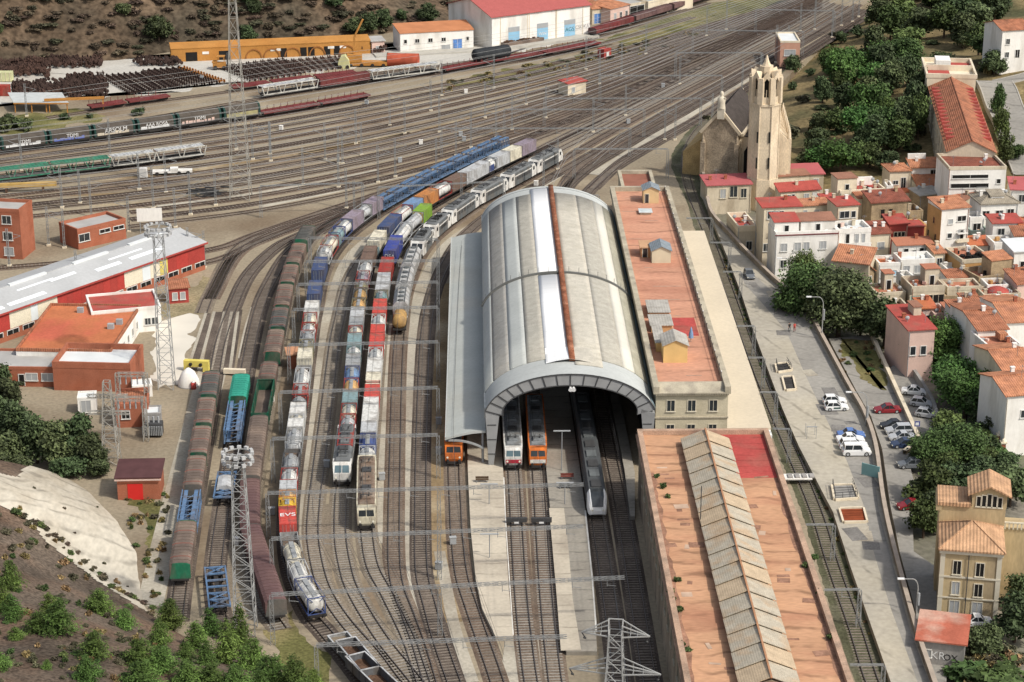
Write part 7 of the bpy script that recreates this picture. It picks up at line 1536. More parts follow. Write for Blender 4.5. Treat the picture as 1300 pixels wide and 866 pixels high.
def put_rest(mb, q, a, z):
    ca_, sa_ = math.cos(a), math.sin(a)
    for v in ws0.data.vertices: pass
    o = len(mb.v); me = ws0.data
    mb.v.extend((q.x+v.co.x*ca_-v.co.y*sa_, q.y+v.co.x*sa_+v.co.y*ca_, z+v.co.z) for v in me.vertices)
    for f in me.polygons: mb.f.append([i+o for i in f.vertices]); mb.m.append(0); mb.sm.append(False)
for i, (a, b) in enumerate(rows_):
    d = b-a; L = d.length; n = int(L/1.45); ang = math.atan2(d.y, d.x)-math.pi/2; org = (i == 15)
    for k in range(n):
        q = a+d*((k+.5)/n)
        if cnt < 290 or org:
            src = first[1 if org else 0]
            if src not in wl: o = src; wl[src] = 1
            else: o = src.copy(); COL.objects.link(o)
            o.location = (q.x,q.y,0); o.rotation_euler = (0,0,ang); cnt += 1
            if org: tag(o, 'orange wheelset in the one orange row of the storage yard', 'wheelset', 'orange wheelsets')
            else: tag(o, 'rusty dark wheelset standing in a long row on the storage yard', 'wheelset', 'wheelsets in rows on the storage yard')
        else: put_rest(rest, q, ang, 0)
def pile(x0, x1, yb, yt, n):
    for k in range(n):
        q = G(rnd.uniform(x0,x1), rnd.uniform(yt,yb)); put_rest(rest, q, rnd.uniform(0,3.1), rnd.uniform(0,1.4))
pile(18,135,126,108,330); pile(85,130,112,100,110); pile(0,62,99,79,210); pile(62,128,87,78,130); pile(170,232,85,80,70); pile(455,488,68,63,40)
tag(rest.build('wheelset_heap', M_WS), 'heaps of rusty wheelsets piled on the far storage yard', 'wheelsets', kind='stuff')
def simple(name, label, cat, px, py, parts, rz=0, z=0, group=None):
    q = G(px, py, z); r = thing(name, label, cat, (q.x,q.y,z), rz, group)
    for (nm, m, fn) in parts: mb = MB(); fn(mb); mb.build(nm, m, r)
    return r
simple('forklift', 'orange forklift standing between the wheelset rows beside the tall mast', 'forklift', 283, 88, [
 ('body', M_ORB, lambda m: (m.box(-2.6,.8,-1.1,1.1,.6,1.9), m.box(-2.8,-1.6,-1.15,1.15,1.9,2.3))), ('cab', M_ORB, lambda m: [m.bar((x,y,1.9),(x*.9-.1,y,3.6),.14) for x in (-1.4,.6) for y in (-1,1)]+[m.box(-1.5,.7,-1.1,1.1,3.6,3.75)]),
 ('mast', M_STEELD, lambda m: [m.bar((1.3,y,.2),(1.3,y,4.6),.25) for y in (-.6,.6)]+[m.box(1.2,1.4,-.8,.8,3.9,4.1), m.box(1.45,3.2,-.6,-.4,.3,.45), m.box(1.45,3.2,.4,.6,.3,.45)]),
 ('wheel', M_UND, lambda m: [m.tube((x,y-.2,.6),(x,y+.2,.6),.6,12) for x in (-1.9,.5) for y in (-1.2,1.2)])])
simple('crane', 'orange yellow rail crane with raised jib at the right end of the wheelset yard', 'crane', 455, 84, [
 ('base', M_ORB, lambda m: (m.box(-3,8,-1.3,1.3,.4,1.4), m.box(-3,1,-1.4,1.4,1.4,3.4))), ('jib', M_ORB, lambda m: (m.bar((-1,0,3),(-1,.5,8),.6), m.bar((-1,.5,8),(1.5,.5,13),.5))), ('counterweight', M_SCRAP, lambda m: m.box(-5.5,-3.1,-1.5,1.5,.6,3.2)), ('wheel', M_UND, lambda m: [m.tube((x,y-.2,.5),(x,y+.2,.5),.5,10) for x in (-2,1,4,7) for y in (-1.2,1.2)])])
simple('bush_sack', 'pale yellow machine cover beside the rail crane', 'machine', 437, 86, [('cover', mat('pale yellow cover', (.50,.48,.25), .9, .15), lambda m: m.ext([(-1.6,0),(1.6,0),(1.4,2.2),(.4,3.6),(-.8,3.3),(-1.5,2)],-1.4,1.4)), ('wheel', M_UND, lambda m: [m.tube((x,-1.6,.5),(x,-1.4,.5),.5,10) for x in (-1,1)])])
simple('tank_vessel', 'rust red half round vessel on the ground before the goods shed', 'vessel', 513, 85, [('shell', mat('red lead paint', (.40,.09,.05), .85, .2), lambda m: m.tube((-4.5,1.6,1.7),(4.0,.6,1.7),1.9,16)), ('rim', M_SCRAP, lambda m: m.tube((-4.7,1.62,1.7),(-4.5,1.6,1.7),2.0,16))])
simple('yellow_container', 'pale yellow crate on top of the left edge of the wheelset yard', 'crate', 6, 103, [('body', mat('pale yellow crate', (.50,.50,.28), .9, .15), lambda m: m.box(-3.5,2.2,-1.2,1.2,.15,2.6)), ('ribs', M_WALLC, lambda m: [m.box(x,x+.12,-1.3,-1.2,.15,2.6) for x in (-3,-1.8,-.6,.6,1.7)])])
simple('red_container', 'rust red container standing upright at the left edge of the wheelset yard', 'container', 5, 121, [('body', paint('rust red', (.30,.05,.035)), lambda m: m.box(-4,1.6,-1.2,1.2,.1,2.7)), ('end_door', PC['red'], lambda m: [m.box(x,x+.1,-1.28,-1.2,.2,2.6) for x in (-3.5,-2,-.5,1)])])
simple('shelter', 'open shelter with pale sheet roof on orange posts beside the ramp', 'shelter', 60, 138, [('roof', mat('pale shelter sheet', (.44,.46,.45), .8, .1), lambda m: m.add([(-7.5,-4.5,2.6),(6.5,-4.5,2.6),(3,5,2.9),(-11,5,2.9),(-7.5,-4.5,2.75),(6.5,-4.5,2.75),(3,5,3.05),(-11,5,3.05)],[(4,5,6,7),(3,2,1,0),(0,1,5,4),(1,2,6,5),(2,3,7,6),(3,0,4,7)])), ('post', M_ORB, lambda m: [m.bar((x,y,0),(x,y,2.65),.22) for (x,y) in ((-7.2,-4.2),(-3,-4.2),(1.5,-4.2),(6,-4.2),(2.6,4.6),(-9,4.6))]), ('frame', M_ORB, lambda m: m.box(-7.5,6.5,-4.6,-4.4,2.3,2.6))])
simple('gantry', 'low orange loading gantry over the track beside the shelter', 'gantry', 98, 141, [('beam', M_ORB, lambda m: m.box(-8,7,-.3,.3,2.9,3.5)), ('post', M_ORB, lambda m: [m.bar((x,0,0),(x,0,2.95),.3) for x in (-7.6,6.6)])], R(10))
simple('timber_beam', 'long yellowish crane beam lying beside the yard tracks at the left edge', 'beam', 20, 244, [('beam', mat('yellow beam', (.46,.30,.10), .9, .15), lambda m: m.ext([(-.5,1.2),(.5,1.2),(.5,2.1),(-.5,2.1)],-12,9)), ('trestle', M_SCRAP, lambda m: [m.box(-.6,.6,y-.2,y+.2,0,1.2) for y in (-10,-2,6)])], R(-83))
simple('white_vehicle', 'white boxy track machine parked beside the yard tracks', 'machine', 222, 221, [('body', M_WALLW, lambda m: (m.box(-5,4,-1.0,1.0,.5,1.0), m.box(-1,.8,-1.0,1.0,1.0,1.5))), ('wheel', M_UND, lambda m: [m.tube((x,-1.1,.45),(x,-.9,.45),.45,10) for x in (-4,-2,1,3)])], R(8))
simple('white_cabinet', 'small white cabinet left of the white track machine', 'cabinet', 182, 225, [('body', M_WALLW, lambda m: m.box(-.9,.9,-.6,.6,.1,2.2)), ('plinth', M_WALLG, lambda m: m.box(-1,1,-.7,.7,0,.1))])
simple('billboard', 'back of a white notice board behind the maintenance hall', 'sign', 191, 296, [('panel', M_WALLW, lambda m: m.box(-2.6,2.6,-.06,.06,2.6,5.4)), ('post', M_STEEL, lambda m: [m.bar((x,.1,0),(x,.1,2.6),.15) for x in (-2,2)])], R(8))
simple('coal_heap', 'dark heap of old sleepers beside the yard tracks', 'heap', 266, 247, [('heap', M_STEELD, lambda m: [m.obox((rnd.uniform(-4,4),rnd.uniform(-2.5,2.5)),2.4,.3,0+.28*k%1.1,.28+.28*k%1.1,rnd.uniform(-.4,.4)) for k in range(22)])])
simple('salt_cone', 'white covered cone standing in front of the brick workshop', 'cover', 240, 489, [('cover', M_WALLW, lambda m: m.lathe([(1.9,0),(1.8,.9),(1.1,2.4),(.3,3.1),(.02,3.2)],(0,0,0),'z',14)), ('base', M_WALLG, lambda m: m.lathe([(2.0,0),(2.0,.15),(.1,.16)],(0,0,0),'z',14))])
simple('red_tank', 'little red drum beside the white cone', 'drum', 246, 494, [('drum', PC['brightred'], lambda m: m.lathe([(.02,0),(.45,0),(.45,1.2),(.02,1.25)],(0,0,0),'z',12)), ('lid', M_WHT, lambda m: m.lathe([(.3,1.24),(.3,1.35),(.02,1.36)],(0,0,0),'z',12))])
simple('buffer_stop', 'yellow block buffer stop at the end of the pit tracks', 'buffer stop', 250, 471, [('beam', mat('yellow block', (.60,.50,.12), .85, .1), lambda m: (m.box(-2.2,2.2,-.5,.5,.9,2.0), m.box(-2.2,-1.2,-.5,.5,0,.9), m.box(1.2,2.2,-.5,.5,0,.9))), ('buffers', M_UND, lambda m: [m.tube((x,-.9,1.4),(x,-.5,1.4),.3,8) for x in (-.9,.9)])], R(-8))
simple('buffer_stop', 'pale concrete buffer stop behind the teal covered wagon', 'buffer stop', 298, 476, [('beam', M_WALLC, lambda m: m.box(-1.9,1.9,-.4,.4,.3,1.1)), ('strut', M_STEEL, lambda m: [m.bar((x,.4,.8),(x,1.6,0),.2) for x in (-1,1)])], R(-6))
for (px_, nm) in (([(268,398),(262,398),(240,470),(254,470)],0),([(283,396),(272,396),(256,470),(270,470)],0),([(308,393),(289,393),(272,470),(296,478)],0)):
    sheet('inspection_pit', px_, .035+.004*rnd.random(), M_BAL_D)
for x0, x1 in ((262,238),(272,252),(285,268),(294,281),(302,292)): lane([(x1,470),((x0+x1)/2,433),(x0,396)], .55, M_LANE, .07, 'kerb_strip')
def latt(label, base, toppy, w0, w1, name='lattice_mast', step=2.5, t=.14, m=None, arms=None, cat='mast', z0=0.0, tx=None):
    b = G(*base, z0); zt_ = ZY(b.y, toppy); r = thing(name, label, cat, (b.x,b.y,z0)); mb = MB(); mb.lattice((0,0,0),(0,0,zt_-z0),w0,w1,step,t); mb.build('lattice', m or M_STEEL, r); return r, zt_-z0
M_GALV = mat('galvanised steel', (.33,.33,.315), .6, .1, .5, metal=.1); M_TWR = mat('weathered tower steel', (.30,.285,.25), .7, .15, .5)
r, h = latt('very tall slender lattice mast rising out of the top of the photo', (306,252), -14, 4.4, 1.3, step=3.0, t=.15, m=M_TWR)
r, h = latt('tall floodlight mast with a ring of lamps beside the maintenance hall', (212,492), 300, 2.6, 1.5, step=2.2, t=.12, m=M_GALV, name='floodlight_mast', cat='light mast')
def lamp_ring(r, h, rad=1.9, n=14, tiers=2):
    for t in range(tiers):
        mb = MB(); nn = 20
        for i in range(nn):
            a, b = 2*math.pi*i/nn, 2*math.pi*(i+1)/nn; mb.bar((rad*math.cos(a),rad*math.sin(a),h+.4+t*1.1),(rad*math.cos(b),rad*math.sin(b),h+.4+t*1.1),.12)
        for k in range(4): a = k*math.pi/2; mb.bar((0,0,h+.2+t*1.1),(rad*math.cos(a),rad*math.sin(a),h+.4+t*1.1),.12)
        mb.build('ring', M_GALV, r)
        for k in range(n):
            a = 2*math.pi*k/n; mb = MB(); mb.obox(((rad+.2)*math.cos(a),(rad+.2)*math.sin(a)),.38,.5,h+.3+t*1.1,h+.75+t*1.1,a,0); mb.build('floodlight', mat('lamp housing', (.42,.42,.41), .6, .1), r)
lamp_ring(r, h)
r, h = latt('tall floodlight mast with white lamps between the left sidings', (312,802), 590, 2.8, 1.5, step=1.7, t=.12, m=M_GALV, name='floodlight_mast', cat='light mast'); lamp_ring(r, h, 1.7, 12)
r, h = latt('lattice transmission tower over the substation behind the dark pines', (142,588), 484, 2.6, 1.0, step=1.5, t=.13, m=M_TWR, name='pylon', cat='pylon')
mb = MB()
for zz in (h*.62, h*.82): mb.truss((-3.2,0,zz),(3.2,0,zz),.5,.5,.9,.09)
mb.build('cross_arm', M_TWR, r)
for k, (a, b) in enumerate((((150,560),(186,560)),((152,528),(188,528)))):
    p0, p1 = G(*a), G(*b); r = thing('busbar_gantry', 'lattice busbar frame of the substation, %s one' % ('near','far')[k], 'frame', (p0.x,p0.y,0), math.atan2(p1.y-p0.y,p1.x-p0.x)); w_ = (p1-p0).length
    mb = MB(); mb.lattice((0,0,0),(0,0,7.5),.8,.6,1.0,.09); mb.build('post', M_TWR, r); mb = MB(); mb.lattice((w_,0,0),(w_,0,7.5),.8,.6,1.0,.09); mb.build('post', M_TWR, r)
    mb = MB(); mb.truss((0,0,7.3),(w_,0,7.3),.6,.6,.8,.08); mb.build('beam', M_TWR, r); mb = MB()
    for i in range(5): mb.tube((w_*(i+.5)/5,0,5.6),(w_*(i+.5)/5,0,7.0),.13,6)
    mb.build('insulators', M_SHUT, r)
simple('transformer', 'dark power transformer standing in the substation', 'transformer', 196, 553, [('tank', M_STEELD, lambda m: m.box(-1.4,1.4,-.9,.9,.3,2.3)), ('radiator', M_STEEL, lambda m: [m.box(-1.7+k*.28,-1.58+k*.28,-1.25,-.92,.5,2.0) for k in range(12)]), ('bushing', M_SHUT, lambda m: [m.tube((x,0,2.3),(x,0,3.3),.15,8) for x in (-.8,0,.8)])])
b = G(779,950); r = thing('pylon', 'big lattice transmission pylon cut off by the bottom edge of the photo', 'pylon', (b.x,b.y,0), R(-8)); zt_ = ZY(b.y,786)
mb = MB(); H_ = zt_; mb.lattice((0,0,0),(0,0,H_*.62),3.4,1.9,1.9,.16); mb.lattice((0,0,H_*.62),(0,0,H_*.90),1.9,1.5,1.5,.14)
for s in (-1,1):
    for y in (-.7,.7): mb.bar((s*.75,y,H_*.9),(s*.85,0,H_),.14)
mb.bar((-.85,0,H_),(.85,0,H_),.12); mb.build('lattice', M_GALV, r)
for s in (-1,1):
    for (zz, ln) in ((H_*.885,4.0),(H_*.60,5.4)):
        mb = MB(); tip = (s*ln,0,zz)
        for y in (-.75,.75): mb.bar((s*.75,y,zz),tip,.13); mb.bar((s*.75,y,zz+1.5),tip,.12)
        for k in (.3,.55,.8): x = s*.75+(ln*s-s*.75)*k; mb.bar((x,-.75*(1-k),zz),(x,.75*(1-k),zz),.08); mb.bar((x,.75*(1-k),zz),(x,.75*(1-k),zz+1.5*(1-k)),.08)
        mb.build('cross_arm', M_GALV, r); mb = MB(); mb.bar(tip,(tip[0]-s*.5,.1,zz-.9),.12); mb.lathe([(.05,0),(.18,.1),(.18,.2),(.05,.3)],(tip[0]-s*.35,.1,zz-.9),'z',8); mb.build('insulator', M_STEELD, r)
M_MAST = mat('catenary mast grey', (.25,.255,.25), .6, .12, .4, metal=.1)
def cat_mast(h=8.5, lattice=False, arm=True):
    r = thing('catenary_mast', 'grey steel catenary mast with a side bracket among the yard tracks', 'mast', group='catenary masts in the yard'); mb = MB()
    for x in (-.16,.16): mb.box(x-.05,x+.05,-.12,.12,0,h)
    for k in range(int(h/.8)): mb.box(-.11,.11,-.05,.05,.5+k*.8,.62+k*.8)
    mb.build('post', M_MAST, r)
    mb = MB(); mb.box(-.4,.4,-.4,.4,0,.35); mb.build('footing', M_WALLC, r)
    mb = MB(); mb.bar((.2,0,h-2.6),(2.7,0,h-1.6),.09); mb.bar((.2,0,h-.9),(2.7,0,h-1.5),.07); mb.build('bracket', M_MAST, r); return r
cm = [(28,217),(116,275),(79,264),(102,258),(140,200),(177,241),(195,265),(164,294),(62,312),(82,315),(34,148),(242,273),(274,261),(260,340),(223,289),(211,245),(321,203),(343,196),(413,203),(430,208),(435,208),(452,183),(459,197),(495,160),(514,170),(547,141),(558,168),(561,122),(616,150),(627,112),(630,175),(598,188),(579,198),(554,220),(502,225),(650,165),(668,133),(693,150),(720,120),(744,89),(761,107),(789,94),(820,69),(863,107),(897,46),(922,38),(794,147),(753,168),(844,178),(857,178),(904,155),(942,114),(965,112),(1056,48),(1068,33),(1090,22),(1082,28),(1016,40),(1034,38),(1000,72),(985,80),(430,238),(440,265),(480,232),(450,272),(344,205),(385,235),(300,190),(230,190),(240,340),(99,372),(12,338),(690,240),(708,215),(586,262)]
proto = cat_mast(); 
for i, (x, y) in enumerate(cm):
    o = proto if i == 0 else dup(proto); q = G(x, y); o.location = q; o.rotation_euler = (0,0,rnd.choice((0,math.pi))+rnd.uniform(-.1,.1)); o.scale = (1,1,rnd.uniform(.86,1.12)*(1.0 if y > 100 else 1.15))
def portal(xl, yl, xr, yr, h, label, posts=(0,1), w_=.42, name='catenary_gantry', group=None):
    a, b = G(xl,yl,h), G(xr,yr,h); L = (b-a).length; r = thing(name, label, 'gantry', (a.x,a.y,0), math.atan2(b.y-a.y,b.x-a.x), group); mb = MB()
    mb.truss((0,0,h),(L,0,h),w_,w_*.8,1.1,.052); mb.build('beam', M_MAST, r)
    for t in posts: mb = MB(); mb.lattice((L*t,0,0),(L*t,0,h-.2),.6,.42,1.0,.065); mb.build('post', M_MAST, r)
    n = int(L/4.5)
    for k in range(n): mb = MB(); x = (k+.5)*L/n; mb.bar((x,0,h-.3),(x,0,h-1.2),.07); mb.bar((x,0,h-1.0),(x+1.2,.1,h-1.25),.05); mb.build('hanger', M_MAST, r)
    return r
PG = [(393,302,556,304),(388,332,556,331),(378,361,556,358),(372,393,556,390),(366,438,556,434),(355,498,556,492),(345,557,556,552),(339,626,741,615),(344,684,741,668),(344,755,793,733),(401,819,720,808)]
od = ['farthest','second farthest','third','fourth','fifth','sixth','seventh','wide eighth','wide ninth','wide tenth','nearest']
for i, (a,b,c,d) in enumerate(PG):
    portal(a,b,c,d,7.2,('%s lattice catenary gantry over the container trains' if i in (0,1) else '%s lattice catenary gantry counting from the far end of the row' if i < 10 else '%s lattice catenary gantry at the bottom of the photo') % od[i], posts=(0,1) if i < 7 else (0, (556-a)/(c-a)) if i < 10 else (0,))
FG = [(858,67,968,67),(762,96,917,96),(691,125,890,125),(640,139,818,139),(560,163,800,163),(729,189,848,189),(480,238,640,230),(330,236,460,232),(960,12,1060,14),(880,38,1020,40),(700,250,760,248)]
for i, (a,b,c,d) in enumerate(FG): portal(a,b,c,d,7.0,'slim catenary gantry spanning several of the far yard tracks', w_=.26, group='slim gantries in the far yard')
CG = [(871,277,904,277),(902,308,927,308),(918,345,941,345),(936,414,958,414),(950,454,970,454),(965,498,986,498),(981,544,1003,545),(1023,666,1059,666),(1046,749,1092,748),(1079,844,1122,844)]
for i, (a,b,c,d) in enumerate(CG): portal(a,b,c,d,5.6,'thin beam carrying the contact wire across the eastern cutting', posts=(1,), w_=.22, group='beams across the eastern cutting')
M_WIRE2 = mat('aluminium wire', (.30,.30,.29), .6, .05); M_WIRE = mat('contact wire', (.05,.05,.05), .5, .05)
for key in ('a','B','C','D','E','F','S1','S2','S3','S4','A'):
    p = PATHS[key]; mb = MB(); pts = [p.at(k*9.0) for k in range(int(p.L/9)+1)]
    pts = [q for q in pts if PJ(q.x,q.y,5.5)[1] > 300 and (key not in ('S1','S2') or PJ(q.x,q.y,5.5)[1] > 560)]
    for a, b in zip(pts[:-1], pts[1:]): mb.bar((a.x,a.y,5.6),(b.x,b.y,5.6),.03); mb.bar((a.x,a.y,6.6),(b.x,b.y,6.6),.03)
    if mb.v: tag(mb.build('overhead_wire', M_WIRE), 'thin overhead contact wire strung along a station track', 'wire', 'overhead wires above the station tracks')
for key in ['Y%d' % k for k in range(15)]+['M1','M2','Z1','Z2']:
    p = PATHS[key]; mb = MB(); pts = [p.at(k*22.0) for k in range(int(p.L/22)+1)]
    for a, b in zip(pts[:-1], pts[1:]): mb.bar((a.x,a.y,5.7),(b.x,b.y,5.7),.05); mb.bar((a.x,a.y,6.9),(b.x,b.y,6.9),.05)
    tag(mb.build('overhead_wire', M_WIRE2), 'thin overhead contact wire strung along a far yard track', 'wire', 'overhead wires above the yard tracks')
for k in range(34):
    x, y = rnd.uniform(180,900), rnd.uniform(90,300); x2 = x if k < 22 else rnd.choice((300,345,415,485,557,575)) ; y2 = y if k < 22 else rnd.uniform(420,780)
    if k < 22 and y > 260-.1*x and x < 640: continue
    q = G(x2,y2); r = thing('relay_cabinet', 'small grey trackside relay cabinet between the rails of the yard', 'cabinet', (q.x,q.y,0), rnd.uniform(-.3,.3), 'trackside relay cabinets'); mb = MB(); mb.box(-.45,.45,-.3,.3,.15,1.15); mb.box(-.5,.5,-.35,.35,1.15,1.22); mb.build('cabinet_body', M_SHUT if k % 3 else M_WALLW, r); mb = MB(); mb.box(-.35,.35,-.25,.25,0,.15); mb.build('plinth', M_WALLG, r)
def lamp_post(label, px, py, h=4.5, z=.6, m=None, dbl=True):
    q = G(px,py,z); r = thing('platform_lamp', label, 'lamp', (q.x,q.y,z), YAW); mb = MB(); mb.tube((0,0,0),(0,0,h),.08,6); mb.build('post', M_STEEL, r); mb = MB(); mb.box(-1.3,1.3,-.15,.15,h,h+.12); mb.build('lamp_head', M_SHUT, r); return r
lamp_post('double headed lamp on the middle platform under the vault mouth', 713, 597, 6.5); lamp_post('slim lamp on the middle platform in front of the vault', 717, 640, 3.4); lamp_post('slim lamp standing on the beige platform, far one', 621, 640, 3.2); lamp_post('slim lamp standing on the beige platform, near one', 621.5, 708, 3.6)
def bench(label, px, py, m, z=.6):
    q = G(px,py,z); r = thing('bench', label, 'bench', (q.x,q.y,z), YAW); mb = MB(); mb.box(-1,1,-.22,.22,.4,.47); mb.build('seat', m, r); mb = MB(); mb.box(-1,1,.2,.26,.5,.85); mb.build('backrest', m, r)
    for x in (-.8,.8): mb = MB(); mb.box(x-.05,x+.05,-.2,.2,0,.4); mb.build('leg', M_STEEL, r)
bench('reddish bench on the middle platform', 720, 608, mat('reddish wood', (.20,.06,.045), .8, .2)); bench('dark bench on the middle platform', 718, 620, M_STEELD); bench('brown bench at the far end of the beige platform', 612, 612, mat('brown wood', (.10,.065,.04), .8, .2))
q = G(877,434,zc-.25); r = thing('parasol', 'folded pale blue parasol on the red roof mat of the station', 'parasol', (q.x,q.y,zc-.25)); mb = MB(); mb.tube((0,0,0),(0,0,2.6),.05,6); mb.build('pole', M_STEEL, r); mb = MB(); mb.lathe([(.42,.7),(.36,1.4),(.16,2.2),(.03,2.6)],(0,0,0),'z',10); mb.build('cloth', PC['sky'], r)
a, b = G(997,607,.9), G(1028,607,.9); r = thing('footbridge', 'short white plank crossing over the track in the eastern cutting', 'crossing', (a.x,a.y,.9), YAW); mb = MB(); mb.box(-.3,(b-a).length+.3,-.8,1.2,0,.18); mb.build('deck', M_WALLW, r); mb = MB()
for k in range(4): mb.box(.4+k*1.1,1.1+k*1.1,-.5,.9,.18,.4)
mb.build('planks', M_WALLG, r)
M_WALLT = mat('trackside wall', (.27,.235,.19), .95, .2, .5, .15, 4., stain=(.17,.145,.115), stain_amt=.7, sscale=.3); M_COPE = mat('wall coping', (.36,.30,.24), .95, .15, .5)
def wall_line(name, label, px, z, zb, h, w_=.45, m=None, mc=None, cat='wall'):
    p = Path(px, z, 3.0); mb = MB(); sweep(mb, p, [(-w_/2,zb-z),(-w_/2,h),(w_/2,h),(w_/2,zb-z)], 0, closed=False); o = mb.build(name, m or M_WALLT); tag(o, label, cat); mb = MB()
    sweep(mb, p, [(-w_/2-.08,h),(-w_/2-.08,h+.14),(w_/2+.08,h+.14),(w_/2+.08,h)], 0, closed=False); mb.build('coping', mc or M_COPE, o); return o
wall_line('retaining_wall', 'long brown retaining wall between the forecourt and the town', WALL_PX[:-1], .9, -2.4, 1.0)
wall_line('retaining_wall', 'short pale wall along the car park beside the sloping lane', [(1104.6,425),(1125,471),(1148,521.6),(1166,562)], ZL, -2.4, .9, .5, M_WALLB, M_WALLC)
wall_line('retaining_wall', 'low wall tip between the car park and the tree covered slope', [(1166,563),(1148,577)], ZL, -2.4, .6, .5, M_WALLS, M_WALLC)
wall_line('retaining_wall', 'grey wall along the shaded lane under the pines', [(1140,448),(1170,492),(1186,522),(1192,556)], ZL, -2.4, 1.1, .4, M_WALLG, M_WALLG)
sheet('lane', [(1222,430),(1244,500),(1262,560),(1274,600),(1296,600),(1276,540),(1250,470),(1236,425)], -2.19, M_ASPH)
def stairwell(label, px, floorm, rail=True, deep=2.0):
    ps = [G(x,y,.9) for (x,y) in px]; c = sum(ps, Vector())/4; r = thing('stairwell', label, 'stairwell', (c.x,c.y,.9)); P_ = [p-c for p in ps]
    mb = MB()
    for i in range(4):
        a, b = P_[i], P_[(i+1)%4]; d = (b-a).normalized(); nrm = Vector((d.y,-d.x,0))
        mb.add([tuple(a),tuple(b),tuple(b+nrm*.3),tuple(a+nrm*.3),(a.x,a.y,.35),(b.x,b.y,.35),tuple(b+nrm*.3+Vector((0,0,.35))),tuple(a+nrm*.3+Vector((0,0,.35)))], [(4,5,6,7),(0,1,5,4),(2,3,7,6),(1,2,6,5),(3,0,4,7)])
    mb.build('kerb', M_WALLC, r); mb = MB()
    f = [(p.x,p.y,.03) for p in P_]; mb.add(f, [(0,1,2,3)]); o = mb.build('floor', floorm, r)
    mb = MB()
    for k in range(6):
        t0, t1 = k/6, (k+1)/6; a, b = P_[0].lerp(P_[3],t0), P_[1].lerp(P_[2],t0); c2, d2 = P_[1].lerp(P_[2],t1*.96), P_[0].lerp(P_[3],t1*.96)
        mb.add([(q.x,q.y,.04+.03*k) for q in (a,b,c2,d2)], [(0,1,2,3)])
    mb.build('steps', floorm, r)
    if rail:
        mb = MB()
        for i in range(4):
            a, b = P_[i], P_[(i+1)%4]
            if i == 2: continue
            mb.bar((a.x,a.y,1.25),(b.x,b.y,1.25),.07); mb.bar((a.x,a.y,.8),(b.x,b.y,.8),.05)
            for t in (0,.33,.67): q = a.lerp(b,t); mb.bar((q.x,q.y,.3),(q.x,q.y,1.25),.07)
        mb.build('railing', M_STEELD, r)
    return r
def hole(*p): return p
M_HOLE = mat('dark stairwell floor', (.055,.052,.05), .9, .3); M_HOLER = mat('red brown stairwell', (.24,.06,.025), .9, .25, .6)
zq = lambda x, y: (970+x/3.936, 420+y/3.936)
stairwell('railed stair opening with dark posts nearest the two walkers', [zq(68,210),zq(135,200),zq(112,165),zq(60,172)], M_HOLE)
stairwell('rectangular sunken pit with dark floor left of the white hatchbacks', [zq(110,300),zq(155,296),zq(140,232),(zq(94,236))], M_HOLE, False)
stairwell('railed stair opening with grey steps beyond the red floored pit', [zq(355,848),zq(465,840),zq(440,775),zq(342,778)], mat('grey stair', (.26,.25,.23), .9, .2))
stairwell('pit with a red brown floor beside the retaining wall', [(970+400/3.936,646+70/3.936),(970+510/3.936,646+68/3.936),(970+492/3.936,646+2/3.936),(970+380/3.936,646+5/3.936)], M_HOLER, False)
simple('bus_stop_frame', 'thin metal frame standing on the forecourt left of the blue car', 'frame', 1024, 557, [('post', M_STEEL, lambda m: [m.bar((x,y,0),(x,y,2.0),.07) for x in (0,1.5) for y in (0,1.6)]), ('top', M_STEEL, lambda m: m.box(-.1,1.6,-.1,.1,2.0,2.1))], 0, .9)
simple('hoarding', 'pale green blue hoarding leaning against the retaining wall', 'hoarding', 1107, 606, [('panel', mat('pale turquoise board', (.20,.36,.36), .8, .12), lambda m: m.box(-1.8,1.2,-.05,.05,.1,2.0)), ('post', M_STEEL, lambda m: [m.bar((x,.1,0),(x,.1,2.1),.08) for x in (-1.7,1.1)])], R(-35), .9)
simple('road_sign', 'small blue parking sign on the pale wall', 'sign', 1163, 558, [('post', M_STEEL, lambda m: m.bar((0,0,0),(0,0,2.3),.08)), ('plate', PC['royal'], lambda m: m.box(-.45,.45,-.06,-.03,2.3,3.2)), ('border', M_WHT, lambda m: m.box(-.28,.28,-.08,-.065,2.5,3.0))], 0, ZL)
def street_lamp(label, px, py, toppy, z, reach, name='street_lamp', sx=-1):
    q = G(px,py,z); h = ZY(q.y,toppy)-z; r = thing(name, label, 'street lamp', (q.x,q.y,z)); mb = MB(); mb.tube((0,0,0),(0,0,h*.82),.12,8,0,.08)
    n = 6; pv = (0,0,h*.82)
    for k in range(1,n+1): a = k/n*math.pi/2; nx_ = (sx*reach*.45*(1-math.cos(a)),0,h*.82+h*.18*math.sin(a)); mb.bar(pv,nx_,.12); pv = nx_
    mb.bar(pv,(sx*reach,0,h),.1); mb.build('post', M_GALV, r); mb = MB(); mb.box(min(sx*reach,sx*(reach+.9)),max(sx*reach,sx*(reach+.9)),-.16,.16,h-.06,h+.12); mb.build('lamp_head', M_WHT, r)
    mb = MB(); mb.box(.1,.35,-.15,.15,h*.45,h*.7); mb.build('box', M_SHUT, r); return r
street_lamp('tall arched street lamp beside the wall near the two walkers', 1043, 430, 377, .9, 2.2)
street_lamp('tall arched street lamp over the car park beside the white hatchbacks', 1098, 556, 498, ZL, 2.6)
street_lamp('tall arched street lamp at the lower end of the retaining wall', 1162, 795, 735, ZL, 1.9)
street_lamp('slim street lamp in front of the low yard house near the church', 958, 331, 280, -2.2, 2.0)
street_lamp('slim lamp under the branches of the large dark tree', 1000, 372, 328, .9, 1.4)
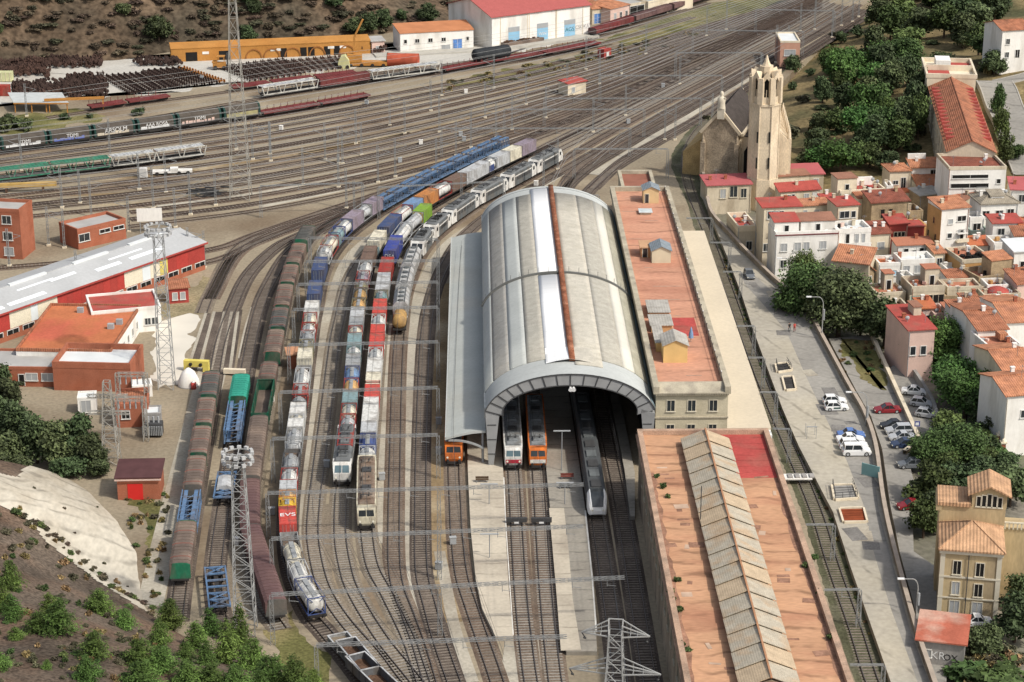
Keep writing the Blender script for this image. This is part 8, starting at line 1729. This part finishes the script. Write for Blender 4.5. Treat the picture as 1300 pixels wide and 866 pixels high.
def car(label, px, py, rz, m, kind='hatch', z=.9, roofm=None, group=None, stripe=None):
    q = G(px,py,z); r = thing('parked_car', label, 'car', (q.x,q.y,z), rz, group)
    Lc, wc, hc = {'hatch':(4.0,1.74,1.47),'sedan':(4.5,1.78,1.43),'jeep':(4.5,1.86,1.88),'wagon':(4.6,1.8,1.62)}[kind]; hb = hc*.60
    def sec(x, w_, zb, zt): return [(x,-w_/2,zb),(x,w_/2,zb),(x,w_/2*1.0,zt*.72+zb*.28),(x,w_/2*.93,zt),(x,-w_/2*.93,zt),(x,-w_/2,zt*.72+zb*.28)]
    def loft(secs, mb, m=0):
        vs = [p for s in secs for p in s]; n = 6; fs = []
        for k in range(len(secs)-1):
            for i in range(n): fs.append((k*n+i,(k+1)*n+i,(k+1)*n+(i+1)%n,k*n+(i+1)%n))
        fs += [tuple(range(n)), tuple(reversed(range((len(secs)-1)*n,len(secs)*n)))]; mb.add(vs, fs, m)
    mb = MB(); f = -Lc/2; b_ = Lc/2; nose = hb*.80
    rear = hb*(.98 if kind != 'sedan' else .95)
    loft([sec(f,wc*.84,.34,nose*.8),sec(f+.18,wc*.95,.24,nose*.98),sec(f+1.15,wc,.20,hb),sec(b_-.5,wc,.20,rear+.02),sec(b_-.1,wc*.94,.25,rear*.94),sec(b_,wc*.86,.35,rear*.75)], mb); body = mb.build('body', m, r)
    ws, rs = f+1.25, (b_-.25 if kind in ('hatch','jeep','wagon') else b_-1.05); rf, rr = ws+.75, rs-(.35 if kind != 'sedan' else .6)
    if kind == 'jeep': rf = ws+.5; rr = rs-.1
    mb = MB(); w1, w2 = wc*.90, wc*.76
    vs = [(ws,-w1/2,hb-.02),(ws,w1/2,hb-.02),(rf,w2/2,hc-.04),(rf,-w2/2,hc-.04),(rs,-w1/2,hb-.02),(rs,w1/2,hb-.02),(rr,w2/2,hc-.04),(rr,-w2/2,hc-.04)]
    mb.add(vs, [(1,0,3,2),(4,5,6,7),(0,4,7,3),(5,1,2,6)]); mb.build('windows', M_GLS, r)
    mb = MB(); mb.box(rf-.05,rr+.05,-w2/2-.02,w2/2+.02,hc-.05,hc); 
    for x in ((rf+rr)/2-.05,): 
        for s in (-1,1): mb.bar((x+.1,s*(w1/2+.005),hb),(x,s*(w2/2+.01),hc-.03),.08)
    for s in (-1,1): mb.bar((ws,s*w1/2,hb),(rf,s*w2/2,hc-.03),.07); mb.bar((rs,s*w1/2,hb),(rr,s*w2/2,hc-.03),.08)
    if kind == 'jeep': mb.box(rf+.2,rr-.2,-w2/2+.1,-w2/2+.15,hc,hc+.08); mb.box(rf+.2,rr-.2,w2/2-.15,w2/2-.1,hc,hc+.08)
    mb.build('roof', roofm or m, r)
    for x in (f+.8,b_-.78):
        for s in (-1,1):
            mb = MB(); y = s*(wc/2-.1); rw = .33 if kind != 'jeep' else .38; mb.tube((x,y-.11,rw),(x,y+.11,rw),rw,12,0); o = mb.build('wheel', M_UND, r); mb = MB(); mb.tube((x,y+s*.08,rw),(x,y+s*.125,rw),rw*.6,10); mb.build('rim', M_SHUT, o)
    for s in (-1,1):
        mb = MB(); mb.box(f+.02,f+.16,s*wc*.34-.17,s*wc*.34+.17,nose*.72,nose*.9); mb.build('headlight', M_LAMP, r); mb = MB(); mb.box(b_-.09,b_+.0,s*wc*.37-.11,s*wc*.37+.11,rear*.62,rear*.88); mb.build('tail_light', PC['red'], r)
        mb = MB(); mb.box(ws+.1,ws+.28,s*(wc/2+.02)-.09,s*(wc/2+.02)+.09,hb-.02,hb+.14); mb.build('mirror', m, r)
    if stripe: mb = MB(); [mb.box(-.55,.6,s*wc/2-.012,s*wc/2+.012,.45,.72) for s in (-1,1)]; mb.build('door_marking', stripe, r)
    return r
def cpaint(n, c): return mat('car '+n, c, .25, .04, .3, spec=.5)
CWt, CSi, CBl, CRd, CBk, CGy, CDb = cpaint('white',(.72,.72,.70)), cpaint('silver',(.42,.43,.44)), cpaint('blue',(.09,.17,.40)), cpaint('red',(.22,.015,.02)), cpaint('black',(.02,.02,.022)), cpaint('grey',(.13,.14,.15)), cpaint('dark blue',(.03,.045,.09))
car('white hatchback with a dark door marking on the forecourt, nearer of the pair', 1061.5, 520, R(183), CWt, 'hatch', .9, stripe=mat('dark green marking', (.02,.06,.05), .5)); car('white hatchback mostly hidden behind the marked white one', 1059, 512, R(184), CWt, 'hatch', .9)
car('blue car farthest of the four parked in a row on the forecourt', 1080, 555, R(182), CBl, 'sedan', .9); car('white car between the blue car and the white jeep', 1079, 561, R(182), CWt, 'sedan', .9); car('white estate right behind the white jeep', 1083, 569, R(181), CWt, 'wagon', .9); car('white jeep nearest the camera of the four parked in a row', 1087, 577, R(181), CWt, 'jeep', .9)
car('dark red car alone at the far end of the car park', 1126, 523, R(4), CRd, 'sedan', ZL); car('black car behind the silver estate in the car park', 1134, 543, R(4), CBk, 'sedan', ZL); car('silver white estate in the middle of the car park row', 1141, 550, R(4), CSi, 'wagon', ZL); car('silver car with a dark rear between the estate and the dark blue car', 1145, 558, R(5), CSi, 'sedan', ZL); car('dark blue car nearest the wall tip in the car park', 1148, 567, R(6), CDb, 'sedan', ZL); car('dark grey car alone beside the bushes below the car park', 1155, 593, R(3), CGy, 'hatch', ZL)
car('white car highest on the shaded side lane', 1160.5, 500, R(168), CWt, 'sedan', ZL); car('silver car second on the shaded side lane', 1170, 515, R(160), CSi, 'hatch', ZL); car('pale grey car lowest on the shaded side lane', 1177, 529, R(155), CSi, 'hatch', ZL)
car('dark car parked by the trackside wall below the church', 951, 352, R(95), CGy, 'hatch', .9); car('white car with blue tinted windows beside the ochre mansion', 1238, 793, R(0), CWt, 'sedan', ZL)
car('maroon car hidden under the trees by the mansion', 1157, 645, R(10), CRd, 'sedan', ZL)
def person(label, px, py, z, top, legs, arm_t=0.3, rz=0, hair=(.03,.02,.015)):
    q = G(px,py,z); J = {'pel':(0,0,.95,.13),'sp':(0,0,1.15,.13),'ch':(0,0,1.36,.15),'nk':(0,0,1.50,.055),'hd':(0,-.02,1.62,.095),'tp':(0,-.01,1.72,.075)}
    E = [('pel','sp'),('sp','ch'),('ch','nk'),('nk','hd'),('hd','tp')]
    for s, nm in ((-1,'l'),(1,'r')):
        sw = s*.22
        J['hp'+nm]=(s*.10,0,.90,.105); J['kn'+nm]=(s*.11,-sw*.7-.03,.50,.07); J['an'+nm]=(s*.11,sw*.35 if sw<0 else .12,.09,.045); J['to'+nm]=(s*.12,(sw*.35 if sw<0 else .12)-.18,.04,.04)
        J['sh'+nm]=(s*.19,0,1.42,.065); J['el'+nm]=(s*.25,sw*.5,1.14,.047); J['wr'+nm]=(s*.26,sw*.8-.08,.90,.036); J['ha'+nm]=(s*.26,sw*.8-.12,.80,.045)
        E += [('pel','hp'+nm),('hp'+nm,'kn'+nm),('kn'+nm,'an'+nm),('an'+nm,'to'+nm),('ch','sh'+nm),('sh'+nm,'el'+nm),('el'+nm,'wr'+nm),('wr'+nm,'ha'+nm)]
    ks = list(J); me = bpy.data.meshes.new('person'); me.from_pydata([J[k][:3] for k in ks], [(ks.index(a),ks.index(b)) for a,b in E], []); o = bpy.data.objects.new('person_tmp', me); COL.objects.link(o)
    o.modifiers.new('s','SKIN'); 
    if not me.skin_vertices: me.skin_vertices.new()
    for i, k in enumerate(ks): me.skin_vertices[0].data[i].radius = (J[k][3],J[k][3]); me.skin_vertices[0].data[i].use_root = (k == 'pel')
    sb = o.modifiers.new('d','SUBSURF'); sb.levels = 1
    dg = bpy.context.evaluated_depsgraph_get(); m2 = bpy.data.meshes.new_from_object(o.evaluated_get(dg)); bpy.data.objects.remove(o)
    m2.materials.clear()
    for m in (top, legs, mat('skin', (.42,.25,.17), .7, .05), mat('hair %s' % (hair,), hair, .8, .1), M_UND): m2.materials.append(m)
    for f in m2.polygons:
        c = f.center; f.use_smooth = True
        if c.z < .10: k = 4
        elif c.z < .95 and abs(c.x) < .205: k = 1
        elif c.z < 1.10 and abs(c.x) > .2: k = 2
        elif c.z < 1.47: k = 0
        elif c.z > 1.64 or (c.z > 1.56 and c.y > .0): k = 3
        else: k = 2
        f.material_index = k
    po = bpy.data.objects.new('person', m2); COL.objects.link(po); po.location = (q.x,q.y,z); po.rotation_euler = (0,0,rz); return tag(po, label, 'person')
person('person in dark clothes walking on the forecourt, left of the pair', 1002, 421, .9, PC['black'], PC['dgrey'], rz=.2)
person('person in a red top walking on the forecourt beside the dark clothed one', 1008.5, 421, .9, PC['brightred'], PC['red'], rz=-.1)
def leafmat(name, col, var=.45, rough=.7):
    m = bpy.data.materials.new(name); m.use_nodes = True; nt = m.node_tree; N = nt.nodes; L = nt.links; b = N['Principled BSDF']; b.inputs['Roughness'].default_value = rough; b.inputs['Specular IOR Level'].default_value = .2
    g = N.new('ShaderNodeNewGeometry'); tc = N.new('ShaderNodeTexCoord'); nn = N.new('ShaderNodeTexNoise'); nn.inputs['Scale'].default_value = .55; nn.inputs['Detail'].default_value = 3; L.new(tc.outputs['Object'], nn.inputs['Vector'])
    a = ramp2(N, L, g.outputs['Random Per Island'], 1-var, 1+var); r = N.new('ShaderNodeMapRange'); r.inputs['From Min'].default_value = .35; r.inputs['From Max'].default_value = .65; r.inputs['To Min'].default_value = .65; r.inputs['To Max'].default_value = 1.35; L.new(nn.outputs['Fac'], r.inputs['Value'])
    oi = N.new('ShaderNodeObjectInfo'); c = ramp2(N, L, oi.outputs['Random'], .72, 1.4)
    def mul(x, y): q = N.new('ShaderNodeMath'); q.operation = 'MULTIPLY'; L.new(x, q.inputs[0]); L.new(y, q.inputs[1]); return q.outputs[0]
    k = mul(mul(a, r.outputs['Result']), c); rgb = N.new('ShaderNodeRGB'); rgb.outputs[0].default_value = (*col,1)
    hs = N.new('ShaderNodeHueSaturation'); L.new(rgb.outputs[0], hs.inputs['Color']); h1 = N.new('ShaderNodeMath'); h1.operation = 'FRACT'; h2 = N.new('ShaderNodeMath'); h2.operation = 'MULTIPLY'; h2.inputs[1].default_value = 7.31; L.new(oi.outputs['Random'], h2.inputs[0]); L.new(h2.outputs[0], h1.inputs[0]); L.new(ramp2(N, L, h1.outputs[0], .465, .515), hs.inputs['Hue']); L.new(k, hs.inputs['Value']); L.new(hs.outputs[0], b.inputs['Base Color']); 
    return m
L_DK = leafmat('dark evergreen leaves', (.054,.076,.031)); L_MID = leafmat('broad leaves', (.058,.092,.028)); L_PINE = leafmat('pine needles', (.058,.115,.028)); L_YP = leafmat('young pine needles', (.078,.135,.030)); L_OLV = leafmat('grey green scrub', (.075,.072,.040)); L_DRY = leafmat('dry grass tufts', (.20,.155,.065))
M_BARK = mat('bark', (.085,.06,.042), .95, .3, 1.5, .2, 6.)
def crown_mesh(name, blobs, n, leaf, m, flat=.6, seed=1, shell=.55, thin=1.0):
    rr = random.Random(seed); mb = MB(); tot = sum(b[3]**2 for b in blobs)
    for (cx, cy, cz, rad, sz) in blobs:
        k = int(n*rad*rad/tot)
        cl = [(rr.gauss(0,1),rr.gauss(0,1),rr.gauss(0,1)) for _ in range(max(5,int(k/14)))]
        for i in range(k):
            c = cl[i % len(cl)]; d = math.sqrt(sum(q*q for q in c))+1e-6; rho = rad*(shell+(1-shell)*((hash((i % len(cl), seed)) % 1000)/1000))
            j = rad*.26
            p = Vector((cx+c[0]/d*rho+rr.gauss(0,j), cy+c[1]/d*rho+rr.gauss(0,j), cz+(c[2]/d*rho)*sz+rr.gauss(0,j*.7)))
            nrm = Vector((rr.gauss(0,1)+c[0]/d*.8, rr.gauss(0,1)+c[1]/d*.8, abs(rr.gauss(0,1))*.8+flat+c[2]/d*.6)).normalized()
            a = nrm.orthogonal().normalized(); b = nrm.cross(a); t = rr.uniform(0,6.28); a2 = a*math.cos(t)+b*math.sin(t); b2 = nrm.cross(a2); s = leaf*rr.uniform(.6,1.35); s2 = s*rr.uniform(.45,.8)*thin
            o = len(mb.v); mb.v += [tuple(p-a2*s-b2*s2*.3), tuple(p-a2*s*.1-b2*s2), tuple(p+a2*s+b2*s2*.2), tuple(p+a2*s*.1+b2*s2+nrm*s*.2)]; mb.f.append([o,o+1,o+2,o+3]); mb.m.append(0); mb.sm.append(False)
    return mb
def make_tree(name, label, cat, h, w_, m, n, leaf, trunk_h=.3, blobs=9, seed=1, sz=.75, cone=False, trunk=True):
    rr = random.Random(seed); r = thing(name, label, cat); B = []
    for i in range(blobs):
        if cone: t = i/(blobs-1); zc_ = h*(trunk_h*.6+(1-trunk_h*.6)*t*.92); rad = w_*.5*(1-t)**.8*.55+w_*.08; a = rr.uniform(0,6.28); rr_ = w_*.5*(1-t)**.9*.55; B.append((rr_*math.cos(a), rr_*math.sin(a), zc_, rad, sz))
        elif trunk_h < .06 and h > 2.5:
            t = i/(blobs-1); rad = w_*(.30-.16*t); a = i*2.4; rd = (w_*.5-rad)*(1-t)**.6*rr.uniform(.5,1); B.append((rd*math.cos(a), rd*math.sin(a), rad*.7+(h-rad*1.4)*t**1.1, rad, sz))
        else:
            a = i*2.4+rr.uniform(-.4,.4); q = math.sqrt(rr.uniform(0.02,1)); rad = w_*rr.uniform(.17,.27); rd = (w_*.5-rad)*q; top = h-rad*sz; lo = h*trunk_h+rad*sz*.6
            zc_ = lo+(top-lo)*(1-(rd/(w_*.5))**2*.7)*rr.uniform(.15,1.0); B.append((rd*math.cos(a), rd*math.sin(a), zc_, rad, sz))
    mb = crown_mesh('crown', B, n, leaf, m, seed=seed, thin=.45 if name == 'ypine' else 1.0); mb.build('crown', m, r)
    mb = MB(); mb.tube((0,0,-.6),(0,0,h*trunk_h+.4*h*(1-trunk_h)), .035*h+.03, 7, 0, .012*h+.02)
    for b in B[:6]: mb.bar((0,0,h*(trunk_h+.05)),(b[0]*.85,b[1]*.85,b[2]),.03*h**.6,0,.012*h**.5)
    mb.build('trunk', M_BARK, r); return r
PROTO = {}
def tree(kind, px, py, wpx, hpx, label, hf=None, z=None, group=None, name=None):
    """a plant whose foot is at pixel (px,py); wpx, hpx: its size in the photograph"""
    q = march(hf, px, py) if hf else G(px, py, z if z is not None else -2.2)
    if q is None: return
    dst = (q-Vector((0,0,CH))).length; s = F/dst; W_, H_ = wpx/s, max(.5, (hpx/s-wpx/s*.25*.3)/.93)
    key = (kind, rnd.randrange(3 if kind not in ('dark','broad') else 4))
    if key not in PROTO:
        sd = hash(kind) % 97 if False else sum(map(ord, kind))+key[1]*13
        P = dict(dark=(L_DK,7,7,4200,.31,.10,13,.85,False), broad=(L_MID,8,8,5000,.32,.12,14,.85,False), pine=(L_PINE,9,9,5200,.30,.22,14,.7,False), ypine=(L_YP,3,2.4,3600,.105,.03,12,.9,False), bigbroad=(L_MID,14,14,13000,.33,.10,22,.85,False), bigdark=(L_DK,14,14,13000,.33,.06,22,.85,False), bigpine=(L_PINE,11,11,9000,.27,.2,18,.7,False), shrub=(L_OLV,2,3,650,.28,.05,8,.7,False), mixed=(L_MID,7,7,4200,.31,.10,13,.85,False), bscrub=(globals().get('L_BR') or L_DK,2,3.2,800,.24,.03,9,.6,False), oscrub=(globals().get('L_BR2') or L_DK,2,3,800,.24,.03,9,.6,False), bush=(L_MID,2.4,3,800,.26,.05,8,.75,False), dbush=(L_DK,2.4,3,800,.26,.05,8,.75,False), tuft=(L_DRY,.8,2,260,.22,.02,6,.5,False))[kind]
        o = make_tree(kind, 'x', 'tree', P[1], P[2], P[0], P[3], P[4], P[5], P[6], sd, P[7], P[8]); PROTO[key] = (o, P[1], P[2]); first_ = True
    else: o = dup(PROTO[key][0])
    _, h0, w0 = PROTO[key]
    o.location = (q.x,q.y,q.z-.1); o.rotation_euler = (0,0,rnd.uniform(0,6.28)); o.scale = (W_/w0, W_/w0, H_/h0)
    nm = name or dict(dark='evergreen_tree',broad='broadleaf_tree',pine='umbrella_pine',ypine='young_pine',bigbroad='broadleaf_tree',bigdark='evergreen_tree',bigpine='umbrella_pine',shrub='shrub',bscrub='scrub_bush',oscrub='scrub_bush',bush='bush',mixed='broadleaf_tree',dbush='bush',tuft='grass_tuft')[kind]
    o.name = nm; cat = 'tree' if kind in ('dark','mixed','broad','pine','ypine','bigbroad','bigdark','bigpine') else 'bush'
    tag(o, label, cat, group); 
    return o
EH = [('pine',1066,122,46,58),('pine',1052,98,34,40),('pine',1118,96,40,44),('pine',1098,150,46,46),('pine',1086,186,44,50),('pine',1066,222,54,44),('dark',1004,118,30,52),('dark',1030,110,28,44),('dark',1044,132,26,34),('dark',1022,180,26,26),('dark',1048,126,24,24),('dark',1108,74,36,40),('dark',1130,52,40,44),('dark',1160,34,50,44),('dark',1186,20,46,40),('dark',1215,30,46,44),('dark',1240,48,46,44),('dark',1150,70,44,38),('dark',1180,62,44,42),('dark',1210,72,40,36),('dark',1262,30,40,50),('dark',1130,120,40,46),('dark',1152,108,34,40),('dark',1145,150,42,56),('dark',1120,176,38,44),('dark',1140,196,40,46),('dark',1165,180,28,56),('dark',1168,140,26,50),('dark',1078,158,34,36),('dark',1040,168,28,26),('dark',1060,172,34,34),('dark',1018,206,34,34),('dark',1042,210,34,32),('dark',1104,214,32,34),('dark',1126,222,34,28),('pine',1108,120,38,40),('dark',1076,88,28,30),('dark',1084,40,24,20),('dark',1068,56,16,16),('dark',1250,78,40,34),('dark',1262,96,34,30),('broad',1230,8,60,30),('broad',1172,-2,60,30),('dark',1196,90,34,26),('dark',1140,22,40,34),('pine',1128,160,34,36),('dark',1094,196,30,34),('broad',1266,150,20,40),('broad',1270,182,24,44),('broad',1276,212,26,40),('dark',1290,205,26,20),('dark',1012,140,26,30),('dark',1026,150,30,34),('dark',1052,150,34,40),('dark',1070,122,34,40),('pine',1082,110,44,46),('dark',1100,142,38,44),('dark',1112,150,36,44),('dark',1090,214,34,36),('dark',1114,196,40,46),('dark',1150,176,40,56),('dark',1158,154,34,50),('dark',1122,100,40,44),('dark',1100,60,34,30),('dark',1120,38,44,40),('dark',1145,40,44,40),('dark',1168,50,44,40),('dark',1198,50,44,44),('dark',1222,62,44,44),('dark',1242,70,40,44),('dark',1196,8,60,40),('dark',1226,22,54,44),('broad',1150,90,46,44),('dark',1140,84,44,40),('dark',1036,196,34,34),('pine',1048,222,50,36),('dark',1026,218,30,26),('shrub',1010,150,30,16),('shrub',1002,178,22,18),('dark',1070,140,30,34),('dark',1006,98,22,30)]
for (k, x, y, w_, h_) in EH:
    if (998 < x < 1037 and 112 < y < 172) or (1076 < x < 1112 and 5 < y < 66) or (1086 < x < 1102 and 150 < y < 192) or (1168 < x < 1190 and 20 < y < 66): continue
    if rnd.random() < .13 and k != 'pine': continue
    if k == 'dark' and rnd.random() < .35: k = 'mixed'
    lab = {'pine':'bright green umbrella pine crown on the slope behind the church','dark':'dark evergreen tree on the wooded slope behind the church','broad':'yellowish green leafy tree along the hill road','mixed':'mid green tree on the wooded slope behind the church','shrub':'low scrub on the dry grass behind the church'}[k]
    tree(k, x, y, w_*1.03, h_*1.05, lab, hf=h_east, group='trees on the slope behind the church')
for k in range(70):
    x, y = rnd.uniform(995,1270), rnd.uniform(4,200)
    if inpoly([(990,190),(985,112),(1095,8),(1280,-5),(1275,100),(1180,100),(1165,200)], x, y): tree(rnd.choice(('dbush','shrub','dbush','tuft')), x, y, rnd.uniform(12,22), rnd.uniform(8,16), 'low scrub patch on the wooded slope behind the church', hf=h_east, group='scrub on the slope behind the church')
tree('dark', 903, 217, 50, 44, 'dark round tree left of the church annex roof', z=-2.2)
tree('shrub', 897, 162, 22, 16, 'small olive bush at the left wall of the church', z=-2.2)
for (k, x, y, w_, h_, lab) in [('bigbroad',1024,410,84,80,'large leafy tree at the bend of the retaining wall, left part of the big clump'),('bigdark',1064,426,92,86,'dark round tree in the big clump beside the orange tile roof'),('bigbroad',1022,396,46,82,'tall upright tree rising against the white terrace house'),('bigdark',1092,428,50,58,'dark lower tree at the right side of the big clump'),('bush',1000,376,32,24,'leaning bush hanging over the retaining wall'),('dark',1122,440,54,62,'shaded bush left of the red roofed villa'),('bigpine',1196,470,64,66,'round green pine crown in front of the red roofed villa'),('bigpine',1225,530,74,66,'bright green pine crown above the shaded lane'),('pine',1205,510,56,60,'darker pine crown between the two bright ones'),('dark',1185,470,34,48,'dark shaded tree at the head of the side lane'),('dark',1245,538,44,50,'dark pine against the stained lane wall'),('dark',1160,472,34,38,'dark ivy bush behind the parked lane cars'),('bigbroad',1185,592,58,52,'leafy tree above the dark grey car'),('bigbroad',1215,590,70,56,'wide leafy tree in the middle of the grove'),('broad',1180,640,62,56,'grey green tree right beside the street below the car park'),('dark',1218,640,66,56,'dark tree behind the ochre mansion roof'),('dark',1250,625,50,44,'dark tree right of the grove beside the brick piers'),('dark',1282,640,54,52,'dark tree at the right edge above the mansion'),('broad',1172,680,44,52,'leafy tree on the street edge left of the mansion'),('dark',1190,676,40,60,'tall dark tree touching the mansion wall'),('dark',1262,560,30,40,'dark tree in the shaded lane yard'),('broad',1205,560,50,40,'leafy tree at the top of the grove'),('dark',1282,740,44,56,'dark tree right of the ochre mansion'),('dark',1288,812,60,62,'dark tree at the right edge below the mansion'),('dark',1250,832,44,44,'dark tree behind the graffiti shed'),('bush',1290,700,36,40,'bush beside the mansion balustrade'),('dark',1298,770,40,44,'dark tree leaning in at the right edge'),('bush',1230,862,60,24,'bush beside the lane below the graffiti shed'),('bush',1275,872,70,30,'grassy bush in the lower right corner')]: tree(k, x, y, w_*1.08, h_*1.08, lab, z=-1.8)
for k in range(46):
    x, y = rnd.uniform(1160,1296), rnd.uniform(560,690)
    if x-1160 > (y-560)*.05 and not (y > 630 and x > 1190): tree(rnd.choice(('dark','bush','broad')), x, y, rnd.uniform(22,40), rnd.uniform(20,36), 'undergrowth filling the grove between the lane and the mansion', z=-2, group='undergrowth of the grove')
for k in range(26): x = rnd.uniform(1212,1300); tree(rnd.choice(('bush','shrub','tuft')), x, rnd.uniform(830,880), rnd.uniform(20,36), rnd.uniform(10,20), 'scrub on the slope in the lower right corner', z=-2, group='scrub in the lower right corner')
for i, (x, y) in enumerate([(1252,540),(1256,552),(1261,566),(1267,576),(1272,586)]):
    q = G(x,y,-2.2); r = thing('brick_pier', 'brick garden pier with a pale cap in the shaded row behind the grove', 'pier', (q.x,q.y,-2.2), 0, 'brick garden piers'); mb = MB(); mb.box(-.35,.35,-.35,.35,0,3.2); mb.build('shaft', M_BRICK, r); mb = MB(); mb.box(-.5,.5,-.5,.5,3.2,3.45); mb.lathe([(.4,3.45),(.3,3.8),(.02,3.95)],(0,0,0),'z',8); mb.build('cap', M_WALLC, r)
L_BR = leafmat('dry brown scrub', (.095,.074,.048)); L_BR2 = leafmat('dull olive scrub', (.060,.060,.034))
NP = [(16,790,30,36),(14,748,30,40),(4,780,26,44),(76,806,46,50),(64,788,30,36),(126,780,38,34),(48,806,34,30),(20,812,22,18),(158,798,30,28),(178,846,44,40),(204,822,34,38),(218,800,36,42),(120,838,40,40),(112,866,40,36),(205,852,44,36),(236,838,26,26),(262,846,30,32),(290,842,44,58),(306,830,30,64),(268,815,30,44),(250,826,34,40),(322,852,40,44),(345,870,50,44),(375,880,44,50),(240,872,44,36),(270,876,40,34),(180,876,50,40),(300,876,44,36),(398,884,36,36),(215,785,30,26),(0,852,30,24),(60,850,14,14),(330,878,30,30)]
for i, (x, y, w_, h_) in enumerate(NP): tree('ypine', x, y, w_*1.2, h_*1.02, 'bushy young pine on the reddish slope in the lower left corner', hf=h_front, group='young pines on the lower left slope')
for k in range(260):
    x, y = rnd.uniform(-5,330), rnd.uniform(640,880)
    q = march(h_front, x, y)
    if q is None or q.z < .3 or inpoly(CPOLY, x, y): continue
    tree(rnd.choice(('shrub','shrub','tuft','bush')), x, y, rnd.uniform(7,17), rnd.uniform(4,10), 'small scrub tuft on the reddish slope in the lower left corner', hf=h_front, group='scrub on the lower left slope')
for (x, y, w_, h_) in [(-6,560,60,62),(22,566,56,56),(48,588,56,60),(74,592,56,56),(100,588,48,62),(116,596,44,44),(20,612,44,34),(8,596,50,50),(88,606,44,30),(128,606,30,24),(-4,612,40,40),(14,520,34,40),(-4,500,40,40)]: tree('dark', x, y, w_*1.05, h_*1.1, 'dark grey green pine in the belt above the concrete slope', z=0, group='dark pines above the concrete slope')
for k in range(70):
    x, y = rnd.uniform(150,215), rnd.uniform(610,790)
    if x > 150+(y-610)*.25: tree(rnd.choice(('shrub','tuft','bush','tuft')), x, y, rnd.uniform(6,12), rnd.uniform(4,8), 'grass and weed tuft along the foot of the concrete slope', z=0, group='weeds below the concrete slope')
for k in range(40):
    t = rnd.random(); x = 20+t*175; y = 652+t*132+rnd.uniform(-7,5)
    tree(rnd.choice(('shrub','bscrub','tuft','bush')), x, y, rnd.uniform(7,15), rnd.uniform(4,8), 'scrub along the ragged lower rim of the concrete slope', hf=h_front, group='scrub on the rim of the concrete slope')
for k in range(22):
    x, y = rnd.uniform(10,190), rnd.uniform(610,770)
    if inpoly(CPOLY, x, y): tree(rnd.choice(('shrub','bscrub')), x, y, rnd.uniform(3,7), rnd.uniform(2,4), 'weed growing out of a crack in the concrete slope', hf=h_front, group='weeds on the concrete slope')
for (x, y, w_, h_) in [(157,22,20,18),(202,56,36,34),(318,12,24,26),(324,22,20,20),(316,56,24,22),(424,14,24,18),(510,30,16,16),(543,32,30,26),(470,44,30,28),(488,40,24,26),(452,48,30,22),(594,-4,24,16),(0,44,10,16)]: tree('dark', x, y, w_, h_, 'round dark bush on the dry hillside behind the storage yard', hf=h_back, group='bushes on the far hillside')
for k in range(420):
    x, y = rnd.uniform(-10,640), rnd.uniform(-14,78)
    q = march(h_back, x, y, 400)
    if q is None or q.z < .5: continue
    tree(rnd.choice(('bscrub','bscrub','oscrub','bscrub')), x, y, rnd.uniform(9,26), rnd.uniform(4,8), 'low dry scrub on the far hillside', hf=h_back, group='scrub on the far hillside') if k < 290 else None
for (x, y, w_, h_) in [(14,164,30,20),(34,166,20,22),(82,152,14,12),(114,150,10,9),(176,146,20,14),(6,168,24,26),(24,160,20,14)]: tree('dbush', x, y, w_, h_, 'dark bush on the verge between the graffiti wagons and the storage yard', z=0, group='bushes by the storage yard')
for (x, y) in [(834,606),(842,620),(848,632),(851,752),(855,764),(862,776),(866,820),(872,826),(860,738),(1022,720),(1040,755),(1034,710),(1055,812)]:
    tree('bush', x, y, rnd.uniform(7,13), rnd.uniform(5,10), 'weed tuft growing on the peach roof beside the parapet', z=10.5, group='weeds on the goods building roof')
for k in range(60):
    t = rnd.random(); i = rnd.randrange(len(EDGE)-3); x = EDGE[i][0]+(EDGE[i+1][0]-EDGE[i][0])*t; y = EDGE[i][1]+(EDGE[i+1][1]-EDGE[i][1])*t
    tree(rnd.choice(('bush','tuft')), x-rnd.uniform(3,8), y, rnd.uniform(3,7), rnd.uniform(2,4), 'weed tuft in the eastern cutting', z=0, group='weeds in the eastern cutting')
for k in range(50):
    x, y = rnd.uniform(560,900), 0; y = 112-(x-560)*.2+rnd.uniform(-8,8); tree(rnd.choice(('tuft','shrub','tuft')), x, y, rnd.uniform(6,14), rnd.uniform(3,6), 'dry grass tuft on the verge between the yard tracks', z=0, group='grass tufts in the yard')
for k in range(24): tree(rnd.choice(('tuft','bush','tuft')), rnd.uniform(1066,1122), rnd.uniform(434,478), rnd.uniform(5,12), rnd.uniform(3,6), 'grass tuft on the verge above the car park', z=ZL, group='tufts above the car park')
